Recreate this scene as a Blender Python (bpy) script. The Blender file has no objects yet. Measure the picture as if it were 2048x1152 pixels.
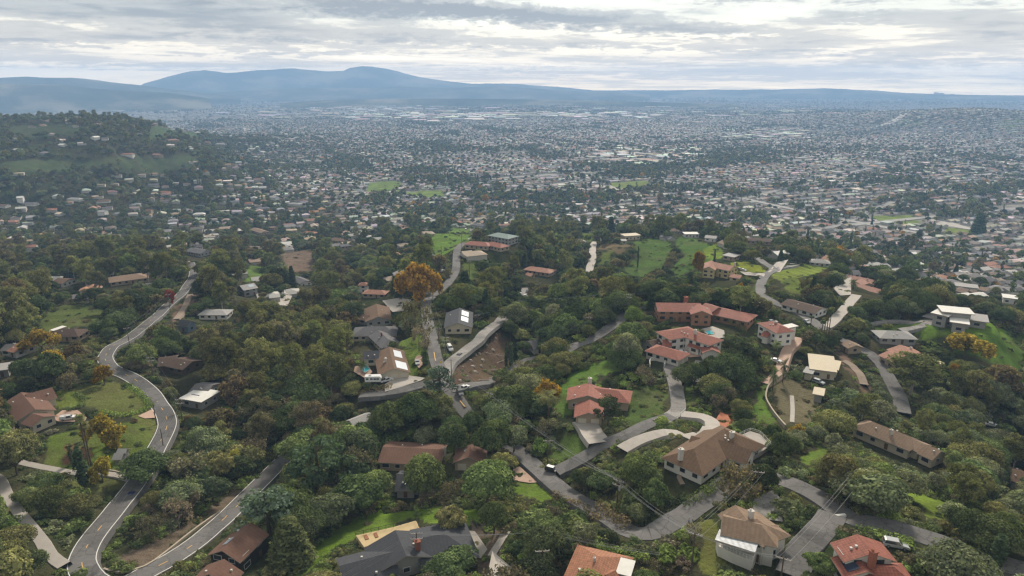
import bpy, math, random
import numpy as np
from mathutils import Vector, Matrix

# ------------------------------------------------------------------ camera, sky, sun, exposure
S = bpy.context.scene
COL = S.collection
CZ = 250.0
FPX = 1365.0
PITCH = math.radians(16.74)
cam_d = bpy.data.cameras.new('camera'); cam = bpy.data.objects.new('camera', cam_d); COL.objects.link(cam)
cam.location = (0, 0, CZ); cam.rotation_euler = (math.radians(90) - PITCH, 0, 0)
cam_d.sensor_width = 36.0; cam_d.lens = FPX / 2048 * 36.0
cam_d.clip_start = 1.0; cam_d.clip_end = 90000
S.camera = cam
S.render.resolution_x = 1024; S.render.resolution_y = 576
S.view_settings.view_transform = 'Standard'; S.view_settings.look = 'None'
S.view_settings.exposure = 0.62; S.view_settings.gamma = 1.0; S.view_settings.use_curve_mapping = False
S.render.engine = 'CYCLES'
S.cycles.use_denoising = True
S.cycles.max_bounces = 5; S.cycles.diffuse_bounces = 2; S.cycles.glossy_bounces = 2
S.cycles.volume_bounces = 1; S.cycles.transparent_max_bounces = 4
S.cycles.use_adaptive_sampling = True; S.cycles.adaptive_threshold = 0.012
S.cycles.pixel_filter_type = 'BLACKMAN_HARRIS'; S.cycles.filter_width = 1.35
SUN_AZ = 14.0; SUN_EL = 33.0          # ahead of the camera and a little to the right

class NT:
    """tiny node-tree writer"""
    def __init__(self, tree): self.t = tree; tree.nodes.clear()
    def n(self, typ, ins=None, **props):
        nd = self.t.nodes.new(typ)
        for k, v in props.items(): setattr(nd, k, v)
        for k, v in (ins or {}).items():
            s = nd.inputs[k]
            if isinstance(v, bpy.types.NodeSocket): self.t.links.new(v, s)
            else: s.default_value = v
        return nd
    def m(self, op, a, b=None, c=None, clamp=False):
        nd = self.t.nodes.new('ShaderNodeMath'); nd.operation = op; nd.use_clamp = clamp
        for i, v in enumerate((a, b, c)):
            if v is None: continue
            if isinstance(v, bpy.types.NodeSocket): self.t.links.new(v, nd.inputs[i])
            else: nd.inputs[i].default_value = v
        return nd.outputs[0]
    def ramp(self, fac, stops, interp='LINEAR'):
        nd = self.t.nodes.new('ShaderNodeValToRGB'); e = nd.color_ramp.elements
        nd.color_ramp.interpolation = interp
        while len(e) < len(stops): e.new(0.5)
        for el, (p, c) in zip(e, stops):
            el.position = p
            el.color = (c, c, c, 1) if isinstance(c, (int, float)) else (*c, 1)
        self.t.links.new(fac, nd.inputs[0]); return nd.outputs[0]
    def mix(self, fac, a, b, mode='MIX'):
        nd = self.t.nodes.new('ShaderNodeMix'); nd.data_type = 'RGBA'; nd.blend_type = mode
        for s, v in ((nd.inputs[0], fac), (nd.inputs[6], a), (nd.inputs[7], b)):
            if isinstance(v, bpy.types.NodeSocket): self.t.links.new(v, s)
            elif isinstance(v, (int, float)): s.default_value = v
            else: s.default_value = (*v, 1)
        return nd.outputs[2]
    def noise(self, vec, scale, detail=3, rough=0.5, dist=0.0):
        nd = self.n('ShaderNodeTexNoise', {'Scale': scale, 'Detail': detail, 'Roughness': rough, 'Distortion': dist})
        if vec is not None: self.t.links.new(vec, nd.inputs['Vector'])
        return nd.outputs[0]

def pix_dir(px, py):
    u = (px - 1024) / FPX; v = (576 - py) / FPX
    cp, sp = math.cos(PITCH), math.sin(PITCH)
    return (u, cp + v * sp, -sp + v * cp)

world = bpy.data.worlds.new('World'); S.world = world; world.use_nodes = True
W = NT(world.node_tree)
tc = W.n('ShaderNodeTexCoord').outputs['Generated']
sx = W.n('ShaderNodeSeparateXYZ', {0: tc})
az = W.m('MULTIPLY', W.m('ARCTAN2', sx.outputs[0], sx.outputs[1]), 57.2958)
el = W.m('MULTIPLY', W.m('ARCSINE', sx.outputs[2]), 57.2958)
elc = W.m('MAXIMUM', W.m('ADD', el, 1.1), 0.0)
lv = W.m('MULTIPLY', W.m('LOGARITHM', W.m('ADD', elc, 0.7), math.e), 5.6)      # cloud decks flatten towards the horizon
cv = W.n('ShaderNodeCombineXYZ', {0: W.m('MULTIPLY', az, 0.15), 1: W.m('ADD', lv, W.m('MULTIPLY', az, 0.035)), 2: 3.7}).outputs[0]
n1 = W.noise(cv, 0.55, 7, 0.55, 0.5)
cv2 = W.n('ShaderNodeCombineXYZ', {0: W.m('MULTIPLY', az, 0.22), 1: W.m('MULTIPLY', lv, 2.1), 2: 9.1}).outputs[0]
n2 = W.noise(cv2, 0.95, 8, 0.6, 0.7)
cv3 = W.n('ShaderNodeCombineXYZ', {0: W.m('MULTIPLY', az, 0.6), 1: W.m('MULTIPLY', lv, 1.9), 2: 1.1}).outputs[0]
n3 = W.noise(cv3, 1.6, 6, 0.62, 0.3)
# warp for the cloud bars
wx = W.m('ADD', az, W.m('MULTIPLY', W.m('SUBTRACT', n1, 0.5), 9.0))
wy = W.m('ADD', el, W.m('MULTIPLY', W.m('SUBTRACT', n3, 0.5), 1.7))
wy = W.m('ADD', wy, W.m('MULTIPLY', W.m('SUBTRACT', n2, 0.5), 0.9))
def blob(px, py, rx, ry, tilt, amp):
    d = pix_dir(px, py); L = math.sqrt(sum(c * c for c in d))
    a0 = math.degrees(math.atan2(d[0], d[1])); e0 = math.degrees(math.asin(d[2] / L))
    dx = W.m('SUBTRACT', wx, a0); dy = W.m('SUBTRACT', W.m('SUBTRACT', wy, e0), W.m('MULTIPLY', dx, -tilt))
    q = W.m('ADD', W.m('POWER', W.m('ABSOLUTE', W.m('DIVIDE', dx, rx / 24.0)), 2.0),
            W.m('POWER', W.m('ABSOLUTE', W.m('DIVIDE', dy, ry / 24.0)), 2.0))
    return W.m('MULTIPLY', W.m('EXPONENT', W.m('MULTIPLY', q, -1.0)), amp)
dens = W.m('ADD', W.m('MULTIPLY', n1, 0.62), W.m('MULTIPLY', n2, 0.5))
dens = W.m('ADD', dens, W.m('MULTIPLY', n3, 0.16))
for b in [(180, 28, 330, 34, 0.01, .16), (470, 52, 230, 22, 0.02, .17), (560, 10, 300, 14, .02, .12), (120, 74, 170, 11, .0, .10),
          (820, 14, 240, 14, .045, .22), (1120, 36, 260, 13, .075, .24), (1380, 62, 190, 11, .05, .22), (790, 36, 60, 10, .03, .16),
          (900, 78, 170, 8, .03, .13), (700, 78, 160, 8, .02, .10), (560, 96, 260, 7, .0, .06), (240, 104, 260, 7, .0, .08),
          (1960, 62, 150, 22, .03, .20), (1740, 33, 70, 9, .0, .13), (1600, 98, 230, 8, .02, .10), (1880, 110, 170, 10, .03, .10),
          (1230, 86, 120, 5, .0, .08), (200, 126, 320, 7, .0, .10), (1150, 146, 420, 6, .01, .05), (1750, 152, 380, 8, .02, .06),
          (1560, 18, 170, 18, .02, -.12), (1760, 60, 120, 16, .03, -.10), (1250, 6, 150, 12, .03, -.12), (640, 44, 70, 14, .02, -.12),
          (60, 96, 130, 7, 0, -.12), (960, 52, 260, 9, .05, -.13), (1250, 104, 300, 8, .02, -.12), (120, 146, 210, 10, -.02, -.16),
          (700, 118, 340, 8, .0, -.09), (1000, 134, 240, 4, .0, -.14), (1950, 140, 140, 4, .0, -.12), (1900, 182, 200, 3, 0, -.12)]:
    dens = W.m('ADD', dens, blob(*b))
thick = W.ramp(dens, [(0.46, 0.0), (0.60, 0.32), (0.72, 0.68), (0.92, 1.0)], 'EASE')
ccol = W.ramp(thick, [(0.0, (1.0, 0.985, 0.93)), (0.30, (0.80, 0.785, 0.745)), (0.6, (0.53, 0.53, 0.535)), (1.0, (0.30, 0.315, 0.355))])
# sun behind the cloud: broad lift of the deck around its direction
sa, se = math.radians(SUN_AZ), math.radians(SUN_EL)
sdir = (math.sin(sa) * math.cos(se), math.cos(sa) * math.cos(se), math.sin(se))
dot = W.n('ShaderNodeVectorMath', {0: tc, 1: sdir}, operation='DOT_PRODUCT').outputs['Value']
glow = W.m('POWER', W.m('MAXIMUM', dot, 0.0), 7.0)
lift = W.m('ADD', 0.78, W.m('MULTIPLY', glow, 0.16))
sky = W.n('ShaderNodeTexSky', sky_type='NISHITA')
sky.sun_disc = False; sky.sun_elevation = math.radians(SUN_EL); sky.sun_rotation = math.radians(SUN_AZ)
sky.altitude = 250
skyc = W.mix(1.0, sky.outputs[0], (0.10, 0.10, 0.10), 'MULTIPLY')
cl = W.n('ShaderNodeVectorMath', {0: ccol, 3: lift}, operation='SCALE').outputs[0]
low = W.ramp(W.m('DIVIDE', elc, 12.0), [(0.06, (3.4, 2.5, 1.45)), (0.14, (2.8, 2.1, 1.35)), (0.26, (1.9, 1.6, 1.2)), (0.5, (1.22, 1.2, 1.08)), (0.7, (1.1, 1.1, 1.05))])
cl = W.mix(1.0, cl, low, 'MULTIPLY')
high = W.ramp(W.m('DIVIDE', elc, 45.0), [(0.12, 1.0), (0.45, 0.85), (1.0, 0.75)])     # unseen upper sky dimmed to strengthen contrast on the ground
cl = W.mix(1.0, cl, high, 'MULTIPLY')
cover = W.ramp(thick, [(0.0, 0.86), (0.25, 0.97), (0.5, 1.0)])
final = W.mix(cover, skyc, cl)
bg = W.n('ShaderNodeBackground', {'Color': final, 'Strength': 1.0})
W.n('ShaderNodeOutputWorld', {'Surface': bg.outputs[0]})
world.cycles.sampling_method = 'MANUAL'; world.cycles.sample_map_resolution = 512

sun_d = bpy.data.lights.new('sun', 'SUN'); sun_d.energy = 3.4; sun_d.angle = math.radians(9); sun_d.color = (1.0, 0.90, 0.76)
sun = bpy.data.objects.new('sun', sun_d); COL.objects.link(sun)
sun.rotation_euler = (math.radians(90 - SUN_EL), 0, math.radians(180 - SUN_AZ))
sun.rotation_euler = Vector(sdir).to_track_quat('Z', 'Y').to_euler()

rng = np.random.default_rng(11)
random.seed(5)
FAR = 14500.0
HAZE_COL = (0.38, 0.62, 1.0, 1.0); HAZE_D = 1.12e-4

# ------------------------------------------------------------------ terrain
# (pixel x, pixel y, metres below the camera) for the ground seen there
CP = [(0,1152,106),(130,1150,113),(264,994,118),(500,1100,116),(790,1110,112),(1030,1100,106),(1200,1110,99),(1390,1120,96),(1500,1080,95),(1650,1130,92),
(1791,1096,90),(2048,1152,96),(1900,1100,93),(0,970,112),(100,1060,112),(60,850,116),(330,850,118),(430,1060,120),(600,1000,126),(700,1060,118),(540,940,128),(450,900,130),
(820,920,120),(1000,920,117),(1100,946,116),(1178,1022,111),(1300,1050,104),(1430,1000,100),(1430,900,99),(1300,900,104),(1550,965,97),(1850,900,116),(1650,1010,95),(2048,950,130),(1700,900,108),
(1190,830,109),(1170,870,112),(1280,870,108),(1060,850,116),(930,824,114),(920,780,112),(905,750,113),(877,710,115),(858,640,120),(860,600,124),(800,800,116),(740,800,120),(780,760,114),(690,790,124),(620,850,128),
(100,660,125),(235,720,121),(60,780,117),(250,751,119),(310,640,127),(386,550,137),(450,720,138),(560,760,135),(600,690,146),(760,690,124),(755,640,133),(500,590,152),(660,600,158),(740,590,146),
(945,690,119),(993,646,123),(1052,590,133),(955,740,127),(1000,710,131),(1070,700,131),(1060,650,138),(1130,640,138),(1090,760,121),(1121,711,122),(1198,674,116),(1254,634,113),(1300,610,113),
(1250,720,113),(1370,690,109),(1330,760,112),(1356,800,111),(1420,760,112),(1430,625,111),(1500,700,111),(1550,665,112),(1640,740,117),(1560,830,110),(1640,660,118),(1690,615,121),(1743,711,123),(1795,800,124),(1880,780,130),
(1925,640,112),(1890,700,120),(1990,655,113),(2040,740,136),(2048,640,140),(1810,710,121),(1785,665,119),(1800,600,150),(1960,590,168),(2048,560,205),
(1600,600,122),(1700,570,134),(1523,585,122),(1523,560,124),(1548,535,127),(1600,545,135),(1440,535,127),(1375,520,140),(1330,545,155),(1400,570,140),(1300,500,158),(1260,475,148),(1400,470,150),(1500,490,152),(1590,490,170),(1740,520,190),
(1180,545,152),(1186,500,160),(1120,560,160),(1100,480,185),(1060,500,165),(1010,480,133),(960,487,130),(935,487,131),(915,510,130),(912,540,131),(890,500,142),(860,510,158),(860,470,165),(960,560,136),(1000,600,142),(880,560,134),
(800,560,152),(700,540,178),(780,480,205),(620,560,178),(300,600,136),(200,600,140),(50,600,138),(50,540,165),(180,540,158),(300,500,182),(400,495,160),(480,540,175),(560,500,205),(680,480,210),
(450,430,218),(600,420,226),(720,430,228),(830,430,232),(930,430,236),(100,430,196),(0,420,186),(200,385,192),(330,390,212),(500,380,222),(620,380,232),(760,380,238),
(1000,425,238),(1150,435,240),(1300,430,240),(1450,440,240),(1600,450,238),(1750,460,236),(1900,480,232),(2048,490,232),(900,380,240),(1100,380,240),(1300,380,240),(1500,380,240),(1700,380,240),(1900,380,240),(2048,400,240),
(0,345,140),(60,320,130),(200,340,148),(200,308,128),(380,340,165),(380,310,150),(300,290,128),(470,330,200),(100,285,112),(200,255,88),(300,262,108),(60,252,94),(0,244,90),(120,240,84),(200,234,78),(40,236,86),(270,244,96),(330,250,106),(420,262,150),(520,272,190),(420,300,190),
(550,300,222),(560,340,230),(660,300,238),(650,340,240),(800,300,240),(1000,300,240),(1200,300,240),(1400,300,240),(1600,300,240),(1800,300,240),(2048,300,240),
(1500,250,236),(1640,238,205),(1740,236,190),(1850,231,165),(1950,229,150),(2048,228,146),(1850,262,226),(2048,262,222),(1700,262,236),(800,250,240),(1100,250,240),(600,262,240),(1300,236,225),(1100,224,215)]
FARP = [(-40,2600,150),(-33,2700,150),(-28,2700,175),(-22,2500,225),(-40,3400,232),(-30,3600,238),(-20,3400,240),(-45,1900,90),(-60,1500,120),(-60,600,130),(-70,200,110),(60,300,110),(60,700,180),(60,1500,238),(45,700,170),
(30,6800,236),(36,6800,236),(22,7400,240),(38,5600,200)]
for a in (-70,-50,-30,-10,10,30,50,70):
    for r in (5000 if a < 20 else 8500, 9500, 14000): FARP.append((a, r, 240 - (0 if r < 9000 else 6 if r < 12000 else 0)))
for a in (-80,-40,-15,15,45,80): FARP.append((a, 60, 104))
pts = []
for px, py, d in CP:
    v = pix_dir(px, py); t = d / -v[2]; pts.append((math.atan2(v[0], v[1]), math.log(math.hypot(v[0], v[1]) * t), d))
for a, r, d in FARP: pts.append((math.radians(a), math.log(r), d))
pts = np.array(pts)
XS, YS = 1.9, 1.0
P2 = pts[:, :2] * [XS, YS]
def kern(r2): return -np.sqrt(r2 + 0.004)
n = len(P2)
D2 = ((P2[:, None] - P2[None]) ** 2).sum(-1)
A = np.zeros((n + 1, n + 1)); A[:n, :n] = kern(D2) + np.eye(n) * 0.012; A[:n, n] = 1; A[n, :n] = 1
sol = np.linalg.solve(A, np.append(pts[:, 2], 0))
def drop_raw(th, lr):
    out = np.full(th.shape, sol[n]); q0 = th * XS; q1 = lr * YS
    for i in range(n): out += sol[i] * kern((q0 - P2[i, 0]) ** 2 + (q1 - P2[i, 1]) ** 2)
    return out
def vnoise(x, y, seed=0):
    xi = np.floor(x).astype(np.int64); yi = np.floor(y).astype(np.int64); fx = x - xi; fy = y - yi
    fx = fx * fx * (3 - 2 * fx); fy = fy * fy * (3 - 2 * fy)
    def h(a, b):
        v = (a * 374761393 + b * 668265263 + seed * 1442695041) & 0x7fffffff
        v = ((v ^ (v >> 13)) * 1274126177) & 0x7fffffff
        return ((v ^ (v >> 16)) & 0xffff) / 65535.0
    return (h(xi, yi) * (1 - fx) + h(xi + 1, yi) * fx) * (1 - fy) + (h(xi, yi + 1) * (1 - fx) + h(xi + 1, yi + 1) * fx) * fy
def fbm(x, y, s, o=4, seed=0):
    t = 0; a = .5
    for i in range(o): t = t + a * vnoise(x / s * 2 ** i, y / s * 2 ** i, seed + i); a *= .5
    return t - .5
LR = np.concatenate([np.arange(math.log(70), math.log(1500), 0.0075), np.arange(math.log(1500), math.log(FAR) + .02, 0.018)])
LR[-1] = math.log(FAR)
TH = np.radians(np.concatenate([np.arange(-80, -50, 1.2), np.arange(-50, 50.01, 0.125), np.arange(51.2, 80.1, 1.2)]))
GT, GL = np.meshgrid(TH, LR)
GR = np.exp(GL); GX = GR * np.sin(GT); GY = GR * np.cos(GT)
cs = np.arange(0, len(TH), 1)
GD = np.zeros_like(GT)
for k in range(0, len(LR), 60): GD[k:k + 60] = drop_raw(GT[k:k + 60], GL[k:k + 60])
hilly = np.clip((239 - GD) / 30, 0, 1)
GZ = CZ - GD + hilly * fbm(GX, GY, 70, 4, 3) * np.clip(GR / 260, .5, 3) * 3.0
GZ = np.where(GR > 9000, np.minimum(GZ, CZ - 228), GZ)
GZ = np.maximum(GZ, CZ - 241)
def ground(x, y):
    x = np.asarray(x, float); y = np.asarray(y, float)
    th = np.arctan2(x, y); lr = np.log(np.maximum(np.hypot(x, y), 71))
    i = np.clip(np.searchsorted(TH, th) - 1, 0, len(TH) - 2); j = np.clip(np.searchsorted(LR, lr) - 1, 0, len(LR) - 2)
    fx = np.clip((th - TH[i]) / (TH[i + 1] - TH[i]), 0, 1); fy = np.clip((lr - LR[j]) / (LR[j + 1] - LR[j]), 0, 1)
    return (GZ[j, i] * (1 - fx) + GZ[j, i + 1] * fx) * (1 - fy) + (GZ[j + 1, i] * (1 - fx) + GZ[j + 1, i + 1] * fx) * fy
def g1(x, y): return float(ground(x, y))
_tt = np.exp(np.linspace(math.log(80), math.log(30000), 5000))
def at(px, py, up=0.0):
    """first ground point (raised by up metres) that the sight line through a photo pixel meets"""
    d = pix_dir(px, py)
    z = CZ + d[2] * _tt; g = ground(d[0] * _tt, d[1] * _tt) + up
    k = int(np.argmax(z < g))
    if not (z < g).any(): k = len(_tt) - 1
    if k == 0: k = 1
    a, b = _tt[k - 1], _tt[k]
    for _ in range(22):
        m = (a + b) / 2
        if CZ + d[2] * m < g1(d[0] * m, d[1] * m) + up: b = m
        else: a = m
    return Vector((d[0] * b, d[1] * b, CZ + d[2] * b - up))
def at_z(px, py, z):
    d = pix_dir(px, py); t = (z - CZ) / d[2]; return Vector((d[0] * t, d[1] * t, z))
CP_, SP_ = math.cos(PITCH), math.sin(PITCH)
def proj(x, y, z):
    x = np.asarray(x, float); y = np.asarray(y, float); zz = np.asarray(z, float) - CZ
    f = y * CP_ - zz * SP_; u = y * SP_ + zz * CP_
    f = np.maximum(f, 1e-3)
    return 1024 + FPX * x / f, 576 - FPX * u / f
def height_to(p, top_py):
    lo, hi = 0.0, 60.0
    for _ in range(30):
        m = (lo + hi) / 2
        if proj(p[0], p[1], p[2] + m)[1] > top_py: lo = m
        else: hi = m
    return lo
def inpoly(X, Y, poly):
    P = np.asarray(poly, float); res = np.zeros(X.shape, bool)
    bx = (X >= P[:, 0].min()) & (X <= P[:, 0].max()) & (Y >= P[:, 1].min()) & (Y <= P[:, 1].max())
    idx = np.nonzero(bx)
    x = X[idx]; y = Y[idx]; r = np.zeros(x.shape, bool); j = len(P) - 1
    for i in range(len(P)):
        xi, yi = P[i]; xj, yj = P[j]
        if yi != yj:
            c = ((yi > y) != (yj > y)) & (x < (xj - xi) * (y - yi) / (yj - yi) + xi); r ^= c
        j = i
    res[idx] = r; return res
# ------------------------------------------------------------------ helpers: materials and meshes
MATS = {}
def mat(name, col, rough=0.9, spec=0.2, noise=0.0, nscale=1.0, metal=0.0, emit=None, bump=0.0, uvlines=None, tint=False):
    if name in MATS: return MATS[name]
    m = bpy.data.materials.new(name); m.use_nodes = True; T = NT(m.node_tree)
    obj_ = T.n('ShaderNodeTexCoord').outputs['Object']
    c = T.n('ShaderNodeRGB').outputs[0]; c.default_value = (*col, 1)
    if tint:
        at_ = T.n('ShaderNodeAttribute', attribute_type='INSTANCER', attribute_name='tint').outputs['Color']
        c = at_
    if noise:
        geo = T.n('ShaderNodeNewGeometry').outputs['Position']
        nz = T.noise(geo, nscale, 5, 0.6)
        k = T.m('ADD', 1 - noise, T.m('MULTIPLY', nz, noise * 2))
        nz2 = T.noise(geo, nscale * 0.13, 3, 0.5)
        k = T.m('MULTIPLY', k, T.m('ADD', 1 - noise * .6, T.m('MULTIPLY', nz2, noise * 1.2)))
        c = T.n('ShaderNodeVectorMath', {0: c, 3: k}, operation='SCALE').outputs[0]
    nrm = None
    if uvlines:
        pu, pv, amt = uvlines
        uv = T.n('ShaderNodeUVMap').outputs[0]; s2 = T.n('ShaderNodeSeparateXYZ', {0: uv})
        k = 1.0
        if pv:
            row = T.m('FRACT', T.m('DIVIDE', s2.outputs[1], pv)); k = T.m('ADD', 1 - amt, T.m('MULTIPLY', row, amt * 1.6))
        if pu:
            cl_ = T.m('ABSOLUTE', T.m('SINE', T.m('MULTIPLY', s2.outputs[0], math.pi / pu)))
            k2 = T.m('ADD', 1 - amt, T.m('MULTIPLY', cl_, amt * 1.5)); k = T.m('MULTIPLY', k, k2) if pv else k2
        cell = T.n('ShaderNodeTexWhiteNoise', {'Vector': T.n('ShaderNodeVectorMath', {0: T.n('ShaderNodeVectorMath', {0: uv, 1: (1.3, 2.2, 1)}, operation='MULTIPLY').outputs[0]}, operation='FLOOR').outputs[0]}, noise_dimensions='3D').outputs[0]
        k = T.m('MULTIPLY', k, T.m('ADD', 1 - amt * .7, T.m('MULTIPLY', cell, amt * 1.4)))
        c = T.n('ShaderNodeVectorMath', {0: c, 3: k}, operation='SCALE').outputs[0]
    ins = {'Base Color': c, 'Roughness': rough, 'Specular IOR Level': spec, 'Metallic': metal}
    if bump:
        geo = T.n('ShaderNodeNewGeometry').outputs['Position']
        b = T.n('ShaderNodeBump', {'Height': T.noise(geo, nscale * 2.2, 4, 0.65), 'Strength': bump, 'Distance': 1.0})
        ins['Normal'] = b.outputs[0]
    p = T.n('ShaderNodeBsdfPrincipled', ins)
    T.n('ShaderNodeOutputMaterial', {'Surface': p.outputs[0]})
    MATS[name] = m; return m

def leafmat(name, translucent=0.25):
    m = bpy.data.materials.new(name); m.use_nodes = True; T = NT(m.node_tree)
    t = T.n('ShaderNodeAttribute', attribute_type='INSTANCER', attribute_name='tint').outputs['Color']
    lv_ = T.n('ShaderNodeAttribute', attribute_type='GEOMETRY', attribute_name='leafvar').outputs['Fac']
    cv_ = T.n('ShaderNodeAttribute', attribute_type='GEOMETRY', attribute_name='clumpvar').outputs['Fac']
    k = T.m('MULTIPLY', T.m('ADD', 0.6, T.m('MULTIPLY', lv_, 0.8)), T.m('ADD', 0.6, T.m('MULTIPLY', cv_, 0.8)))
    c = T.n('ShaderNodeVectorMath', {0: t, 3: k}, operation='SCALE').outputs[0]
    warm = T.n('ShaderNodeVectorMath', {0: c, 1: (1.14, 1.04, 0.86)}, operation='MULTIPLY').outputs[0]
    c = T.mix(T.m('MULTIPLY', cv_, 0.6), c, warm)
    d = T.n('ShaderNodeBsdfDiffuse', {'Color': c})
    out = d.outputs[0]
    if translucent:
        tr = T.n('ShaderNodeBsdfTranslucent', {'Color': T.n('ShaderNodeVectorMath', {0: c, 1: (1.3, 1.5, 0.7)}, operation='MULTIPLY').outputs[0]})
        out = T.n('ShaderNodeMixShader', {0: translucent, 1: d.outputs[0], 2: tr.outputs[0]}).outputs[0]
    T.n('ShaderNodeOutputMaterial', {'Surface': out}); MATS[name] = m; return m
M_LEAF = leafmat('foliage'); 
M_BARK = mat('bark', (.10, .075, .05), noise=.4, nscale=3)
M_PALE = mat('pale_bark', (.33, .30, .25), noise=.35, nscale=2)

def mesh_np(name, V, F, mats=(), midx=None, attrs=None, smooth=False, uvs=None):
    """V (n,3); F list of arrays of quads/tris or ragged lists"""
    me = bpy.data.meshes.new(name)
    V = np.asarray(V, np.float32)
    if isinstance(F, np.ndarray):
        k = F.shape[1]; nf = len(F); me.vertices.add(len(V)); me.vertices.foreach_set('co', V.ravel())
        me.loops.add(nf * k); me.loops.foreach_set('vertex_index', F.astype(np.int32).ravel())
        me.polygons.add(nf); me.polygons.foreach_set('loop_start', np.arange(0, nf * k, k, dtype=np.int32))
        me.update(calc_edges=True)
    else:
        me.from_pydata(V.tolist(), [], F)
        me.update()
    for m in mats: me.materials.append(m)
    if midx is not None: me.polygons.foreach_set('material_index', np.asarray(midx, np.int32))
    for an, (dom, typ, data) in (attrs or {}).items():
        a = me.attributes.new(an, typ, dom)
        data = np.asarray(data)
        a.data.foreach_set('vector' if typ == 'FLOAT_VECTOR' else 'color' if typ == 'FLOAT_COLOR' else 'value', data.ravel())
    if uvs is not None:
        u = me.uv_layers.new(name='UVMap'); u.data.foreach_set('uv', np.asarray(uvs, np.float32).ravel())
    if smooth: me.polygons.foreach_set('use_smooth', np.ones(len(me.polygons), bool))
    me.update(); return me

class MB:
    """collects faces, then links ONE mesh object"""
    def __init__(s): s.v = []; s.f = []; s.uv = []; s.mi = []
    def face(s, ps, uv=None, mi=0):
        b = len(s.v); s.v += [tuple(p) for p in ps]; s.f.append(list(range(b, b + len(ps)))); s.mi.append(mi)
        s.uv += [tuple(q) for q in uv] if uv else [(p[0], p[1]) for p in ps]
    def slab(s, top, t=0.25, uv=None, mi=0, side=None):
        top = [Vector(p) for p in top]; bot = [p - Vector((0, 0, t)) for p in top]
        s.face(top, uv, mi); s.face(bot[::-1], None, mi)
        for i in range(len(top)):
            j = (i + 1) % len(top); s.face([top[j], top[i], bot[i], bot[j]], None, mi if side is None else side)
    def box(s, c, sx_, sy_, sz, rot=0.0, mi=0, taper=1.0):
        """c = centre of the base"""
        ca, sa_ = math.cos(rot), math.sin(rot); P = []
        for z, k in ((0, 1.0), (sz, taper)):
            for dx, dy in ((-1, -1), (1, -1), (1, 1), (-1, 1)):
                x = dx * sx_ / 2 * k; y = dy * sy_ / 2 * k
                P.append(Vector((c[0] + x * ca - y * sa_, c[1] + x * sa_ + y * ca, c[2] + z)))
        for q in ((3, 2, 1, 0), (4, 5, 6, 7), (0, 1, 5, 4), (1, 2, 6, 5), (2, 3, 7, 6), (3, 0, 4, 7)):
            s.face([P[i] for i in q], None, mi)
    def tube(s, path, radii, k=6, mi=0, cap=True):
        path = [Vector(p) for p in path]; rings = []
        if not hasattr(radii, '__len__'): radii = [radii] * len(path)
        for i, p in enumerate(path):
            d = (path[min(i + 1, len(path) - 1)] - path[max(i - 1, 0)]).normalized()
            a = d.cross(Vector((0, 0, 1)) if abs(d.z) < .9 else Vector((1, 0, 0))).normalized(); b = d.cross(a)
            rings.append([p + (a * math.cos(2 * math.pi * j / k) + b * math.sin(2 * math.pi * j / k)) * radii[i] for j in range(k)])
        for i in range(len(rings) - 1):
            for j in range(k):
                s.face([rings[i][j], rings[i][(j + 1) % k], rings[i + 1][(j + 1) % k], rings[i + 1][j]], None, mi)
        if cap: s.face(rings[0][::-1], None, mi); s.face(rings[-1], None, mi)
    def mesh(s, name, mats, smooth=False):
        me = mesh_np(name, s.v, s.f, mats, s.mi, smooth=smooth, uvs=s.uv)
        import bmesh
        bm = bmesh.new(); bm.from_mesh(me); bmesh.ops.remove_doubles(bm, verts=bm.verts, dist=0.0005); bm.normal_update(); bm.to_mesh(me); bm.free()
        return me
    def build(s, name, mats, parent=None, smooth=False, loc=None):
        if not isinstance(mats, (list, tuple)): mats = [mats]
        return link(name, s.mesh(name, mats, smooth), parent, loc)
def link(name, me, parent=None, loc=None):
    o = bpy.data.objects.new(name, me); COL.objects.link(o)
    if parent is not None: o.parent = parent
    if loc is not None: o.location = loc
    return o
def tag(o, label=None, cat=None, group=None, kind=None):
    if label: o['label'] = label
    if cat: o['category'] = cat
    if group: o['group'] = group
    if kind: o['kind'] = kind
    return o
USED = set()
def root(name, loc, label, cat, group=None, rz=0.0):
    o = bpy.data.objects.new(name, None); COL.objects.link(o); o.location = loc; o.rotation_euler = (0, 0, rz)
    o.empty_display_size = 1
    return tag(o, label, cat, group)

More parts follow.
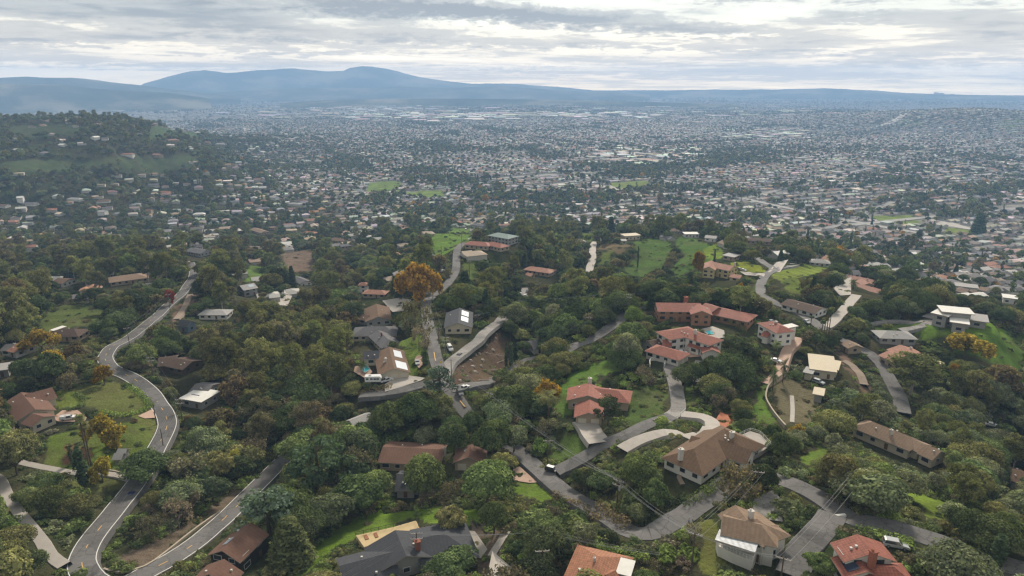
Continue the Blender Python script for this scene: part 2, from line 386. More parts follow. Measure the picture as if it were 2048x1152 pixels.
# ------------------------------------------------------------------ ground colours by zone (what grows or lies there, with some shade painted in)
GRASS = [  # (polygon in photo pixels of the ground, colour)
 ([(75,640),(110,612),(170,608),(215,620),(190,645),(80,668)], (.055,.105,.02)),
 ([(205,712),(225,680),(290,640),(335,600),(352,600),(330,625),(262,672),(215,702)], (.055,.10,.022)),
 ([(102,800),(117,781),(150,781),(166,790),(150,811),(118,818)], (.075,.135,.02)),
 ([(145,770),(230,765),(300,800),(296,830),(230,835),(165,812)], (.075,.12,.025)),
 ([(85,898),(100,868),(190,850),(300,845),(318,880),(270,915),(200,937),(140,940),(95,930)], (.075,.15,.02)),
 ([(270,830),(312,838),(322,880),(300,900),(285,860)], (.08,.13,.025)),
 ([(210,950),(250,955),(255,975),(180,985),(130,960)], (.07,.11,.025)),
 ([(360,880),(400,870),(420,900),(380,905)], (.05,.09,.02)),
 ([(700,1037),(735,1024),(850,1018),(960,1020),(975,1045),(930,1060),(870,1058),(832,1042),(722,1074),(700,1085),(664,1100),(612,1152),(570,1152),(640,1080)], (.075,.175,.015)),
 ([(1022,962),(1060,962),(1102,990),(1115,1003),(1060,1005),(1020,985)], (.085,.19,.02)),
 ([(855,885),(900,876),(940,888),(905,903),(862,895)], (.09,.18,.02)),
 ([(853,492),(905,455),(938,458),(952,470),(922,492),(880,514),(858,512)], (.08,.19,.025)),
 ([(925,520),(945,518),(965,560),(945,570),(925,540)], (.07,.13,.025)),
 ([(1240,540),(1275,510),(1265,485),(1300,476),(1330,480),(1345,500),(1330,530),(1280,555)], (.05,.12,.02)),([(1340,480),(1370,474),(1410,488),(1440,495),(1450,512),(1400,535),(1350,556),(1335,545),(1370,510)], (.05,.13,.02)),([(1198,530),(1205,505),(1225,500),(1215,530)], (.06,.11,.02)),
 ([(1405,500),(1430,487),(1450,505),(1440,520),(1400,520)], (.10,.20,.02)),
 ([(1455,527),(1470,519),(1525,533),(1530,545),(1500,548),(1465,545)], (.11,.18,.015)),
 ([(1540,548),(1590,530),(1655,529),(1660,540),(1610,552),(1560,565)], (.11,.20,.025)),
 ([(1560,560),(1600,555),(1600,590),(1570,585)], (.07,.13,.02)),
 ([(1820,662),(1900,648),(1965,645),(2020,662),(2022,690),(1973,690),(1903,684),(1850,680)], (.08,.19,.02)),
 ([(1900,684),(1970,690),(2048,660),(2048,745),(2010,745),(1960,720),(1900,700)], (.065,.16,.02)),
 ([(1740,655),(1800,648),(1850,650),(1820,665),(1750,668)], (.055,.12,.02)),
 ([(1110,800),(1120,760),(1180,728),(1225,722),(1245,740),(1165,780),(1140,835),(1110,845)], (.055,.145,.018)),
 ([(1250,780),(1320,760),(1335,800),(1320,850),(1240,850)], (.045,.10,.02)),  # shady grass: the shade is put into this darker green
 ([(1505,779),(1533,772),(1532,803),(1562,848),(1500,848)], (.06,.155,.018)),
 ([(1810,984),(1850,975),(1890,999),(1895,1040),(1845,1038)], (.09,.18,.02)),
 ([(1600,905),(1640,890),(1665,905),(1650,935),(1605,930)], (.07,.15,.02)),
 ([(1395,1075),(1425,1068),(1440,1152),(1370,1152)], (.09,.14,.025)),
 ([(1380,760),(1392,750),(1400,800),(1370,830),(1362,790)], (.05,.10,.02)),
 ([(1120,870),(1180,880),(1170,930),(1100,920)], (.055,.12,.02)),
 ([(800,670),(842,668),(848,700),(838,745),(815,745),(800,710)], (.07,.14,.02)),
 ([(1160,470),(1185,465),(1190,480),(1160,490)], (.07,.13,.02)),
 ([(735,365),(800,360),(798,386),(730,386)], (.10,.20,.035)),([(812,384),(888,379),(888,396),(812,394)], (.10,.20,.035)),
 ([(1208,366),(1300,360),(1298,378),(1235,380)], (.12,.21,.04)),
 ([(1742,432),(1835,430),(1840,448),(1750,447)], (.11,.20,.035)),([(1890,455),(1965,458),(1960,472),(1885,468)], (.11,.19,.035)),
 ([(480,535),(525,530),(525,560),(482,562)], (.06,.14,.02)),
 ([(0,330),(60,318),(200,322),(260,312),(385,310),(410,336),(300,346),(180,336),(100,345),(0,345)], (.036,.075,.022)),
 ([(20,252),(90,246),(180,254),(150,272),(20,272)], (.034,.068,.022)),([(300,262),(380,262),(400,285),(300,285)], (.04,.09,.03)),
 ([(2000,240),(2048,236),(2048,262),(1985,258)], (.12,.25,.04)),([(1800,238),(1850,238),(1845,250),(1790,250)], (.10,.19,.04)),
 ([(1550,560),(1500,590),(1500,560)], (.05,.09,.02)),
]
DIRT = [
 ([(890,765),(905,735),(941,712),(992,665),(1020,674),(1030,700),(1008,730),(973,775),(927,776)], (.085,.058,.043)),
 ([(1420,850),(1433,830),(1450,823),(1470,842),(1462,855)], (.28,.10,.05)),
 ([(1540,775),(1560,760),(1640,780),(1630,850),(1570,850)], (.12,.105,.065)),
 ([(120,890),(170,895),(175,915),(130,925)], (.15,.08,.05)),
 ([(560,505),(620,500),(640,540),(570,545)], (.14,.10,.075)),
 ([(640,765),(680,765),(685,785),(645,790)], (.10,.06,.045)),
 ([(400,590),(350,640),(330,650),(345,620),(375,590)], (.15,.10,.08)),
 ([(280,1135),(360,1085),(450,1020),(480,985),(470,975),(360,1060),(230,1120)], (.13,.10,.075)),
 ([(930,1100),(1010,1060),(1010,1140),(960,1152)], (.13,.10,.08)),
 ([(930,1050),(990,1045),(1000,1070),(940,1080)], (.12,.095,.075)),
 ([(1265,490),(1240,510),(1190,500),(1200,490)], (.13,.10,.06)),
 ([(1670,690),(1700,720),(1740,780),(1720,790),(1680,740)], (.16,.11,.085)),
 ([(1100,655),(1120,660),(1060,705),(1040,700)], (.12,.09,.07)),
]
def wpoly(poly): return [tuple(at(px, py)[:2]) for px, py in poly]
GCOL = np.empty(GX.shape + (3,)); 
nz = np.clip(fbm(GX, GY, 30, 4, 9) * 1.6 + .5, 0, 1)[..., None]
GCOL[:] = np.array([.045, .040, .026]) * (1 - nz) + np.array([.030, .042, .017]) * nz  # wooded ground darkened to paint in the shade between crowns
flat = np.clip((GD - 225) / 10, 0, 1)[..., None]
GCOL = GCOL * (1 - flat) + flat * np.array([.21, .20, .185])
far = np.clip((GR - 6500) / 3000, 0, 1)[..., None]
GCOL = GCOL * (1 - far) + far * np.array([.12, .12, .115])
KEEP = []     # world polygons where nothing grows unless it is low
GRASS = [(p, (c[0] * 1.3 + .008, c[1] * .95 + .004, c[2] * 1.3 + .005)) for p, c in GRASS]
for poly, c in GRASS + DIRT:
    w = wpoly(poly); ins = inpoly(GX + fbm(GX, GY, 9, 3, 5) * 9, GY + fbm(GX, GY, 9, 3, 6) * 9, w)
    v = (1 + .45 * fbm(GX, GY, 12, 4, 21))[..., None]
    GCOL = np.where(ins[..., None], np.array(c) * v, GCOL); KEEP.append(w)
# ------------------------------------------------------------------ houses
def tone(name, c, **k): return mat(name, c, **k)
ROOFS = {
 'red': mat('red_tile', (.235, .083, .058), rough=.75, noise=.28, nscale=1.2, uvlines=(.62, .5, .2)),
 'orange': mat('orange_tile', (.27, .12, .068), rough=.75, noise=.28, nscale=1.2, uvlines=(.62, .5, .2)),
 'salmon': mat('salmon_tile', (.30, .15, .105), rough=.8, noise=.28, nscale=1.1, uvlines=(.6, .5, .22)),
 'brown': mat('brown_shingle', (.135, .085, .055), rough=.9, noise=.3, nscale=1.4, uvlines=(.9, .34, .10)),
 'redbrown': mat('redbrown_shingle', (.145, .08, .058), rough=.9, noise=.25, nscale=1.4, uvlines=(.9, .34, .10)),
 'tan': mat('tan_shingle', (.215, .15, .105), rough=.9, noise=.25, nscale=1.4, uvlines=(.9, .34, .10)),
 'darkbrown': mat('dark_brown_shingle', (.085, .055, .042), rough=.9, noise=.3, nscale=1.4, uvlines=(.9, .34, .10)),
 'slate': mat('slate_grey_shingle', (.052, .054, .062), rough=.85, noise=.2, nscale=1.4, uvlines=(.9, .34, .10)),
 'grey': mat('grey_shingle', (.12, .115, .12), rough=.9, noise=.25, nscale=1.3, uvlines=(.9, .34, .10)),
 'light': mat('light_grey_roofing', (.30, .29, .28), rough=.85, noise=.2, nscale=.8),
 'white': mat('white_roofing', (.60, .585, .55), rough=.8, noise=.15, nscale=.8),
 'cream': mat('cream_roofing', (.52, .45, .34), rough=.85, noise=.15, nscale=.7),
 'greengrey': mat('green_grey_roofing', (.20, .25, .235), rough=.85, noise=.2, nscale=.8),
 'metal': mat('pale_metal_roofing', (.34, .36, .385), rough=.5, noise=.12, nscale=.8, uvlines=(1.1, None, .25)),
}
WALLS = {
 'white': mat('white_stucco', (.62, .59, .55), noise=.12, nscale=.7), 'cream': mat('cream_stucco', (.47, .41, .31), noise=.14, nscale=.7),
 'yellow': mat('yellow_stucco', (.50, .41, .22), noise=.14, nscale=.7), 'tan': mat('tan_stucco', (.33, .26, .19), noise=.16, nscale=.7),
 'brown': mat('brown_timber_wall', (.10, .065, .045), noise=.2, nscale=1), 'dark': mat('dark_timber_wall', (.035, .03, .028), noise=.2, nscale=1),
 'grey': mat('grey_wall', (.27, .26, .25), noise=.15, nscale=.8), 'adobe': mat('adobe_wall', (.26, .14, .09), noise=.2, nscale=.8),
 'blue': mat('blue_grey_wall', (.13, .17, .22), noise=.15, nscale=.8)}
M_GLASS = mat('window_glass', (.025, .03, .038), rough=.08, spec=.6)
M_FRAME = mat('window_frame', (.5, .48, .45), rough=.6)
M_GDOOR = mat('garage_door_paint', (.50, .45, .37), rough=.7, noise=.08, nscale=1)
M_DOOR = mat('door_wood', (.13, .07, .04), rough=.6)
M_BRICK = mat('chimney_brick', (.24, .09, .06), noise=.3, nscale=3)
M_CHIM = mat('chimney_stucco', (.5, .46, .42), noise=.15, nscale=2)
M_SOLAR = mat('solar_glass', (.03, .04, .075), rough=.12, spec=.7)
M_SOLARL = mat('bright_solar_glass', (.42, .46, .52), rough=.25, spec=.6)
M_METAL = mat('galvanised_metal', (.35, .35, .35), rough=.5, metal=.3)
M_DECK = mat('deck_boards', (.47, .36, .20), rough=.85, noise=.12, nscale=1.0)
HOUSES = []   # (x, y, radius) for plant spacing
LANDMARKS = []  # (px, py, phrase)
def perp(a): return Vector((-a.y, a.x, 0))
def wing_geom(w, base=None):
    p, q = w['r']; up = w.get('e', 3.0) + w.get('h', 1.8)
    z0 = base
    if z0 is None:
        m_ = at((p[0] + q[0]) / 2, (p[1] + q[1]) / 2, up); z0 = m_.z - .1
    a = at_z(*p, z0 + up); b = at_z(*q, z0 + up)
    d = b - a; L = max(d.length, 1.0); d.normalize()
    return a, b, d, L, z0
def roof_quads(w, a, b, d, L, W_, z0, ov=.6):
    e = z0 + w.get('e', 3.0); h = w.get('h', 1.8); t = w.get('t', 'g'); n = perp(d); 
    zr = e + h; hw = W_ / 2; s = h / hw; drop_ = ov * s
    A = Vector((a.x, a.y, zr)); B = Vector((b.x, b.y, zr))
    out = []
    if t == 'f':
        A.z = B.z = e; c0 = A - d * ov - n * (hw + ov); c1 = B + d * ov - n * (hw + ov); c2 = B + d * ov + n * (hw + ov); c3 = A - d * ov + n * (hw + ov)
        for c in (c0, c1, c2, c3): c.z = e + .35
        return [([c0, c1, c2, c3], None)], (A, B)
    hip = t in ('h', 'ha', 'hb')
    ea = hw * .9 if t in ('h', 'ha') else 0; eb = hw * .9 if t in ('h', 'hb') else 0
    oa = ov if hip and ea else ov * .7; ob = ov if hip and eb else ov * .7
    RA = A if ea else A - d * oa; RB = B if eb else B + d * ob
    for sgn in (-1, 1):
        EA = (A - d * (ea + ov)) if ea else RA; EB = (B + d * (eb + ov)) if eb else RB
        p0 = EA + n * sgn * (hw + ov); p1 = EB + n * sgn * (hw + ov); p0.z = p1.z = e - drop_
        sl = math.hypot(hw, h)
        u0 = (p0 - A).dot(d); u1 = (p1 - A).dot(d); v0 = (RA - A).dot(d); v1 = (RB - A).dot(d)
        q = [RA, RB, p1, p0] if sgn < 0 else [RB, RA, p0, p1]
        uv = [(v0, 0), (v1, 0), (u1, sl), (u0, sl)] if sgn < 0 else [(v1, 0), (v0, 0), (u0, sl), (u1, sl)]
        out.append((q, uv))
    for R_, k, sg in ((A, ea, -1), (B, eb, 1)):
        if k:
            c = R_ + d * sg * (k + ov); p0 = c - n * (hw + ov); p1 = c + n * (hw + ov); p0.z = p1.z = e - drop_
            q = [R_, p0, p1] if sg < 0 else [R_, p1, p0]
            out.append((q, [(0, 0), (-hw, math.hypot(hw, h)), (hw, math.hypot(hw, h))]))
    return out, (A - d * (ea * 1.0), B + d * (eb * 1.0))
def up_fix(ps):
    n = (Vector(ps[1]) - Vector(ps[0])).cross(Vector(ps[2]) - Vector(ps[0])); return n.z >= 0
def house(name, label, roof, wall, wings, chim=(), solar=(), windows=True, gdoors=(), cat='house', land=None, group=None, deck=None, name_parts=None, mchim=M_CHIM):
    """wings: dicts r=(pixel,pixel) of the two ridge ends, w width, e eave height, h rise, t type"""
    g = wing_geom(wings[0]); base = g[4]
    ctr = (g[0] + g[1]) / 2; R = root(name, (ctr.x, ctr.y, base), label, cat, group)
    wl = MB(); rf = {}; O = Vector((ctr.x, ctr.y, base)); ox = []
    for i, w in enumerate(wings):
        bz = base + w.get('dz', 0)
        a, b, d, L, z0 = wing_geom(w, bz); W_ = w['w']; e = w.get('e', 3.0); h = w.get('h', 1.8)
        if w.get('min') and L < w['min']:
            mid = (a + b) / 2; a = mid - d * w['min'] / 2; b = mid + d * w['min'] / 2; L = w['min']
        quads, (A, B) = roof_quads(w, a, b, d, L, W_, z0, w.get('ov', .6)); n = perp(d); hw = W_ / 2
        rm = w.get('roof', roof); rb = rf.setdefault(rm, MB())
        for k, (q, uv) in enumerate(quads):
            q = [p - O + Vector((0, 0, .003 * i)) for p in q]
            if not up_fix(q): q = q[::-1]; uv = uv[::-1] if uv else None
            rb.slab(q, .22 if w.get('t') != 'f' else .4, uv, mi=0, side=1)
        if w.get('open'): continue
        ins = .15; low_ = min(g1(c.x, c.y) for c in (A + n * hw, A - n * hw, B + n * hw, B - n * hw)) - 1.0
        zb = min(z0, low_) - O.z; zt = z0 + e - O.z
        c = [A - n * (hw - ins), B - n * (hw - ins), B + n * (hw - ins), A + n * (hw - ins)]
        c = [p + d * (ins if k in (0, 3) else -ins) for k, p in enumerate(c)]
        lo = [Vector((p.x - O.x, p.y - O.y, zb)) for p in c]; hi = [Vector((p.x - O.x, p.y - O.y, zt)) for p in c]
        t = w.get('t', 'g')
        if t == 'f': hi = [p - Vector((0, 0, .06)) for p in hi]
        wm = 0
        for k in range(4):
            j = (k + 1) % 4; wl.face([lo[k], lo[j], hi[j], hi[k]], None, wm)
        wl.face(hi, None, wm)
        if t in ('g', 'ha', 'hb'):
            for k, j, P, ok in ((3, 0, A, t in ('g', 'hb')), (1, 2, B, t in ('g', 'ha'))):
                if ok:
                    top = (hi[k] + hi[j]) / 2; top.z = zt + h * (1 - ins / hw) - .24; wl.face([hi[k], hi[j], top], None, wm)
        ox.append((c, zb, zt, z0, e))
        HOUSES.append(((A + B) / 2, L / 2 + hw, d, hw, (B - A).length / 2, z0))
        # windows on the outer faces of this wing
        if windows:
            nstor = 2 if e > 4.6 else 1
            for k in range(4):
                j = (k + 1) % 4; p = c[k]; q = c[j]; ed = (q - p); ln = Vector((ed.x, ed.y, 0)).length
                if ln < 3.2: continue
                ed = Vector((ed.x, ed.y, 0)).normalized(); out = Vector((ed.y, -ed.x, 0))
                mid = (p + q) / 2
                if out.dot(Vector((-mid.x, -mid.y, 0)).normalized()) < .15: continue
                # skip faces buried in another wing
                inside = False
                for c2, *_ in ox[:-1]:
                    P4 = [(v.x, v.y) for v in c2]
                    if inpoly(np.array([mid.x + out.x * .5]), np.array([mid.y + out.y * .5]), P4)[0]: inside = True
                if inside: continue
                nwin = max(1, min(6, int(ln / 3.6)))
                for s_ in range(nstor):
                    for q_ in range(nwin):
                        u = (q_ + .5) / nwin * ln; cx_ = p + ed * u + out * .02; zz = z0 + (1.0 if s_ == 0 else 3.7)
                        if zz + 1.3 > z0 + e: continue
                        gar = (s_ == 0 and (i, k) in gdoors)
                        if gar:
                            ww, hh, zz = min(2.7, ln / nwin * .8), 2.2, z0 + .05
                            b_ = MB(); pl_ = [cx_ - ed * ww / 2, cx_ + ed * ww / 2]
                            P = [Vector((pl_[0].x, pl_[0].y, zz)), Vector((pl_[1].x, pl_[1].y, zz)), Vector((pl_[1].x, pl_[1].y, zz + hh)), Vector((pl_[0].x, pl_[0].y, zz + hh))]
                            boxface(b_, P, out, .06, O); b_.build('garage_door', M_GDOOR, R); continue
                        ww, hh = (1.5, 1.2) if (q_ + k) % 3 else (2.2, 1.3)
                        if q_ == nwin // 2 and s_ == 0 and k == 0 and i == 0: ww, hh, zz = 1.1, 2.1, z0 + .03
                        P = [Vector((v.x, v.y, z)) for v, z in ((cx_ - ed * ww / 2, zz), (cx_ + ed * ww / 2, zz), (cx_ + ed * ww / 2, zz + hh), (cx_ - ed * ww / 2, zz + hh))]
                        b_ = MB()
                        if hh > 2: boxface(b_, P, out, .07, O); b_.build('door', M_DOOR, R); continue
                        boxface(b_, P, out, .05, O); wo = b_.build('window', M_GLASS, R)
                        if mid.length < 330:
                            fb = MB(); ft = .13
                            for (u0, u1, v0, v1) in ((-ww/2-ft, ww/2+ft, -ft, 0), (-ww/2-ft, ww/2+ft, hh, hh+ft), (-ww/2-ft, -ww/2, 0, hh), (ww/2, ww/2+ft, 0, hh)):
                                Pf = [Vector((v.x, v.y, z)) for v, z in ((cx_ + ed * u0, zz + v0), (cx_ + ed * u1, zz + v0), (cx_ + ed * u1, zz + v1), (cx_ + ed * u0, zz + v1))]
                                boxface(fb, Pf, out, .09, O)
                            fb.build('frame', M_FRAME, wo)
    wl.build('wall', WALLS[wall], R)
    for rm, b_ in rf.items(): b_.build('roof', [ROOFS[rm], M_TRIM], R)
    if ctr.y < 420:
        hsh = random.Random(int(ctr.x * 7 + ctr.y))
        for i, w in enumerate(wings[:2]):
            if w.get('t') == 'f' or w['w'] < 7: continue
            a, b, d, L, z0 = wing_geom(w, base + w.get('dz', 0)); n = perp(d)
            for _ in range(2):
                u, v, sg = hsh.uniform(.15, .85), hsh.uniform(.3, .75), hsh.choice((-1, 1)); p = a + (b - a) * u + n * sg * v * w['w'] / 2
                b_ = MB(); b_.box((p.x - O.x, p.y - O.y, z0 + w.get('e', 3) + w.get('h', 1.8) * (1 - v) - .1 - O.z), .45, .45, .45); b_.build('roof_vent', M_FRAME, R)
    for c in chim:
        px, py = c[0], c[1]; hh = c[2] if len(c) > 2 else 1.6; ww = (c[3] if len(c) > 3 else 1.1) * .72; hh *= .6
        w0 = wings[c[4] if len(c) > 4 else 0]; zt = base + w0.get('dz', 0) + w0.get('e', 3) + w0.get('h', 1.8)
        p = at_z(px, py, zt + .3); b_ = MB(); b_.box((p.x - O.x, p.y - O.y, zt - 2.2 - O.z), ww, ww * .8, 2.2 + hh, .3)
        b_.box((p.x - O.x, p.y - O.y, zt + hh - O.z + .002), ww * 1.25, ww * 1.05, .22, .3)
        b_.box((p.x - O.x - ww*.2, p.y - O.y, zt + hh - O.z + .222), ww * .3, ww * .3, .4, .3)
        b_.build('chimney', mchim, R)
    for so in solar:
        wi, side, u0, u1, v0, v1, mm = so
        w = wings[wi]; a, b, d, L, z0 = wing_geom(w, base + w.get('dz', 0)); n = perp(d) * side; hw = w['w'] / 2; h = w.get('h', 1.8)
        zr = z0 + w.get('e', 3) + h
        P = []
        for u, v in ((u0, v0), (u1, v0), (u1, v1), (u0, v1)):
            p = a + (b - a) * u + n * hw * v; p.z = zr - h * v + .12; P.append(p - O)
        if not up_fix(P): P = P[::-1]
        b_ = MB(); b_.slab(P, .08); b_.build('solar_panel', mm, R)
    if land: LANDMARKS.append((sum(w['r'][0][0] + w['r'][1][0] for w in wings[:1]) / 2, sum(w['r'][0][1] + w['r'][1][1] for w in wings[:1]) / 2, land))
    return R, O
M_TRIM = mat('fascia_trim', (.30, .26, .22), rough=.8)
def boxface(mb, P, out, t, O):
    """plate of thickness t standing proud of the quad P along out"""
    P = [p - O for p in P]; Q = [p + out * t for p in P]
    mb.face(Q); mb.face(P[::-1])
    for i in range(4):
        j = (i + 1) % 4; mb.face([P[i], P[j], Q[j], Q[i]])
def r(a, b, c, d): return ((a, b), (c, d))
HD = []
R1, O1 = house('slate_roof_house', 'large house with dark slate grey roofs and a yellow timber deck', 'slate', 'grey',
 [dict(r=r(791,1062,812,1110), w=14.5, e=3.2, h=2.6, t='g'), dict(r=r(682,1131,784,1104), w=10.5, e=3.0, h=2.0, t='g'), dict(r=r(832,1078,889,1067), w=14, e=3.0, h=2.4, t='hb')],
 chim=[(835,1088,1.6,1.7)], land='slate-roofed house', mchim=M_BRICK)
house('orange_tile_house', 'house under bright orange tiles with a white flat-roofed end', 'orange', 'tan',
 [dict(r=r(1199,1113,1185,1150), w=11, e=3.2, h=2.4, t='h'), dict(r=r(1238,1118,1230,1142), w=5.5, e=3.6, h=.3, t='f', roof='white'), dict(r=r(1215,1148,1228,1142), w=8, e=3, h=2, t='g')],
 chim=[(1189,1118,.7,.6)], land='orange-tiled house')
house('red_tile_house', 'white house under red tiles with a dark solar panel and brick chimney', 'red', 'white',
 [dict(r=r(1716,1071,1742,1104), w=9, e=5.0, h=1.7, t='g'), dict(r=r(1708,1104,1733,1140), w=7, e=3.4, h=1.4, t='g'), dict(r=r(1757,1132,1788,1133), w=6.5, e=3.2, h=1.8, t='h')],
 chim=[(1746,1112,2.0,1.6)], solar=[(1,-1,.25,.85,.25,.85,M_SOLAR)], land='red-tiled house', mchim=M_BRICK)
house('tan_roof_house', 'white two-storey house with tan roof and long white balcony', 'tan', 'white',
 [dict(r=r(1450,1033,1522,1049), w=6.8, e=5.4, h=1.6, t='hb'), dict(r=r(1472,1012,1492,1038), w=6.5, e=5.4, h=1.7, t='g'), dict(r=r(1514,1038,1528,1048), w=7, e=5.2, h=1.5, t='h'),
  dict(r=r(1440,1071,1508,1092), w=2.8, e=4.5, open=1, h=.3, t='f', roof='metal')], chim=[(1502,1028,1.6,1.4)], land='white-balcony house')
house('brown_roof_villa', 'sprawling villa with mossy brown hipped roofs and a railed terrace', 'brown', 'white',
 [dict(r=r(1388,897,1448,857), w=11.5, e=3.2, h=2.8, t='ha'), dict(r=r(1450,858,1474,869), w=11, e=3.2, h=2.8, t='h'), dict(r=r(1440,880,1502,900), w=7, e=3.4, h=2.0, t='g'), dict(r=r(1385,872,1398,875), w=7, e=3, h=1.7, t='g')],
 chim=[(1362,903,1.5,1.6), (1464,868,1.2,1.5,1)], land='terraced brown villa')
house('long_brown_house', 'long low house with red-brown roof and red fence in front', 'redbrown', 'tan',
 [dict(r=r(768,893,886,899), w=12.5, e=3.2, h=1.7, t='g')], chim=[(890,898,.9,.8)], land='long red-brown house')
house('brown_garage', 'small detached garage with pointed reddish brown roof', 'redbrown', 'tan',
 [dict(r=r(943,889,937,913), w=9, e=3.0, h=2.0, t='g')], gdoors=[(0,1)], land='pointed brown garage', cat='garage')
house('dark_cottage', 'small dark grey cottage among trees below the red-brown house', 'slate', 'grey', [dict(r=r(797,948,832,948), w=10, e=3, h=2, t='g'), dict(r=r(816,940,818,950), w=6, e=3.2, h=2.2, t='h')], land='dark grey cottage')
house('dark_barn', 'tall dark timber barn with brown gable roof beside lower road', 'redbrown', 'dark',
 [dict(r=r(446,1099,502,1047), w=8.5, e=5.0, h=2.2, t='g')], solar=[(0,1,.25,.5,.25,.6,M_SOLARL)], land='dark timber barn', cat='barn')
house('low_barn', 'lower brown gabled outbuilding at foot of dark barn', 'redbrown', 'dark', [dict(r=r(420,1146,446,1120), w=9, e=3.4, h=2.4, t='g')], land='lower barn outbuilding', cat='barn')
house('long_ranch_house', 'long tan-roofed ranch house half hidden by oaks on right hillside', 'tan', 'cream',
 [dict(r=r(1745,843,1808,868), w=8.5, e=3.4, h=2.2, t='h'), dict(r=r(1853,889,1880,901), w=7, e=3.2, h=1.8, t='g'), dict(r=r(1812,872,1850,888), w=7, e=3, h=1.4, t='g')], chim=[(1783,862,1.0,1.2)], land='long tan ranch house')
house('red_roof_house', 'pinkish house with weathered red tile roof above a concrete drive', 'red', 'tan',
 [dict(r=r(1177,767,1176,790), w=14, e=3.6, h=2.2, t='g'), dict(r=r(1182,775,1236,781), w=9.5, e=3.4, h=1.8, t='h'), dict(r=r(1179,800,1178,824), w=9, e=3.0, h=1.9, t='g')],
 chim=[(1180,760,1.5,1.6)], solar=[], gdoors=[(2,1)], land='weathered red-roofed house')
house('ranch_house', 'brown-roofed ranch house with gabled wings beside round lawn', 'redbrown', 'cream',
 [dict(r=r(42,785,70,818), w=11, e=3, h=2.2, t='g'), dict(r=r(54,788,102,775), w=9, e=3.2, h=2.4, t='g'), dict(r=r(66,827,86,833), w=8, e=2.8, h=1.6, t='g')], land='round-lawn ranch house')
house('cream_house', 'cream house with wide brown gable, solar panels and three garage doors', 'brown', 'cream',
 [dict(r=r(778,694,788,736), w=12, e=2.8, h=2.3, t='g'), dict(r=r(729,702,757,701), w=8, e=3.2, h=1.8, t='g', roof='slate')],
 solar=[(0,1,.10,.42,.25,.8,M_SOLARL),(0,1,.62,.95,.2,.95,M_SOLARL)], gdoors=[(0,1)], chim=[(771,718,.8,1.2)], land='cream garage house')
house('grey_roof_house', 'grey-roofed house with hedges either side and little red chimney', 'grey', 'cream',
 [dict(r=r(730,653,770,652), w=13, e=3, h=2.6, t='h'), dict(r=r(757,661,776,678), w=10, e=3, h=2.0, t='hb')], chim=[(763,667,.8,1.1)], land='grey-roofed house', mchim=M_BRICK)
house('brown_roof_house', 'brown gable-roofed bungalow behind the grey-roofed house', 'brown', 'grey',
 [dict(r=r(753,608,757,633), w=14, e=3.2, h=2.4, t='g'), dict(r=r(722,629,738,631), w=7, e=3, h=1.5, t='g')], land='brown gable-roofed bungalow')
house('salmon_cottage', 'small cottage with faded salmon roof behind brown bungalow', 'salmon', 'tan', [dict(r=r(740,579,762,580), w=9, e=3, h=1.6, t='h')], land='salmon-roofed cottage')
house('tower_house', 'tiny square white tower with a red roof among trees', 'salmon', 'white', [dict(r=r(725,564,729,564), w=6, e=6, h=1.6, t='h', min=1.5)], land='square white tower', cat='tower')
house('solar_roof_house', 'dark-roofed house with two pale skylight panels on its slope', 'slate', 'cream', [dict(r=r(919,616,916,645), w=13, e=3.4, h=2.4, t='g')], solar=[(0,1,.1,.42,.2,.75,M_SOLARL),(0,1,.5,.8,.2,.75,M_SOLARL)], land='dark panelled-roof house')
house('white_hacienda', 'white two-storey hacienda with red tile roofs and terracotta court', 'red', 'white',
 [dict(r=r(1344,660,1374,655), w=9.5, e=6.0, h=1.7, t='h'), dict(r=r(1376,658,1416,671), w=9, e=6.0, h=1.7, t='h'), dict(r=r(1384,682,1404,688), w=5, e=3.2, h=1.2, t='g'),
  dict(r=r(1417,686,1424,698), w=6.5, e=3.6, h=1.5, t='g'), dict(r=r(1327,679,1342,680), w=6, e=3.4, h=1.4, t='g'), dict(r=r(1321,692,1350,700), w=9, e=3.0, h=1.7, t='h')],
 chim=[(1391,664,1.8,1.3)], gdoors=[(5,1)], land='white hacienda')
house('grey_stable', 'small open-sided shed with grey-brown roof left of white hacienda', 'darkbrown', 'grey', [dict(r=r(1297,682,1317,677), w=7, e=3, h=1.6, t='g')], land='grey-brown shed', cat='shed')
house('adobe_mansion', 'very long adobe mansion with dull red tile roofs and shaded verandas', 'red', 'adobe',
 [dict(r=r(1313,605,1400,606), w=12, e=5.2, h=2.2, t='g'), dict(r=r(1398,608,1404,621), w=9, e=5.6, h=1.8, t='g'), dict(r=r(1428,613,1482,624), w=12, e=3.4, h=1.8, t='h'), dict(r=r(1412,606,1436,614), w=9, e=4.4, h=1.6, t='g')],
 chim=[(1372,598,2.0,2.4)], land='long adobe mansion', mchim=M_BRICK)
house('white_villa', 'white villa with arched openings and red hipped roof on hilltop', 'red', 'white',
 [dict(r=r(1544,642,1560,650), w=8.5, e=6.6, h=1.7, t='h'), dict(r=r(1530,662,1541,665), w=5, e=3.6, h=1.2, t='g'), dict(r=r(1572,650,1582,654), w=7, e=6.2, h=.3, t='f', roof='white')], chim=[(1552,644,.8,1.6)], land='white hilltop villa')
house('cream_flat_house', 'house with broad cream flat roof among grey-green shrubs', 'cream', 'cream',
 [dict(r=r(1620,722,1668,728), w=17, e=3.4, h=.3, t='f'), dict(r=r(1612,739,1626,742), w=6, e=3, h=.3, t='f', roof='light'), dict(r=r(1666,729,1677,731), w=10, e=3.1, h=.3, t='f', roof='cream')], land='cream flat-roofed house')
house('carport', 'small cream flat-roofed carport beside parked silver wagon', 'cream', 'grey', [dict(r=r(1630,781,1646,784), w=6, e=2.8, h=.3, t='f')], cat='carport', windows=False)
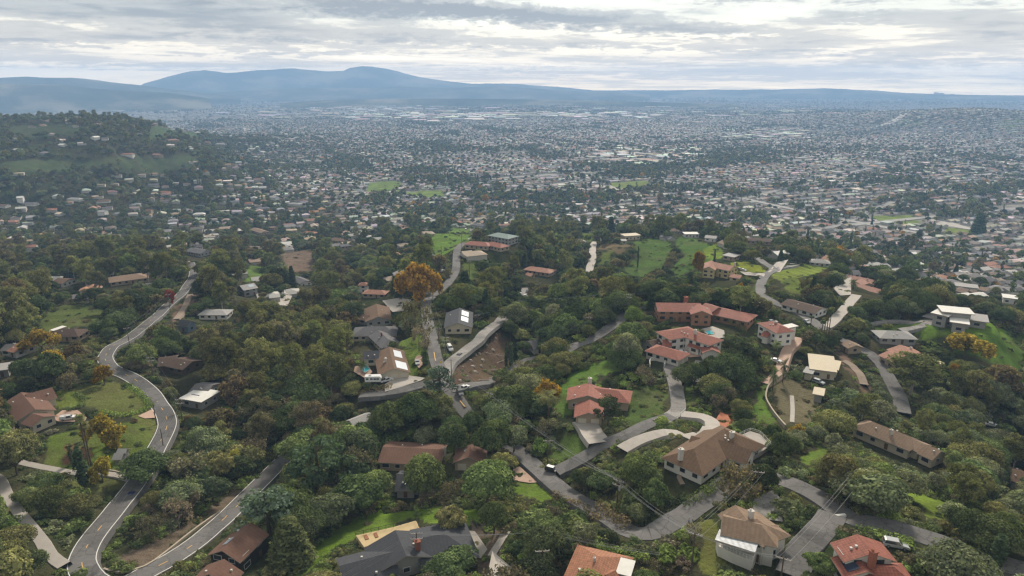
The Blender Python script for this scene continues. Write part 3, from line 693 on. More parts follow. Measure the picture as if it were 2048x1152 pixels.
house('modern_house', 'modern white house of stacked flat roofs on the round green summit', 'white', 'grey',
 [dict(r=r(1884,617,1939,622), w=8.5, e=7.4, h=.3, t='f', ov=1.2), dict(r=r(1873,622,1900,628), w=8, e=6.0, h=.3, t='f', ov=1.0), dict(r=r(1905,638,1933,642), w=8.5, e=4.6, h=.3, t='f', ov=1.2), dict(r=r(1936,632,1972,637), w=11, e=3.4, h=.3, t='f', roof='light', ov=1.0)], land='modern white summit house')
house('low_grey_house', 'low house with pale grey hipped roof below the summit drive', 'light', 'grey', [dict(r=r(1774,661,1804,662), w=10.5, e=3, h=1.8, t='h')], land='low pale grey house')
house('pink_tile_house', 'house with faded pink tile roofs stepping down beside curving road', 'salmon', 'tan',
 [dict(r=r(1801,690,1842,712), w=12, e=4.6, h=1.8, t='g'), dict(r=r(1777,702,1806,716), w=9, e=4.0, h=1.5, t='g'), dict(r=r(1852,719,1874,728), w=7, e=4.4, h=.3, t='f', roof='cream')], chim=[(1822,696,.9,1.2)], land='faded pink-tiled house')
house('yellow_house', 'pale yellow house with red-pink roof below terraced slope', 'salmon', 'yellow',
 [dict(r=r(1424,523,1467,532), w=12, e=6, h=2.0, t='g'), dict(r=r(1418,533,1423,521), w=8, e=6, h=2.0, t='g'), dict(r=r(1463,547,1483,550), w=8, e=3, h=1.3, t='g', roof='salmon')], chim=[(1470,526,1.0,1.4)], land='pale yellow house')
house('terracotta_house', 'house with many terracotta roofs beside a bright blue pool', 'salmon', 'tan',
 [dict(r=r(1704,551,1732,556), w=11, e=3.4, h=1.8, t='h'), dict(r=r(1716,567,1749,575), w=12, e=3.4, h=1.8, t='h'), dict(r=r(1722,558,1738,566), w=9, e=3.2, h=1.5, t='g')], chim=[(1735,558,1.0,1.3)], land='terracotta pool house')
house('long_grey_brown_house', 'long narrow house with grey-brown roof above the villa road', 'darkbrown', 'white', [dict(r=r(1576,598,1643,616), w=12, e=3, h=1.6, t='g')], solar=[], land='long grey-brown house')
house('flat_white_house', 'wide pale flat-roofed house on wooded slope above summit', 'light', 'white', [dict(r=r(1911,568,1955,573), w=12, e=3.4, h=.3, t='f'), dict(r=r(1962,573,1978,576), w=11, e=3.4, h=1.5, t='g', roof='tan')], land='wide pale flat-roofed house')
house('white_flat_building', 'plain white flat roof poking out of dark trees', 'white', 'white', [dict(r=r(2006,591,2038,595), w=11, e=4, h=.3, t='f')], land='plain white roof')
house('green_roof_house', 'two-storey house with grey-green hipped roof on central ridge', 'greengrey', 'grey', [dict(r=r(997,465,1015,468), w=14, e=6, h=2, t='h'), dict(r=r(1012,476,1026,479), w=8, e=3.4, h=.3, t='f', roof='light')], land='grey-green roofed ridge house')
house('ridge_red_house', 'brick-red roofed house at end of the straight ridge lane', 'red', 'tan', [dict(r=r(946,482,970,484), w=11, e=3.4, h=1.8, t='h'), dict(r=r(985,483,1002,487), w=10, e=3.4, h=1.8, t='h')], land='brick-red ridge house')
house('ridge_grey_house', 'long grey house at top of the grassy central ridge', 'grey', 'white', [dict(r=r(948,446,970,449), w=11, e=3.4, h=1.6, t='g')], land='long grey ridge-top house')
house('beige_flat_house', 'beige flat-roofed villa at left end of the green canyon rim', 'cream', 'cream', [dict(r=r(1246,470,1276,468), w=11, e=4, h=.3, t='f'), dict(r=r(1243,480,1252,480), w=7, e=3.4, h=.3, t='f', roof='light')], land='beige rim villa')
house('brown_rim_house', 'brown hip-roofed house on rim above green canyon', 'brown', 'cream', [dict(r=r(1338,457,1354,457), w=15, e=3.6, h=2.2, t='h')], land='brown hip-roofed rim house')
house('white_rim_house', 'low white-roofed house beside brown rim house', 'white', 'white', [dict(r=r(1368,466,1396,466), w=10, e=3.4, h=.3, t='f')], land='white-roofed rim house')
house('grey_rim_house', 'grey roof with white walls further right along canyon rim', 'light', 'white', [dict(r=r(1412,470,1434,472), w=12, e=3.4, h=1.4, t='g')], land='grey and white rim house')
house('far_brown_rim_house', 'broad brown-roofed house at right end of the canyon rim', 'darkbrown', 'tan', [dict(r=r(1505,475,1536,477), w=13, e=3.4, h=1.8, t='h')], land='broad brown rim house')
house('terrace_hut', 'flat pale building behind the yellow-green terraces', 'light', 'tan', [dict(r=r(1452,508,1474,512), w=10, e=3, h=.3, t='f')], land='flat terrace building')
house('gully_house', 'tan-roofed house deep in trees left of straight white lane', 'salmon', 'tan', [dict(r=r(1066,533,1094,537), w=12, e=3.2, h=1.7, t='h'), dict(r=r(1055,545,1066,547), w=7, e=3, h=1.3, t='g')], land='tan gully house')
house('grey_slope_house', 'pale grey house with skylights above the sunlit pines', 'light', 'grey', [dict(r=r(480,571,507,566), w=14, e=5.2, h=2.0, t='g')], solar=[(0,-1,.5,.9,.2,.7,M_SOLARL)], land='pale grey skylight house')
house('low_white_house', 'low pale grey roof sticking out above brown trees', 'light', 'white', [dict(r=r(418,620,444,620), w=10, e=3, h=1.3, t='h')], land='low pale grey roof')
house('blue_shed', 'small blue-grey gabled shed beside the bare dirt drive', 'slate', 'blue', [dict(r=r(368,640,376,641), w=6, e=4, h=1.8, t='g', min=7)], cat='shed', land='blue-grey shed')
house('tan_hip_house', 'wide tan-roofed house above the winding road', 'tan', 'tan', [dict(r=r(240,551,272,547), w=16, e=3, h=2.2, t='h')], land='wide tan-roofed house')
house('brown_wood_house', 'brown-roofed house with white wall among eucalyptus', 'brown', 'white', [dict(r=r(116,556,138,558), w=12, e=3, h=1.8, t='g')], land='brown house among eucalyptus')
house('dark_hip_house', 'dark brown hip-roofed house with a white annex', 'darkbrown', 'tan', [dict(r=r(124,657,148,657), w=10, e=3, h=2, t='h'), dict(r=r(113,656,119,657), w=6, e=2.8, h=.3, t='f', roof='white')], land='dark brown hip-roofed house')
house('pink_roof_bungalow', 'bungalow with faded pink gable left of yellow trees', 'salmon', 'white', [dict(r=r(36,686,50,689), w=10, e=3, h=1.8, t='g'), dict(r=r(12,688,28,688), w=8, e=3, h=1.4, t='g', roof='grey')], land='faded pink bungalow')
house('grey_flat_annex', 'flat grey roof at left edge above brown ranch house', 'light', 'grey', [dict(r=r(-8,735,20,731), w=8, e=3, h=.3, t='f')], land='flat grey roof')
house('striped_patio_house', 'house with white ribbed patio roof crossed by dark panels', 'metal', 'grey', [dict(r=r(380,786,420,793), w=10, e=3.2, h=.3, t='f', roof='white'), dict(r=r(392,768,424,770), w=10, e=3.2, h=1.4, t='g', roof='grey')], solar=[(0,-1,.15,.55,.1,.3,M_SOLAR),(0,-1,.15,.6,.5,.7,M_SOLAR)], land='white patio-roofed house')
house('shaded_brown_house', 'low dark grey-brown house in shade beside winding road', 'darkbrown', 'brown', [dict(r=r(318,716,352,712), w=11, e=3, h=1.6, t='g'), dict(r=r(352,716,384,722), w=11, e=3, h=1.6, t='g')], land='shaded dark brown house')
house('bright_grey_house', 'white-edged grey flat-roofed house above top of winding road', 'light', 'white', [dict(r=r(406,471,436,468), w=12, e=3.2, h=.3, t='f')], land='white-edged grey house')
house('slate_hill_house', 'slate grey house standing at the top of winding road', 'grey', 'grey', [dict(r=r(382,495,412,500), w=13, e=3.4, h=2, t='g'), dict(r=r(390,489,404,488), w=8, e=3.2, h=2, t='g')], land='road-top slate house')
house('brown_field_house', 'brown gable-roofed house right of slate house', 'tan', 'tan', [dict(r=r(508,455,530,462), w=13, e=3.2, h=2, t='g'), dict(r=r(540,452,552,453), w=9, e=3, h=1.6, t='g')], land='brown field-side house')
house('hip_brown_house', 'brown hip-roofed house with a small lawn', 'brown', 'tan', [dict(r=r(668,475,686,477), w=14, e=3, h=2, t='h')], land='brown hip-roofed valley house')
house('grey_low_house', 'low grey-brown roof below the brown hip-roofed house', 'grey', 'tan', [dict(r=r(680,489,702,487), w=11, e=3, h=1.5, t='g')], land='low grey-brown roof')
house('orange_roof_shed', 'small building with bright orange-tan roof', 'orange', 'tan', [dict(r=r(614,462,627,463), w=10, e=3, h=1.5, t='h')], land='small orange-roofed building')
house('garden_shed', 'small pale grey shed beside palm trunks, nearer of two', 'light', 'grey', [dict(r=r(231,906,245,906), w=3, e=2.3, h=.9, t='g')], windows=False, cat='shed', land='pale grey garden sheds')
house('garden_shed', 'small pale grey shed set behind the other shed', 'light', 'grey', [dict(r=r(238,897,252,897), w=3, e=2.3, h=.9, t='g')], windows=False, cat='shed')
house('hollow_house', 'grey-roofed house in hollow beside bare earth slope', 'grey', 'white', [dict(r=r(1060,683,1083,680), w=11, e=3, h=1.8, t='g')], land='hollow grey house')
house('mid_grey_house', 'grey house with white end wall right of dark pines', 'grey', 'white', [dict(r=r(590,552,612,561), w=11, e=3.4, h=1.8, t='g')], land='pine-row grey house')
house('tree_hidden_house', 'long pale-edged roof mostly hidden under big oaks', 'light', 'white', [dict(r=r(700,840,738,825), w=6, e=3, h=1.4, t='g')], land='pale-edged hidden roof')
house('roadside_roof', 'small brown roof on bank beside curving right road', 'tan', 'tan', [dict(r=r(1697,681,1712,690), w=7, e=3, h=1.2, t='g')], land='small brown bank roof')
# hillside and valley houses seen small (pixel of the roof, width px, roof, wall, label)
FARH = [
 (62,489,46,'salmon','white','long pink-roofed white house behind far-left hedge'),(22,440,26,'salmon','tan','pinkish brown house at left edge of valley'),(120,424,20,'cream','white','pale gabled house with a strip of lawn'),
 (206,399,30,'brown','white','brown-roofed white house above small white villa'),(205,420,30,'light','white','white two-storey villa in the left valley'),(332,382,26,'orange','cream','orange-roofed cream house in the left valley'),
 (497,404,42,'orange','white','wide orange-red roofed house behind brown trees'),(468,387,24,'light','white','pale grey house near the brown trees'),(548,392,26,'light','white','grey and white house in mid valley'),
 (398,425,24,'white','white','white house half hidden by yellow trees'),(8,408,30,'brown','white','large brown-roofed house at far-left edge'),(525,414,28,'grey','grey','grey hipped house behind russet trees'),
 (298,418,24,'redbrown','tan','reddish roof between dark valley trees'),(343,254,18,'yellow','yellow','square yellow mansion on far-left hill'),(190,272,24,'white','white','bright white villa high on far-left hill'),
 (255,306,40,'salmon','white','long terrace of pale houses on green hill rim'),(315,307,44,'salmon','tan','long brown-roofed villa on green hill rim'),(345,278,26,'salmon','tan','brown-roofed house above green hill rim'),
 (125,287,22,'white','white','white house in trees on far-left hill'),(523,302,20,'white','white','white house at foot of far hill'),(486,320,18,'salmon','tan','tan house near foot of far hill'),
 (463,327,26,'brown','cream','brown and cream house below the far hill'),(645,313,30,'orange','white','orange-roofed house at edge of plain'),(440,286,22,'light','white','grey roof on far hill shoulder'),
 (700,356,24,'white','white','white roof near the twin sports fields'),(590,330,20,'white','cream','pale house beyond far hill foot'),(415,283,22,'salmon','tan','pink house on hill shoulder'),
 (150,395,34,'light','white','long pale roof in left valley'),(40,392,26,'white','white','white house at far left'),(60,404,24,'grey','white','grey-roofed house at far left'),
 (680,408,26,'salmon','tan','tan-roofed house near middle of valley'),(730,420,24,'grey','white','grey house near middle of valley'),(940,418,30,'grey','tan','grey-brown house below the sports fields'),
 (835,400,26,'brown','tan','brown house below right sports field'),(800,418,26,'grey','white','grey house hidden right of valley trees'),(590,405,26,'light','white','white-grey house in central valley'),
 (620,438,26,'salmon','cream','salmon-roofed house in wooded valley'),(590,450,24,'grey','tan','grey-tan house in wooded valley'),(855,455,18,'grey','tan','small grey roof above the grassy ridge'),
 (1010,447,24,'salmon','white','salmon-roofed house behind ridge houses'),(1710,540,28,'grey','white','grey and white house above terracotta house'),(1640,518,22,'light','white','pale roof beside ridge road top'),
 (1545,500,26,'grey','tan','grey house up the ridge road'),(1600,480,30,'brown','tan','brown house right of the ridge road'),(1770,470,28,'grey','white','grey roof left of sports ground'),
 (1870,520,30,'grey','white','large grey-roofed house right of cypresses'),(1900,545,34,'brown','tan','brown-roofed house in dark trees'),(2000,530,34,'salmon','tan','tan and salmon house at the right'),
 (1955,495,30,'light','white','pale grey roof with blue tarp nearby'),(1830,500,30,'light','white','pale house among right-hand trees'),(1840,545,26,'grey','white','grey house above modern house'),
 (1755,500,26,'brown','tan','brown house amid mixed trees'),(1940,525,26,'salmon','white','white house with salmon roof at right'),(2030,560,28,'grey','white','grey house at right edge'),
 (1120,470,24,'light','white','pale roof left of the lane top'),(1225,455,22,'salmon','tan','tan house right of the lane top'),(1290,440,26,'light','white','pale long roof behind canyon rim'),
]
YW = {'yellow': 'yellow'}
M_YR = ROOFS['cream']; ROOFS['yellow'] = M_YR
for i, (px, py, wpx, rf_, wl_, lb) in enumerate(FARH):
    p = at(px, py, 4.5); d_ = math.hypot(p.x, p.y); half = min(max(wpx * d_ / FPX / 2 * .8, 5), 14)
    tilt = ((i * 37) % 11 - 5) * .35
    hp = half * .6 / d_ * FPX
    house('valley_house' if py > 340 else 'hill_house', lb, rf_, wl_, [dict(r=r(px - hp, py - tilt * .3, px + hp, py + tilt * .3), w=10 + (i % 3), e=3.0 if i % 4 else 5.6, h=2.0, t='h' if i % 2 else 'g')], windows=(d_ < 900), land=lb if len(lb.split()) <= 5 else None)
p = at(2035, 942, 4)
house('edge_house', 'dull brown roof at the right edge among grey-green trees', 'brown', 'grey', [dict(r=r(2022, 938, 2046, 943), w=9, e=3, h=1.5, t='g')], land='dull brown edge roof')
# the ground is cut and filled level under each building
for p, _, d, hw, hl, z0 in HOUSES:
    i0 = np.searchsorted(LR, math.log(max(math.hypot(p.x, p.y) - 45, 71))); i1 = np.searchsorted(LR, math.log(math.hypot(p.x, p.y) + 45))
    X_ = GX[i0:i1]; Y_ = GY[i0:i1]; dx = X_ - p.x; dy = Y_ - p.y
    a_ = np.maximum(abs(dx * d.x + dy * d.y) - hl - 1.5, 0); b_ = np.maximum(abs(-dx * d.y + dy * d.x) - hw - 1.5, 0); w_ = np.clip(1 - np.hypot(a_, b_) / 10, 0, 1); w_ = w_ * w_ * (3 - 2 * w_)
    GZ[i0:i1] = GZ[i0:i1] * (1 - w_) + (z0 - .25) * w_
def ground_mesh():
    H_, W_ = GX.shape
    V = np.stack([GX, GY, GZ], -1).reshape(-1, 3)
    idx = np.arange(H_ * W_).reshape(H_, W_)
    F = np.stack([idx[:-1, :-1], idx[:-1, 1:], idx[1:, 1:], idx[1:, :-1]], -1).reshape(-1, 4)
    c = np.concatenate([GCOL.reshape(-1, 3), np.ones((H_ * W_, 1))], 1).astype(np.float32)
    m = bpy.data.materials.new('ground'); m.use_nodes = True; T = NT(m.node_tree)
    a = T.n('ShaderNodeAttribute', attribute_type='GEOMETRY', attribute_name='groundcolour').outputs['Color']
    geo = T.n('ShaderNodeNewGeometry').outputs['Position']
    k = T.m('ADD', .35, T.m('MULTIPLY', T.noise(geo, .55, 6, .7), .8)); k2 = T.m('ADD', .25, T.m('MULTIPLY', T.noise(geo, .07, 4, .6), .95))
    k3 = T.m('ADD', .6, T.m('MULTIPLY', T.noise(geo, .004, 5, .65), .8))
    cc = T.n('ShaderNodeVectorMath', {0: a, 3: T.m('MULTIPLY', T.m('MULTIPLY', k, k2), T.m('MULTIPLY', k3, 1.9))}, operation='SCALE').outputs[0]
    dry = T.ramp(T.m('ADD', T.m('MULTIPLY', T.noise(geo, .045, 5, .65), .7), T.m('MULTIPLY', T.noise(geo, .5, 4, .7), .35)), [(.50, 0.0), (.64, .75)])
    cc = T.mix(T.m('MULTIPLY', dry, .6), cc, (.105, .092, .05))
    b = T.n('ShaderNodeBump', {'Height': T.noise(geo, .9, 5, .7), 'Strength': .9, 'Distance': .8})
    p = T.n('ShaderNodeBsdfDiffuse', {'Color': cc, 'Normal': b.outputs[0]})
    T.n('ShaderNodeOutputMaterial', {'Surface': p.outputs[0]})
    me = mesh_np('ground', V, F, [m], attrs={'groundcolour': ('POINT', 'FLOAT_COLOR', c)}, smooth=True)
    # faces must point up
    return tag(link('ground', me), kind='structure')
GROUND = ground_mesh()
if GROUND.data.polygons[5000].normal.z < 0: GROUND.data.flip_normals()

# ------------------------------------------------------------------ roads and drives, draped on the ground
def worn(name, col):
    m = bpy.data.materials.new(name); m.use_nodes = True; T = NT(m.node_tree); geo = T.n('ShaderNodeNewGeometry').outputs['Position']
    wob = T.n('ShaderNodeVectorMath', {0: geo, 1: T.n('ShaderNodeVectorMath', {0: T.n('ShaderNodeTexNoise', {'Vector': geo, 'Scale': .35, 'Detail': 3}).outputs['Color'], 3: 3.5}, operation='SCALE').outputs[0]}, operation='ADD').outputs[0]
    patch = T.n('ShaderNodeTexVoronoi', {'Vector': wob, 'Scale': .085}).outputs['Color']
    crack = T.n('ShaderNodeTexVoronoi', {'Vector': wob, 'Scale': .2}, feature='DISTANCE_TO_EDGE').outputs['Distance']
    k = T.m('MULTIPLY', T.m('ADD', .78, T.m('MULTIPLY', T.n('ShaderNodeSeparateXYZ', {0: patch}).outputs[0], .42)), T.ramp(crack, [(0.0, .62), (.035, 1.0)]))
    k = T.m('MULTIPLY', k, T.m('ADD', .62, T.m('MULTIPLY', T.noise(geo, .9, 6, .7), .76)))
    k = T.m('MULTIPLY', k, T.m('ADD', .7, T.m('MULTIPLY', T.noise(geo, .06, 4, .6), .6)))
    c = T.n('ShaderNodeVectorMath', {0: col, 3: k}, operation='SCALE').outputs[0]
    T.n('ShaderNodeOutputMaterial', {'Surface': T.n('ShaderNodeBsdfPrincipled', {'Base Color': c, 'Roughness': .85, 'Specular IOR Level': .2}).outputs[0]}); return m
M_ASPH = worn('asphalt', (.112, .107, .105)); M_ASPH2 = worn('old_asphalt', (.20, .19, .18))
M_CONC = mat('pale_concrete', (.34, .31, .28), rough=.85, noise=.18, nscale=.5)
M_PINK = mat('pink_paving', (.38, .26, .20), rough=.85, noise=.2, nscale=.6)
M_SOIL = mat('bare_track', (.23, .18, .14), rough=.95, noise=.3, nscale=.5)
M_WHITE = mat('white_road_paint', (.62, .61, .58), rough=.7, noise=.15, nscale=.8)
M_YEL = mat('yellow_road_paint', (.55, .33, .10), rough=.7, noise=.15, nscale=.8)
def smooth_line(P, step=2.5):
    P = [Vector(p).to_2d() if len(p) > 2 else Vector(p) for p in P]
    out = []
    for i in range(len(P) - 1):
        p0 = P[max(i - 1, 0)]; p1 = P[i]; p2 = P[i + 1]; p3 = P[min(i + 2, len(P) - 1)]
        nseg = max(2, int((p2 - p1).length / step))
        for k in range(nseg):
            t = k / nseg
            out.append(.5 * ((2 * p1) + (-p0 + p2) * t + (2 * p0 - 5 * p1 + 4 * p2 - p3) * t * t + (-p0 + 3 * p1 - 3 * p2 + p3) * t ** 3))
    out.append(P[-1]); return out
ROADS = []     # (world polyline, half width)
def px_line(pl): return [at(px, py)[:2] for px, py in pl]
def deck_z(L, hw):
    """level of a carriageway along its centre line: never below the ground at either edge, evened out along its length"""
    A_ = np.array([(q.x, q.y) for q in L]); N = len(L); D_ = np.gradient(A_, axis=0); D_ /= np.linalg.norm(D_, axis=1, keepdims=True) + 1e-9; n_ = np.stack([-D_[:, 1], D_[:, 0]], 1)
    z = np.max([ground(A_[:, 0] + n_[:, 0] * s_ * hw, A_[:, 1] + n_[:, 1] * s_ * hw) for s_ in (-1.05, -.5, 0, .5, 1.05)], 0)
    k = 6; zp = np.pad(z, k, mode='edge'); sm = np.convolve(zp, np.ones(2 * k + 1) / (2 * k + 1), 'valid')
    return np.maximum(z, sm)
def ribbon(name, line, w, m, lift=.16, off=0.0, parent=None, kind='structure', wend=None, dash=None, step=2.5, full=None):
    L = smooth_line(line, step); N = len(L); nrm = []
    for i in range(N):
        d = (L[min(i + 1, N - 1)] - L[max(i - 1, 0)]); d.normalize(); nrm.append(Vector((-d.y, d.x)))
    zc = deck_z(L, (full or w) / 2) + lift
    hw = [(w if wend is None else w + (wend - w) * i / (N - 1)) / 2 for i in range(N)]
    V = []; F = []; seg = 0.0
    for i in range(N):
        for s_ in (-1, 1):
            q = L[i] + nrm[i] * (off + s_ * hw[i]); V.append((q.x, q.y, zc[i]))
        if parent is None:
            for s_ in (-1, 1):
                q = L[i] + nrm[i] * (off + s_ * (hw[i] + .5)); V.append((q.x, q.y, zc[i] - 1.6))
    st = 4 if parent is None else 2
    for i in range(N - 1):
        if dash:
            seg += (L[i + 1] - L[i]).length
            if (seg % dash[1]) > dash[0]: continue
        a = i * st; F.append([a + 1, a, a + st, a + st + 1])
        if parent is None: F.append([a, a + 2, a + st + 2, a + st]); F.append([a + 3, a + 1, a + st + 1, a + st + 3])
    if not F: return None
    me = mesh_np(name, V, F, [m]); o = link(name, me, parent)
    if me.polygons[0].normal.z < 0: me.flip_normals()
    if parent is None: tag(o, kind=kind)
    return o
def road(name, pl, w, m=M_ASPH, lines=None, world=False, wend=None, lift=.16):
    L = pl if world else px_line(pl)
    o = ribbon(name, L, w, m, wend=wend, lift=lift); ROADS.append((smooth_line(L, 3), max(w, wend or 0) / 2))
    if lines:
        for s_ in (-1, 1):
            if 'e' in lines: ribbon('edge_line', L, .2, M_WHITE, lift=lift + .05, off=s_ * (w / 2 - .3), parent=o, step=2.5, full=w)
        if 'd' in lines: ribbon('lane_marking', L, .22, M_YEL if 'y' in lines else M_WHITE, lift=lift + .05, parent=o, dash=(2.6, 9.0), step=1.25, full=w)
        if 'c' in lines: ribbon('centre_line', L, .3, M_YEL, lift=lift + .05, parent=o, full=w)
    return o
ROAD_A = [(381,528),(386,540),(387,553),(375,572),(358,593),(333,614),(310,637),(277,664),(251,682),(227,694),(217,705),(211,716),(213,726),(222,738),(236,746),(251,752),(273,765),(291,780),(307,799),(320,817),(330,832),(336,853),(331,872),(320,893),(300,931),(276,971),(241,1015),(222,1038),(201,1063),(182,1089),(171,1110),(166,1128),(168,1145)]
la = px_line(ROAD_A)
hair = px_line([(185,1170),(215,1180),(255,1168),(300,1143),(345,1119),(394,1086),(426,1059),(455,1034),(500,990),(540,950),(575,915)])
road('winding_road', la + hair, 6.6, lines='edy', world=True)
ROAD_C = [(2060,1160),(2042,1150),(2001,1136),(1924,1108),(1886,1091),(1800,1065),(1742,1050),(1700,1038),(1665,1015),(1625,990),(1590,972),(1555,962),(1520,957),(1490,958),(1459,966),(1430,991),(1387,1023),(1361,1044),(1340,1056),(1315,1068),(1285,1072),(1258,1064),(1235,1050),(1205,1034),(1178,1020),(1130,989),(1095,960),(1067,934),(1036,904),(1005,882),(965,855),(931,824),(917,803),(903,784),(889,765)]
road('hill_road', ROAD_C, 5.9)
road('side_road', [(1664,1034),(1650,1056),(1630,1082),(1608,1110),(1594,1140),(1580,1170)], 6.0, lift=.19)
road('upper_lane', [(893,775),(884,751),(877,735),(870,714),(866,690),(861,667),(856,648),(853,625),(852,611),(863,594),(878,583),(895,568),(908,550),(912,537),(913,519),(914,505),(918,496),(930,488)], 5.8, lift=.2)
road('canyon_road', [(889,760),(891,744),(903,727),(931,707),(959,683),(987,658),(999,646),(1012,634),(1034,618),(1047,603),(1052,590),(1048,577)], 5.2, M_ASPH2, lift=.24)
road('west_lane', [(885,766),(850,769),(798,784),(751,796),(722,806)], 5.8, lift=.27)
road('east_road', [(900,780),(925,776),(950,772),(978,769),(1015,752),(1055,730),(1121,711),(1151,695),(1183,682),(1207,668),(1232,650),(1254,633),(1285,618)], 6.0, M_ASPH, lift=.22)
road('ridge_road', [(1504,505),(1520,521),(1540,534),(1548,540),(1533,549),(1524,562),(1521,575),(1524,588),(1545,604),(1575,616),(1605,632),(1640,656),(1668,674),(1700,690),(1729,702),(1748,716),(1762,732),(1776,756),(1789,782),(1800,806),(1805,830)], 5.8)
road('concrete_drive', [(1650,655),(1657,652),(1675,634),(1692,615),(1702,603),(1713,592)], 5.5, M_CONC, lift=.24)
road('ridge_spur', [(1545,541),(1562,536),(1590,530)], 7, M_ASPH2, lift=.22)
road('valley_lane', [(1178,556),(1179,545),(1180,535),(1185,520),(1185,505),(1186,494),(1191,486)], 6.6, M_CONC)
road('loop_drive', [(1357,711),(1344,718),(1339,730),(1342,744),(1347,762),(1351,780),(1355,800),(1357,817),(1350,828),(1338,836),(1320,848)], 5.2, M_ASPH2)
road('inner_drive', [(1402,722),(1399,732),(1396,746),(1393,758),(1391,768)], 4.6, M_ASPH2)
road('estate_drive', [(1364,835),(1399,839),(1418,846),(1425,856),(1413,868),(1387,874),(1344,873),(1310,877),(1272,891),(1243,909)], 4.6, M_CONC, lift=.2)
road('lower_drive', [(1344,836),(1300,850),(1255,872),(1225,883),(1195,900),(1160,925),(1135,940),(1112,951)], 5.0, M_ASPH, lift=.2)
road('house_drive', [(1165,845),(1180,862),(1190,880),(1200,893)], 7.5, M_CONC, lift=.22)
road('summit_drive', [(1800,668),(1823,661),(1846,651),(1868,644),(1892,639),(1905,640)], 4.5, M_ASPH2)
road('lower_summit_drive', [(1720,655),(1760,647),(1800,645),(1840,643),(1868,643)], 3.5, M_ASPH2, lift=.2)
road('terracotta_drive', [(1596,676),(1589,688),(1576,702),(1568,721),(1560,744),(1547,758),(1530,768)], 4.6, M_PINK)
road('left_drive', [(-20,950),(0,960),(14,990),(35,1022),(61,1055),(84,1085),(101,1114),(130,1138)], 2.6, M_CONC, wend=3.0)
road('garden_path', [(10,918),(60,930),(110,940),(150,947),(212,951),(248,956),(268,962)], 2.4, M_CONC)
road('dirt_track', [(1687,723),(1703,735),(1718,752),(1728,775)], 3.2, M_SOIL)
road('far_track', [(15,540),(50,527),(100,517)], 4, M_CONC)
road('dirt_drive', [(380,590),(372,610),(352,640)], 3.5, M_SOIL)
road('summit_court', [(1868,640),(1885,634),(1900,634)], 12, M_ASPH2, lift=.3)
road('footpath', [(1583,795),(1585,820),(1584,845)], 1.4, M_CONC)
road('tan_garden_path', [(1343,930),(1360,945),(1358,955),(1366,970)], 1.2, M_SOIL)
def pave(name, poly, m, lift=.3):
    W_ = wpoly(poly); V = []; 
    c = np.mean(W_, 0); 
    # triangulated fan with inner rings so that the sheet follows the ground
    rings = 5; n_ = len(W_); V = [(c[0], c[1])]
    for r in range(1, rings + 1):
        for p in W_: V.append((c[0] + (p[0] - c[0]) * r / rings, c[1] + (p[1] - c[1]) * r / rings))
    V = np.array(V); z = ground(V[:, 0], V[:, 1]); z = z * .35 + z.mean() * .65; z = np.maximum(z, ground(V[:, 0], V[:, 1])) + lift
    F = [[0, 1 + i, 1 + (i + 1) % n_] for i in range(n_)]
    for r in range(rings - 1):
        for i in range(n_):
            a = 1 + r * n_ + i; b = 1 + r * n_ + (i + 1) % n_; F.append([a, a + n_, b + n_, b])
    me = mesh_np(name, np.column_stack([V, z]), F, [m]); o = link(name, me); tag(o, kind='structure')
    if me.polygons[0].normal.z < 0: me.flip_normals()
    KEEP.append(W_); return o
pave('forecourt', [(800,776),(842,762),(850,757),(818,754),(788,760),(770,772),(770,790)], M_CONC)
pave('forecourt', [(905,1085),(930,1062),(950,1064),(975,1100),(962,1118),(915,1110)], M_CONC, .25)
pave('forecourt', [(975,1118),(995,1082),(1005,1062),(1022,1064),(1012,1078),(990,1118)], M_CONC, .28)
pave('forecourt', [(985,1125),(1040,1152),(1010,1165),(975,1152)], M_CONC, .28)
pave('forecourt', [(1026,937),(1040,936),(1075,966),(1060,967),(1026,962)], M_PINK, .25)
pave('forecourt', [(103,838),(125,822),(155,821),(174,836),(170,843),(120,846)], M_PINK, .25)
pave('forecourt', [(276,833),(305,822),(311,838),(290,838)], M_PINK, .25)
pave('forecourt', [(1508,1005),(1545,985),(1562,1000),(1565,1045),(1520,1040),(1505,1020)], M_ASPH2, .3)
pave('forecourt', [(765,610),(800,598),(822,600),(815,622),(785,628)], M_CONC, .25)
pave('forecourt', [(1356,708),(1362,692),(1385,690),(1412,705),(1405,714),(1380,716)], M_PINK, .3)
pave('forecourt', [(1400,660),(1425,654),(1448,662),(1450,676),(1430,680)], M_CONC, .3)
pave('forecourt', [(1478,547),(1500,545),(1530,548),(1528,554),(1490,555)], M_CONC, .25)
pave('forecourt', [(1535,545),(1552,530),(1575,533),(1560,545)], M_CONC, .3)
pave('forecourt', [(545,600),(560,592),(585,598),(575,612),(550,610)], M_CONC, .25)
pave('forecourt', [(1425,850),(1440,832),(1455,836),(1465,850),(1450,856)], mat('red_gravel', (.30,.11,.06), noise=.3, nscale=.6), .2)
pave('forecourt', [(1665,575),(1700,570),(1702,590),(1680,592)], M_CONC, .25)
pave('forecourt', [(710,735),(735,730),(745,745),(730,760),(708,748)], M_PINK, .25)
pave('forecourt', [(838,712),(845,712),(848,728),(838,738),(828,725),(832,715)], M_PINK, .3)
# painted markings on the carriageways
def paint(name, p, q, w, m=M_WHITE, lift=.42, label='', cat='road marking'):
    o = ribbon(name, px_line([p, q]), w, m, lift=lift, full=3.0); o['kind'] = 'structure'; return o
paint('stop_line', (1663,1037), (1690,1034), .6)
paint('centre_line', (868,708), (871,724), .35, M_YEL)
paint('centre_line', (920,803), (930,817), .3, M_YEL)
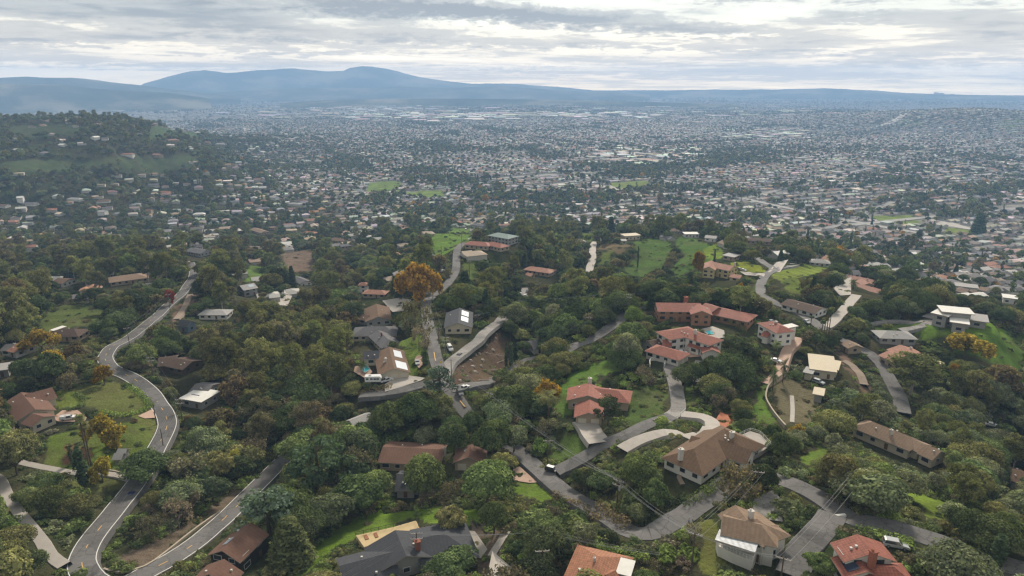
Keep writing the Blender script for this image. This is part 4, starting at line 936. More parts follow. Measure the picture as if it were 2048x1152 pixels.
# ------------------------------------------------------------------ decks, pools, railings, fences
def world_poly_slab(name, poly, z, t, m, parent=None, label=None, cat=None, O=Vector((0, 0, 0)), kind=None):
    b = MB(); P = [at_z(px, py, z) - O for px, py in poly]
    if not up_fix(P): P = P[::-1]
    b.slab(P, t); o = b.build(name, m, parent)
    if label: tag(o, label, cat)
    if kind: tag(o, kind=kind)
    return o, [p + O for p in P]
def railing(parent, P, h, m, O, every=1.8, closed=False, name='railing'):
    b = MB(); n_ = len(P)
    for i in range(n_ if closed else n_ - 1):
        a, c = P[i], P[(i + 1) % n_]; L = (c - a).length; k = max(1, int(L / every))
        for j in range(k + 1):
            q = a + (c - a) * j / k - O; b.box((q.x, q.y, q.z), .1, .1, h)
        b.tube([a - O + Vector((0, 0, h)), c - O + Vector((0, 0, h))], .06, 4); b.tube([a - O + Vector((0, 0, h * .5)), c - O + Vector((0, 0, h * .5))], .04, 4)
    return b.build(name, m, parent)
M_WPAINT = mat('white_paint', (.68, .66, .62), rough=.6); M_DARKM = mat('dark_metal', (.04, .04, .042), rough=.5)
def zover(poly, up=.35): return max(at(px, py).z for px, py in poly) + up
DECKP = [(712,1071),(787,1054),(832,1041),(842,1063),(800,1075),(750,1088),(728,1094)]
zd = zover(DECKP)
_, dp = world_poly_slab('deck', DECKP, zd, 1.2, M_DECK, R1, O=O1)
railing(R1, [dp[0], dp[1], dp[2], dp[3]] if (dp[0] - at_z(712,1071,zd)).length < 1 else [dp[6], dp[5], dp[4], dp[3]], 1.0, M_DARKM, O1)
for nm, pp, lb in (('sun_mat', [(727,1070),(733,1068),(738,1077),(731,1079)], 'brown square lounging mat on yellow deck, left one'), ('sun_mat', [(747,1066),(753,1064),(757,1073),(751,1075)], 'brown square lounging mat on yellow deck, right one')):
    world_poly_slab(nm, pp, zd + .16, .15, mat('brown_cushion', (.27, .12, .06)), None, lb, 'mat')
# terrace of the brown villa
Rt = root('stone_terrace', at(1518, 890), 'pale railed terrace on right side of brown villa', 'terrace'); Ot = Vector(Rt.location); zt_ = g1(Ot.x, Ot.y) + 1.6
_, tp = world_poly_slab('floor_slab', [(1478,872),(1500,862),(1520,868),(1541,890),(1525,902),(1500,916),(1488,918),(1506,896)], zt_, 2.0, M_CONC, Rt, O=Ot)
railing(Rt, tp, 1.0, M_WPAINT, Ot, closed=True)
# balcony of the tan-roofed house
Rb = root('balcony', at(1475, 1085), 'long white railed balcony under blue-grey awning', 'balcony'); Ob = Vector(Rb.location); zb_ = g1(Ob.x, Ob.y) + 2.6
_, bp_ = world_poly_slab('floor_slab', [(1433,1078),(1437,1092),(1466,1106),(1506,1122),(1512,1108)], zb_, 2.5, WALLS['white'], Rb, O=Ob)
railing(Rb, bp_, 1.0, M_WPAINT, Ob, every=.6, closed=True)
M_WATER = mat('pool_water', (.03, .32, .38), rough=.05, spec=.6)
def pool(label, poly, m=M_WATER):
    c = np.mean(poly, 0); z = at(c[0], c[1]).z + .35
    R_ = root('swimming_pool', at(c[0], c[1]), label, 'pool'); O = Vector(R_.location)
    P = [at_z(px, py, z) - O for px, py in poly]; 
    if not up_fix(P): P = P[::-1]
    cc = sum(P, Vector()) / len(P)
    b = MB(); b.slab([cc + (p - cc) * 1.18 for p in P], .3); b.build('coping', M_CONC, R_)
    b = MB(); b.slab([p + Vector((0, 0, .05)) for p in P], .04); b.build('water', m, R_)
    KEEP.append([(p.x + O.x, p.y + O.y) for p in P])
pool('bright turquoise pool beside terracotta house', [(1673,570),(1690,568),(1695,576),(1676,577)], mat('bright_water', (.02, .40, .55), rough=.05, spec=.6))
pool('pale turquoise pool behind white hacienda', [(1412,662),(1424,661),(1427,668),(1415,668)])
pool('kidney pool in garden of cream house', [(726,733),(734,731),(739,739),(730,744),(724,740)])
def fence(name, label, line, h, m, cat='fence', t=.15, post=3.0, world=False, rails=True):
    L = smooth_line(line if world else px_line(line), 3.0); b = MB(); p0 = L[0]; O = Vector((p0.x, p0.y, g1(p0.x, p0.y)))
    R_ = root(name, O, label, cat)
    pb = MB()
    for i in range(len(L) - 1):
        a, c = L[i], L[i + 1]; za, zc = g1(a.x, a.y), g1(c.x, c.y)
        A = Vector((a.x, a.y, za)) - O; C = Vector((c.x, c.y, zc)) - O
        d = (C - A); n = Vector((-d.y, d.x, 0)).normalized() * t / 2
        if rails:
            for zz in (h * .45, h * .9): b.tube([A + Vector((0, 0, zz)), C + Vector((0, 0, zz))], .05, 4)
            pb.box((A.x, A.y, A.z - .3), .12, .12, h + .3)
        else:
            q = [A + n, C + n, C - n, A - n]
            lo = [p - Vector((0, 0, .8)) for p in q]; hi = [p + Vector((0, 0, h)) for p in q]
            for k in range(4):
                j = (k + 1) % 4; b.face([lo[j], lo[k], hi[k], hi[j]])
            b.face(hi if up_fix(hi) else hi[::-1])
    b.build('rails' if rails else 'panel', m, R_)
    if rails: pb.build('posts', m, R_)
    return R_
fence('wire_fence', 'dark post fence round grass left of yellow deck', [(655,1150),(662,1125),(700,1098),(728,1082),(745,1072)], 1.3, M_DARKM)
fence('wire_fence', 'dark post fence on slope behind the yellow deck', [(842,1060),(862,1058),(900,1050),(938,1042),(950,1048),(955,1062)], 1.3, M_DARKM)
fence('red_fence', 'rust-red board fence in front of long red-brown house', [(762,938),(800,938),(850,934),(880,932)], 1.8, mat('rust_boards', (.20, .06, .035)), rails=False)
fence('stone_wall', 'curved low stone wall beside steep lawn below palms', [(1571,752),(1545,768),(1535,780),(1531,800),(1540,820),(1556,842),(1570,858)], 1.6, mat('pale_stone', (.34, .29, .23), noise=.3, nscale=2), 'wall', .5, rails=False)
fence('stone_wall', 'low pale wall along the garden path behind the sheds', [(165,944),(205,943),(245,950),(262,950)], 1.0, MATS['pale_stone'], 'wall', .4, rails=False)
fence('guard_rail', 'low kerb wall on inside of the hairpin bend', [(208,1140),(240,1147),(290,1135),(330,1108),(380,1068),(440,1025)], .6, MATS['pale_stone'], 'kerb', .5, rails=False)
fence('retaining_wall', 'short white retaining wall left of the loop drive', [(1300,735),(1301,722),(1328,720),(1329,734)], 1.5, WALLS['white'], 'wall', .35, rails=False)
fence('entrance_gate', 'dark metal gate with white posts where the drives meet', [(1353,842),(1360,836),(1370,826)], 2.0, M_WPAINT, 'gate')
# loose timber and stumps on the bare slope
M_STUMP = mat('grey_deadwood', (.30, .25, .21), noise=.3, nscale=3)
for i, (px, py) in enumerate([(926,735),(941,722),(945,733),(952,711),(958,707),(965,721),(973,690),(990,677),(985,700),(935,755),(920,762),(950,745),(992,668),(962,733)]):
    p = at(px, py); b = MB(); k = .5 + (i % 3) * .25
    b.tube([(0, 0, -.3), (0, .1, .5 + .2 * (i % 2))], [k * 1.2, k * .8], 8)
    for j in range(5):
        a = j * 1.256 + i; b.tube([(math.cos(a) * k * .5, math.sin(a) * k * .5, .1), (math.cos(a) * k * 2.2, math.sin(a) * k * 2.2, -.25)], [k * .35, .05], 5)
    o = b.build('tree_stump', M_STUMP, None, loc=p); tag(o, ['pale stump by the upper edge of bare slope, near road','second pale stump below road edge, left half of slope','stump left of middle on the bare slope','tall stump near the road kerb above slope','stump just right of tall kerbside stump','stump in the centre of bare slope','stump two thirds up the slope under the road','small stump near top corner of bare slope','broad stump below top corner of bare slope','lowest stump at left foot of bare slope','stump at lower left edge by junction pole','stump near foot of slope, right of centre','topmost stump at the end of bare slope','stump just below the slope centre line'][i], 'stump', 'tree stumps on the bare brown slope')
for i, (px, py, a) in enumerate([(972,707,-.5),(985,742,.2),(1000,725,.9),(962,762,.1),(972,765,-.6),(995,712,-.3),(985,756,.7)]):
    p = at(px, py); b = MB(); b.tube([(-3.5 * math.cos(a), -3.5 * math.sin(a), .3), (0, 0, .35), (3.5 * math.cos(a), 3.5 * math.sin(a), .25)], [.35, .28, .15], 7)
    b.tube([(0, 0, .35), (1.2, 1.4, .9)], [.12, .04], 5)
    o = b.build('fallen_log', M_STUMP, None, loc=p); tag(o, ['felled log right of centre on bare slope','felled log near dark cypress trio','steep-lying felled log on right edge of slope','felled log at the left foot of slope','felled log crossing another at slope foot','felled log highest on right part of slope','felled log at lower right of bare slope'][i], 'log', 'felled logs on the bare brown slope')

# ------------------------------------------------------------------ vehicles
M_TYRE = mat('tyre_rubber', (.02, .02, .02), rough=.9); M_RIM = mat('wheel_rim', (.4, .4, .42), rough=.3, metal=.7)
M_LAMP = mat('headlight_glass', (.7, .7, .68), rough=.1, spec=.7); M_TAIL = mat('tail_lamp_glass', (.4, .02, .02), rough=.2, spec=.6)
PAINT = {}
def paintm(name, c): 
    if name not in PAINT: PAINT[name] = mat(name + '_car_paint', c, rough=.25, spec=.6)
    return PAINT[name]
CARP = {'suv': [(-2.35, .35), (-2.38, .95), (-2.2, 1.6), (-1.9, 1.72), (.35, 1.70), (1.15, 1.08), (2.2, .92), (2.38, .6), (2.35, .35)],
        'sedan': [(-2.3, .35), (-2.33, .88), (-1.75, 1.0), (-1.1, 1.42), (.25, 1.44), (1.1, .98), (2.15, .82), (2.33, .55), (2.3, .35)],
        'hatch': [(-2.0, .35), (-2.05, .9), (-1.75, 1.42), (.2, 1.48), (1.0, 1.0), (1.9, .84), (2.08, .55), (2.05, .35)],
        'van': [(-2.7, .35), (-2.72, 1.2), (-2.65, 2.15), (-2.4, 2.25), (1.1, 2.2), (1.8, 1.35), (2.6, 1.1), (2.72, .7), (2.7, .35)],
        'pickup': [(-2.75, .4), (-2.78, 1.1), (-.75, 1.12), (-.6, 1.72), (.7, 1.75), (1.35, 1.15), (2.6, 1.02), (2.78, .7), (2.75, .4)]}
def vehicle(kind, paint_, p, q, label, name=None, cat='car', onroad=.3):
    A = at(*p); B = at(*q); c = (A + B) / 2; yaw = math.atan2(B.y - A.y, B.x - A.x); z = max(A.z, B.z, c.z) + onroad
    R_ = root(name or ('parked_' + ('car' if kind in ('suv', 'sedan', 'hatch') else kind)), (c.x, c.y, z), label, cat, rz=yaw)
    prof = CARP[kind]; W_ = .92 if kind != 'van' else 1.0; b = MB(); g = MB(); belt = 1.0 if kind != 'van' else 1.25
    body = [(x, min(zz, belt)) for x, zz in prof]
    n_ = len(prof)
    def prism(mb, pr, w0, w1f):
        Lft = [Vector((x, w1f(zz), zz)) for x, zz in pr]; Rgt = [Vector((x, -w1f(zz), zz)) for x, zz in pr]
        for i in range(len(pr)):
            j = (i + 1) % len(pr); mb.face([Lft[i], Lft[j], Rgt[j], Rgt[i]])
        mb.face(Lft[::-1]); mb.face(Rgt)
    wf = lambda zz: W_ - max(0, zz - belt) * .28 - (.06 if zz < .5 else 0)
    prism(b, prof, W_, wf)
    body_o = b.build('body', paint_, R_)
    # glasshouse: side strips, windscreen and rear screen standing 1.5 cm proud
    top = max(zz for _, zz in prof); hi = top - .12; lo = belt + .04
    xs = [x for x, zz in prof if zz > hi - .1]; xa, xb = min(xs), max(xs)
    if kind == 'van': xa = .2
    for s_ in (-1, 1):
        m_ = MB(); P = [Vector((xa - .05, s_ * (wf(lo) + .012), lo)), Vector((xb + .45, s_ * (wf(lo) + .012), lo)), Vector((xb + .02, s_ * (wf(hi) + .012), hi)), Vector((xa + .12, s_ * (wf(hi) + .012), hi))]
        m_.face(P if s_ < 0 else P[::-1]); m_.face(P[::-1] if s_ < 0 else P); m_.build('side_window', M_GLASS, R_)
    for end in (1, -1):
        if end == -1 and kind in ('van',): continue
        i = [k for k in range(n_) if prof[k][1] > hi - .1]; k = i[-1] if end == 1 else i[0]; k2 = k + 1 if end == 1 else k - 1
        a, c2 = Vector((prof[k][0], 0, prof[k][1])), Vector((prof[k2][0], 0, prof[k2][1])); dd = c2 - a; nn = Vector((dd.z, 0, -dd.x)).normalized()
        if nn.x * end < 0: nn = -nn
        u, v = a + dd * .1 + nn * .015, a + dd * .9 + nn * .015
        m_ = MB(); P = [Vector((u.x, wf(u.z) - .1, u.z)), Vector((v.x, wf(v.z) - .1, v.z)), Vector((v.x, -wf(v.z) + .1, v.z)), Vector((u.x, -wf(u.z) + .1, u.z))]
        m_.face(P); m_.face(P[::-1]); m_.build('windscreen' if end == 1 else 'rear_window', M_GLASS, R_)
    L = prof[-1][0]
    for sx_ in (-1, 1):
        for sy_ in (-1, 1):
            x = sx_ * L * .62; y = sy_ * (W_ - .08)
            m_ = MB(); m_.tube([(x, y - sy_ * .12, .34), (x, y + sy_ * .12, .34)], .34, 12); w = m_.build('wheel', M_TYRE, R_)
            m_ = MB(); m_.tube([(x, y + sy_ * .122, .34), (x, y + sy_ * .14, .34)], .2, 10); m_.build('rim', M_RIM, w)
    for s_ in (-1, 1):
        m_ = MB(); m_.box((prof[-2][0] - .02, s_ * (W_ - .3), .62), .1, .36, .16); m_.build('headlight', M_LAMP, R_)
        m_ = MB(); m_.box((prof[1][0] + .02, s_ * (W_ - .2), .72), .1, .2, .2); m_.build('tail_light', M_TAIL, R_)
    if kind == 'pickup':
        m_ = MB(); m_.box((-1.7, 0, 1.125), 1.9, 1.5, .02); m_.build('cargo_bed', M_DARKM, R_)
    KEEP.append([(c.x + dx, c.y + dy) for dx, dy in ((-3, -3), (3, -3), (3, 3), (-3, 3))])
    return R_
wh = paintm('white', (.62, .62, .61)); sv = paintm('silver', (.36, .37, .38)); bk = paintm('black', (.018, .018, .02)); dg = paintm('dark_grey', (.06, .062, .066)); nb = paintm('navy', (.02, .025, .09)); rd = paintm('dull_red', (.25, .05, .04))
vehicle('sedan', nb, (260,1000), (268,990), 'dark blue car driving up the winding road', 'moving_car')
R_ = vehicle('suv', bk, (1094,946), (1116,948), 'black off-roader with pale roof crossing at the drive mouth', 'moving_car')
m_ = MB(); m_.box((-.7, 0, 1.725), 2.3, 1.3, .04); m_.build('roof_panel', sv, R_)
vehicle('suv', sv, (1775,1094), (1806,1099), 'silver estate car parked behind red-tiled house')
R_ = vehicle('pickup', wh, (122,843), (154,838), 'white work truck with ladder rack beside ranch house', name='parked_truck', cat='truck')
m_ = MB(); m_.box((-1.7, 0, 1.125), 2.0, 1.6, .5); m_.build('tool_box', wh, R_)
m_ = MB()
for s_ in (-1, 1):
    m_.tube([(-2.6, s_ * .75, 2.0), (1.0, s_ * .75, 2.0)], .05, 5)
    for x in (-2.5, -.8, .8): m_.tube([(x, s_ * .75, 1.1 if x < 0 else 1.7), (x, s_ * .75, 2.0)], .04, 4)
m_.build('ladder_rack', M_METAL, R_)
vehicle('sedan', dg, (914,720), (923,713), 'dark grey car on the pale road above bare slope', 'moving_car', onroad=.45)
vehicle('suv', dg, (917,786), (923,797), 'dark car with pale roof at the road junction', 'moving_car', onroad=.5)
vehicle('pickup', wh, (919,785), (936,781), 'white pickup waiting at the road junction', 'waiting_pickup', 'pickup', onroad=.4)
vehicle('van', wh, (897,696), (903,706), 'white panel van parked between two roads', cat='van')
vehicle('sedan', sv, (833,724), (836,733), 'silver car on brick drive of cream house')
vehicle('sedan', wh, (926,652), (928,659), 'white car on drive below dark-roofed house')
vehicle('sedan', wh, (1357,710), (1370,709), 'white car at garage of white hacienda', onroad=.5)
vehicle('suv', sv, (1627,765), (1646,771), 'silver wagon parked by cream flat-roofed house')
vehicle('sedan', wh, (1546,724), (1556,728), 'white car on drive below white hilltop villa', onroad=.4)
vehicle('suv', bk, (910,1078), (914,1092), 'black car parked at right end of slate-roofed house', onroad=.4)
vehicle('hatch', wh, (377,534), (381,529), 'white car at the top end of winding road', onroad=.4)
for i, (a, b, lb) in enumerate([((930,487),(934,485),'white car nearest the lane on central ridge'), ((936,484),(940,482),'white car second of three on central ridge'), ((941,480),(945,478),'white car farthest of three on central ridge')]):
    vehicle('suv', wh, a, b, lb, onroad=.4)
for a, b, lb, pc in [((1049,597),(1051,593),'white car parked in the wooded bend of canyon road',wh), ((1043,601),(1046,598),'silver car parked lowest in the wooded bend',sv), ((1054,588),(1055,584),'dark car parked highest in the wooded bend',dg), ((1040,594),(1042,590),'white car half off the canyon road bend',wh),
    ((1477,540),(1481,542),'dark car left of two beside yellow house',dg), ((1484,542),(1489,543),'grey car right of two beside yellow house',sv), ((1644,521),(1649,519),'white car near pale roof by ridge road',wh), ((1610,645),(1616,649),'silver car on ridge road past palms',sv),
    ((883,546),(888,543),'white car on lane behind orange trees',wh), ((1540,646),(1545,649),'white car behind white hilltop villa',wh), ((1975,852),(1990,856),'white car under trees on right slope',wh),
    ((655,870),(660,872),'white car hidden among oaks near pale-edged roof',wh)]:
    vehicle('sedan', pc, a, b, lb, onroad=.4)
# motor home and its tow truck
A = at(732, 773); B = at(764, 766); c = (A + B) / 2; yaw = math.atan2(B.y - A.y, B.x - A.x)
R_ = root('camper_trailer', (c.x, c.y, max(A.z, B.z, c.z) + .3), 'long white camper trailer parked beside cream house', 'trailer', rz=yaw); Lh = (B - A).length / 2
b = MB(); P = [(-Lh, .7), (-Lh, 3.0), (Lh - .8, 3.1), (Lh, 2.4), (Lh - .3, .7)]
Lf = [Vector((x, 1.2, z)) for x, z in P]; Rg = [Vector((x, -1.2, z)) for x, z in P]
for i in range(5): j = (i + 1) % 5; b.face([Lf[i], Lf[j], Rg[j], Rg[i]])
b.face(Lf[::-1]); b.face(Rg); b.build('body', wh, R_)
for x in (-Lh * .7, -Lh * .2, .2 * Lh, .55 * Lh):
    m_ = MB(); m_.box((x, -1.21, 1.7), 1.0, .04, .6); m_.build('window', M_GLASS, R_)
for x in (-.5, .5):
    for s_ in (-1, 1): m_ = MB(); m_.tube([(x, s_ * 1.0, .38), (x, s_ * 1.2, .38)], .38, 12); m_.build('wheel', M_TYRE, R_)
m_ = MB(); m_.box((-Lh * .4, 0, 3.06), 1.0, .8, .3); m_.build('air_conditioner', M_FRAME, R_)
vehicle('pickup', wh, (768,766), (779,763), 'white pickup truck hitched ahead of camper trailer', name='tow_truck', cat='truck', onroad=.4)

# ------------------------------------------------------------------ utility poles and their lines
M_POLE = mat('weathered_pole', (.10, .075, .055), noise=.3, nscale=2)
M_ARM = mat('pale_crossarm', (.38, .34, .30)); M_INS = mat('insulator', (.45, .46, .48), rough=.3); M_WIRE = mat('bare_wire', (.25, .25, .25), rough=.5, metal=.3)
POLES = {}
def pole(key, top, base, label, yaw=0.0, arms=1, transformer=False):
    p = at(*base); h = min(max(height_to(p, top[1]), 8.0), 16.0); R_ = root('utility_pole', p, label, 'utility pole', 'utility poles along the roads')
    b = MB(); b.tube([(0, 0, -1), (0, 0, h)], [.19, .13], 8); b.build('pole', M_POLE, R_)
    tips = []
    for a in range(arms):
        z = h - .5 - a * 1.3; b = MB(); b.box((0, .16 if a % 2 == 0 else -.16, z), 3.0, .14, .16); 
        b.tube([(-.9, .16 if a % 2 == 0 else -.16, z), (0, .1, z - .8)], .03, 4); b.tube([(.9, .16 if a % 2 == 0 else -.16, z), (0, .1, z - .8)], .03, 4)
        o = b.build('crossarm', M_ARM, R_); o.rotation_euler = (0, 0, yaw)
        for x in (-1.4, -.7, .7, 1.4):
            m_ = MB(); m_.tube([(x, .16 if a % 2 == 0 else -.16, z + .16), (x, .16 if a % 2 == 0 else -.16, z + .42)], [.09, .06], 6); m_.build('insulator', M_INS, o)
            if a == 0: tips.append(Matrix.Rotation(yaw, 3, 'Z') @ Vector((x, .16, z + .42)) + p)
    if not arms: tips = [p + Vector((0, 0, h))]
    if transformer:
        m_ = MB(); m_.tube([(.42, 0, h - 3.2), (.42, 0, h - 2.1)], .28, 10); m_.tube([(.42, 0, h - 2.1), (.42, 0, h - 1.9)], [.28, .1], 10); m_.build('transformer', M_INS, R_)
    POLES[key] = tips
    return R_
PD = [('1',(258,655),(261,700),'pole on verge where winding road bends upward',.4,1),('2',(305,714),(307,758),'pole with twin crossarm right of winding road bend',.2,2),('3',(363,798),(365,842),'pole with stacked crossarms beside white patio roof',.1,2),
 ('4',(306,805),(313,849),'bare leaning pole on inside of the road curve',0,0),('5',(323,878),(328,901),'short bare pole at foot of road curve',0,0),('6',(339,588),(341,624),'pole beside crimson tree on winding road',.4,1),('7',(370,513),(371,536),'pole at the top end of winding road',.3,1),
 ('8',(904,720),(903,756),'pole between junction and bare slope',.3,1),('9',(888,674),(892,718),'twin-armed pole between the two upper roads',.1,2),('10',(876,655),(878,690),'pole just above the twin-armed pole',.1,1),('31',(857,585),(859,626),'pole by orange trees on upper lane',.1,1),
 ('11',(954,629),(955,665),'pole beside drive below dark-roofed house',.2,1),('33',(1037,601),(1040,628),'pole at wooded bend of canyon road',.2,1),('12',(1178,634),(1177,676),'pole on hedge side of east road',-.4,1),('13',(1088,688),(1088,724),'pole at lower end of the east road hedge',-.4,1),
 ('14',(975,785),(979,836),'pole with transformer just below the junction',-.6,2),('15',(1101,880),(1095,935),'slender pole beside black off-roader',0,1),('16',(1230,968),(1234,1012),'pole in shrubs above the bend of hill road',-.6,2),
 ('17',(1387,1067),(1384,1132),'tall pole on lawn left of white balcony',-.5,1),('18',(1518,943),(1510,1000),'pole where hill road passes brown tree',-.2,1),('19',(1718,942),(1711,1006),'pole with pale crossarms above the cactus bank',-.4,2),
 ('20',(833,1065),(835,1122),'dark pole in front of slate-roofed house chimney',.1,2),('21',(1090,1074),(1089,1125),'pole with transformer against the big grey-green tree',.1,1),('22',(1084,1114),(1084,1165),'plain pole at the bottom in front of the others',.1,1),
 ('23',(1553,1134),(1558,1185),'pole top poking up at the bottom near side road',-.5,1),('24',(1256,588),(1256,634),'pole at the bend of east road by round bush',-.4,2),('25',(1374,569),(1376,606),'pole above long adobe mansion',-.2,1),
 ('26',(1177,472),(1177,514),'pole on left side of straight white lane',.1,1),('27',(925,467),(924,510),'pole beside grassy central ridge lane',.1,1),('28',(882,493),(883,515),'dark pole standing on grassy ridge slope',0,0),('29',(938,522),(939,552),'pole right of the ridge lane',0,1)]
for k, t, b_, lb, yw, ar in PD: pole(k, t, b_, lb, yw, ar, transformer=k in ('14', '21', '16'))
for R_ in [o for o in COL.objects if o.name.startswith('utility_pole')]: del R_['group']
def ptip(px, py, z): p = at_z(px, py, z); return [p + Vector((x, 0, 0)) for x in (-1.4, -.7, .7, 1.4)]
def line(a, b, label, sag=1.2, n_=3):
    A = POLES[a] if isinstance(a, str) else a; B = POLES[b] if isinstance(b, str) else b
    if len(A) == 1: A = A * 4
    if len(B) == 1: B = B * 4
    R_ = root('power_line', A[0], label, 'power line'); O = Vector(A[0])
    for k in [0, 1, 3][:n_]:
        p, q = A[k], B[k]; P = []
        for i in range(13):
            t = i / 12; v = p + (q - p) * t; v.z -= 4 * sag * t * (1 - t); P.append(v - O)
        m_ = MB(); m_.tube(P, .028, 3); m_.build('wire', M_WIRE, R_)
def tipz(k): return POLES[k][0].z
line('7','6','wires from road-top pole down to crimson tree pole'); line('6','1','wires crossing above winding road verge'); line('1','2','wires over the bend of winding road'); line('2','3','wires running down to patio roof pole')
line('3', ptip(230,1010,tipz('3')-1),'wires crossing the winding road toward lower left'); line('27','31','wires above ridge lane to orange trees'); line('31','10','wires down the upper lane'); line('10','9','short wires beside upper lane'); line('9','8','wires from twin-armed pole to junction')
line('33','11','wires over canyon road'); line('11','9','wires from drive pole across to upper lane'); line('24','12','wires above the east road hedge'); line('12','13','wires along lower east road hedge'); line('25','24','wires in front of the palms'); line('33','25','long wires over the brown wood')
line('14','16','long wires over the shrubs to hill road bend', 1.6); line('16','17','wires crossing hill road to lawn pole', 1.2); line('17','23','wires in front of white balcony house', 1.0); line('8','14','wires over the junction')
line('20','21','wires across forecourt of slate-roofed house', .8); line('21', ptip(1420,1120,tipz('21')-2),'wires right of transformer pole', .8); line('20', ptip(600,1200,tipz('20')-2),'wires leaving slate-roofed house to the left', .8)
line('19','23','wires over side road from cactus bank pole', 1.0); line('18','17','wires beside brown tree', 1.0); line('15','16','wires from slender pole to bend', .8); line('26','33','wires from white lane pole to canyon road', 1.5)
# street lamp and signs
p = at(882, 735); R_ = root('warning_sign', p, 'small yellow road sign beside upper lane junction', 'sign'); b = MB(); b.tube([(0, 0, 0), (0, 0, 2.6)], .05, 6); b.build('post', M_METAL, R_)
b = MB(); b.box((0, 0, 2.0), .9, .05, .9); b.build('panel', mat('sign_yellow', (.65, .40, .02)), R_)

# ------------------------------------------------------------------ two walkers on the hill road
M_SKIN = mat('skin', (.42, .26, .19)); M_HAIR = mat('dark_hair', (.04, .03, .02)); 
def person(px, py, shirt, trousers, yaw, label, step=1):
    p = at(px, py); me = bpy.data.meshes.new('person')
    J = {'pel': (0,0,.95), 'sp': (0,0,1.15), 'ch': (0,0,1.36), 'nk': (0,.0,1.50), 'hd': (0,.02,1.60), 'ht': (0,.02,1.72)}
    for s_, n2 in ((-1,'l'), (1,'r')):
        f = s_ * step
        J.update({n2+'hip': (s_*.10,0,.90), n2+'kn': (s_*.11,.14*f,.50), n2+'an': (s_*.11,.20*f - (.0 if f>0 else .06),.09), n2+'to': (s_*.12,.20*f+.14,.04),
                  n2+'sh': (s_*.19,0,1.41), n2+'el': (s_*.24,-.08*f,1.14), n2+'wr': (s_*.24,-.10*f+.08,.92), n2+'pa': (s_*.24,-.10*f+.12,.86)})
    E = [('pel','sp'),('sp','ch'),('ch','nk'),('nk','hd'),('hd','ht')]
    Rr = {'pel': .135,'sp': .125,'ch': .15,'nk': .055,'hd': .09,'ht': .07}
    for n2 in 'lr':
        E += [('pel',n2+'hip'),(n2+'hip',n2+'kn'),(n2+'kn',n2+'an'),(n2+'an',n2+'to'),('ch',n2+'sh'),(n2+'sh',n2+'el'),(n2+'el',n2+'wr'),(n2+'wr',n2+'pa')]
        Rr.update({n2+'hip': .09,n2+'kn': .06,n2+'an': .045,n2+'to': .035,n2+'sh': .055,n2+'el': .042,n2+'wr': .028,n2+'pa': .03})
        w = J[n2+'pa']
        for fi in range(5):
            dx = (fi - 2) * .017; ln = (.055, .075, .08, .072, .055)[fi]
            if fi == 4: dx = .04 * (1 if n2 == 'l' else -1)
            a = n2 + 'f%d' % fi; b2 = a + 'x'
            J[a] = (w[0] + dx, w[1] + .02, w[2] - ln * .55); J[b2] = (w[0] + dx, w[1] + .035, w[2] - ln); E += [(n2+'pa', a), (a, b2)]; Rr[a] = .009; Rr[b2] = .007
    keys = list(J); me.from_pydata([J[k] for k in keys], [(keys.index(a), keys.index(b)) for a, b in E], [])
    o = bpy.data.objects.new('person', me); COL.objects.link(o); md = o.modifiers.new('skin', 'SKIN')
    for i, k in enumerate(keys): me.skin_vertices[0].data[i].radius = (Rr[k], Rr[k])
    me.skin_vertices[0].data[keys.index('pel')].use_root = True
    o.modifiers.new('sub', 'SUBSURF').levels = 1
    dg_ = bpy.context.evaluated_depsgraph_get(); ev = bpy.data.meshes.new_from_object(o.evaluated_get(dg_)); o.modifiers.clear(); o.data = ev
    for m_ in (M_SKIN, shirt, trousers): ev.materials.append(m_)
    for f in ev.polygons:
        z = f.center.z; x = abs(f.center.x); f.material_index = 2 if z < .96 and x < .2 else 1 if z < 1.46 and not (x > .2 and z < 1.15) else 0
    o.location = p + Vector((0, 0, .25)); o.rotation_euler = (0, 0, yaw); tag(o, label, 'person', 'walkers on the hill road')
    b = MB(); b.tube([(0, -.03, 1.58), (0, -.02, 1.70), (0, 0, 1.76)], [.095, .10, .05], 10); b.build('hair', M_HAIR, o)
    b = MB(); b.tube([(0, .10, 1.63), (0, .135, 1.61)], [.02, .012], 5); b.build('nose', M_SKIN, o)
person(1377, 1052, mat('grey_shirt', (.32, .33, .36)), mat('dark_trousers', (.04, .04, .05)), math.radians(140), 'walker in grey top, nearer verge of hill road')
person(1385, 1048, mat('white_shirt', (.6, .6, .6)), mat('grey_trousers', (.14, .14, .15)), math.radians(140), 'walker in white top, nearer grass side of hill road', -1)
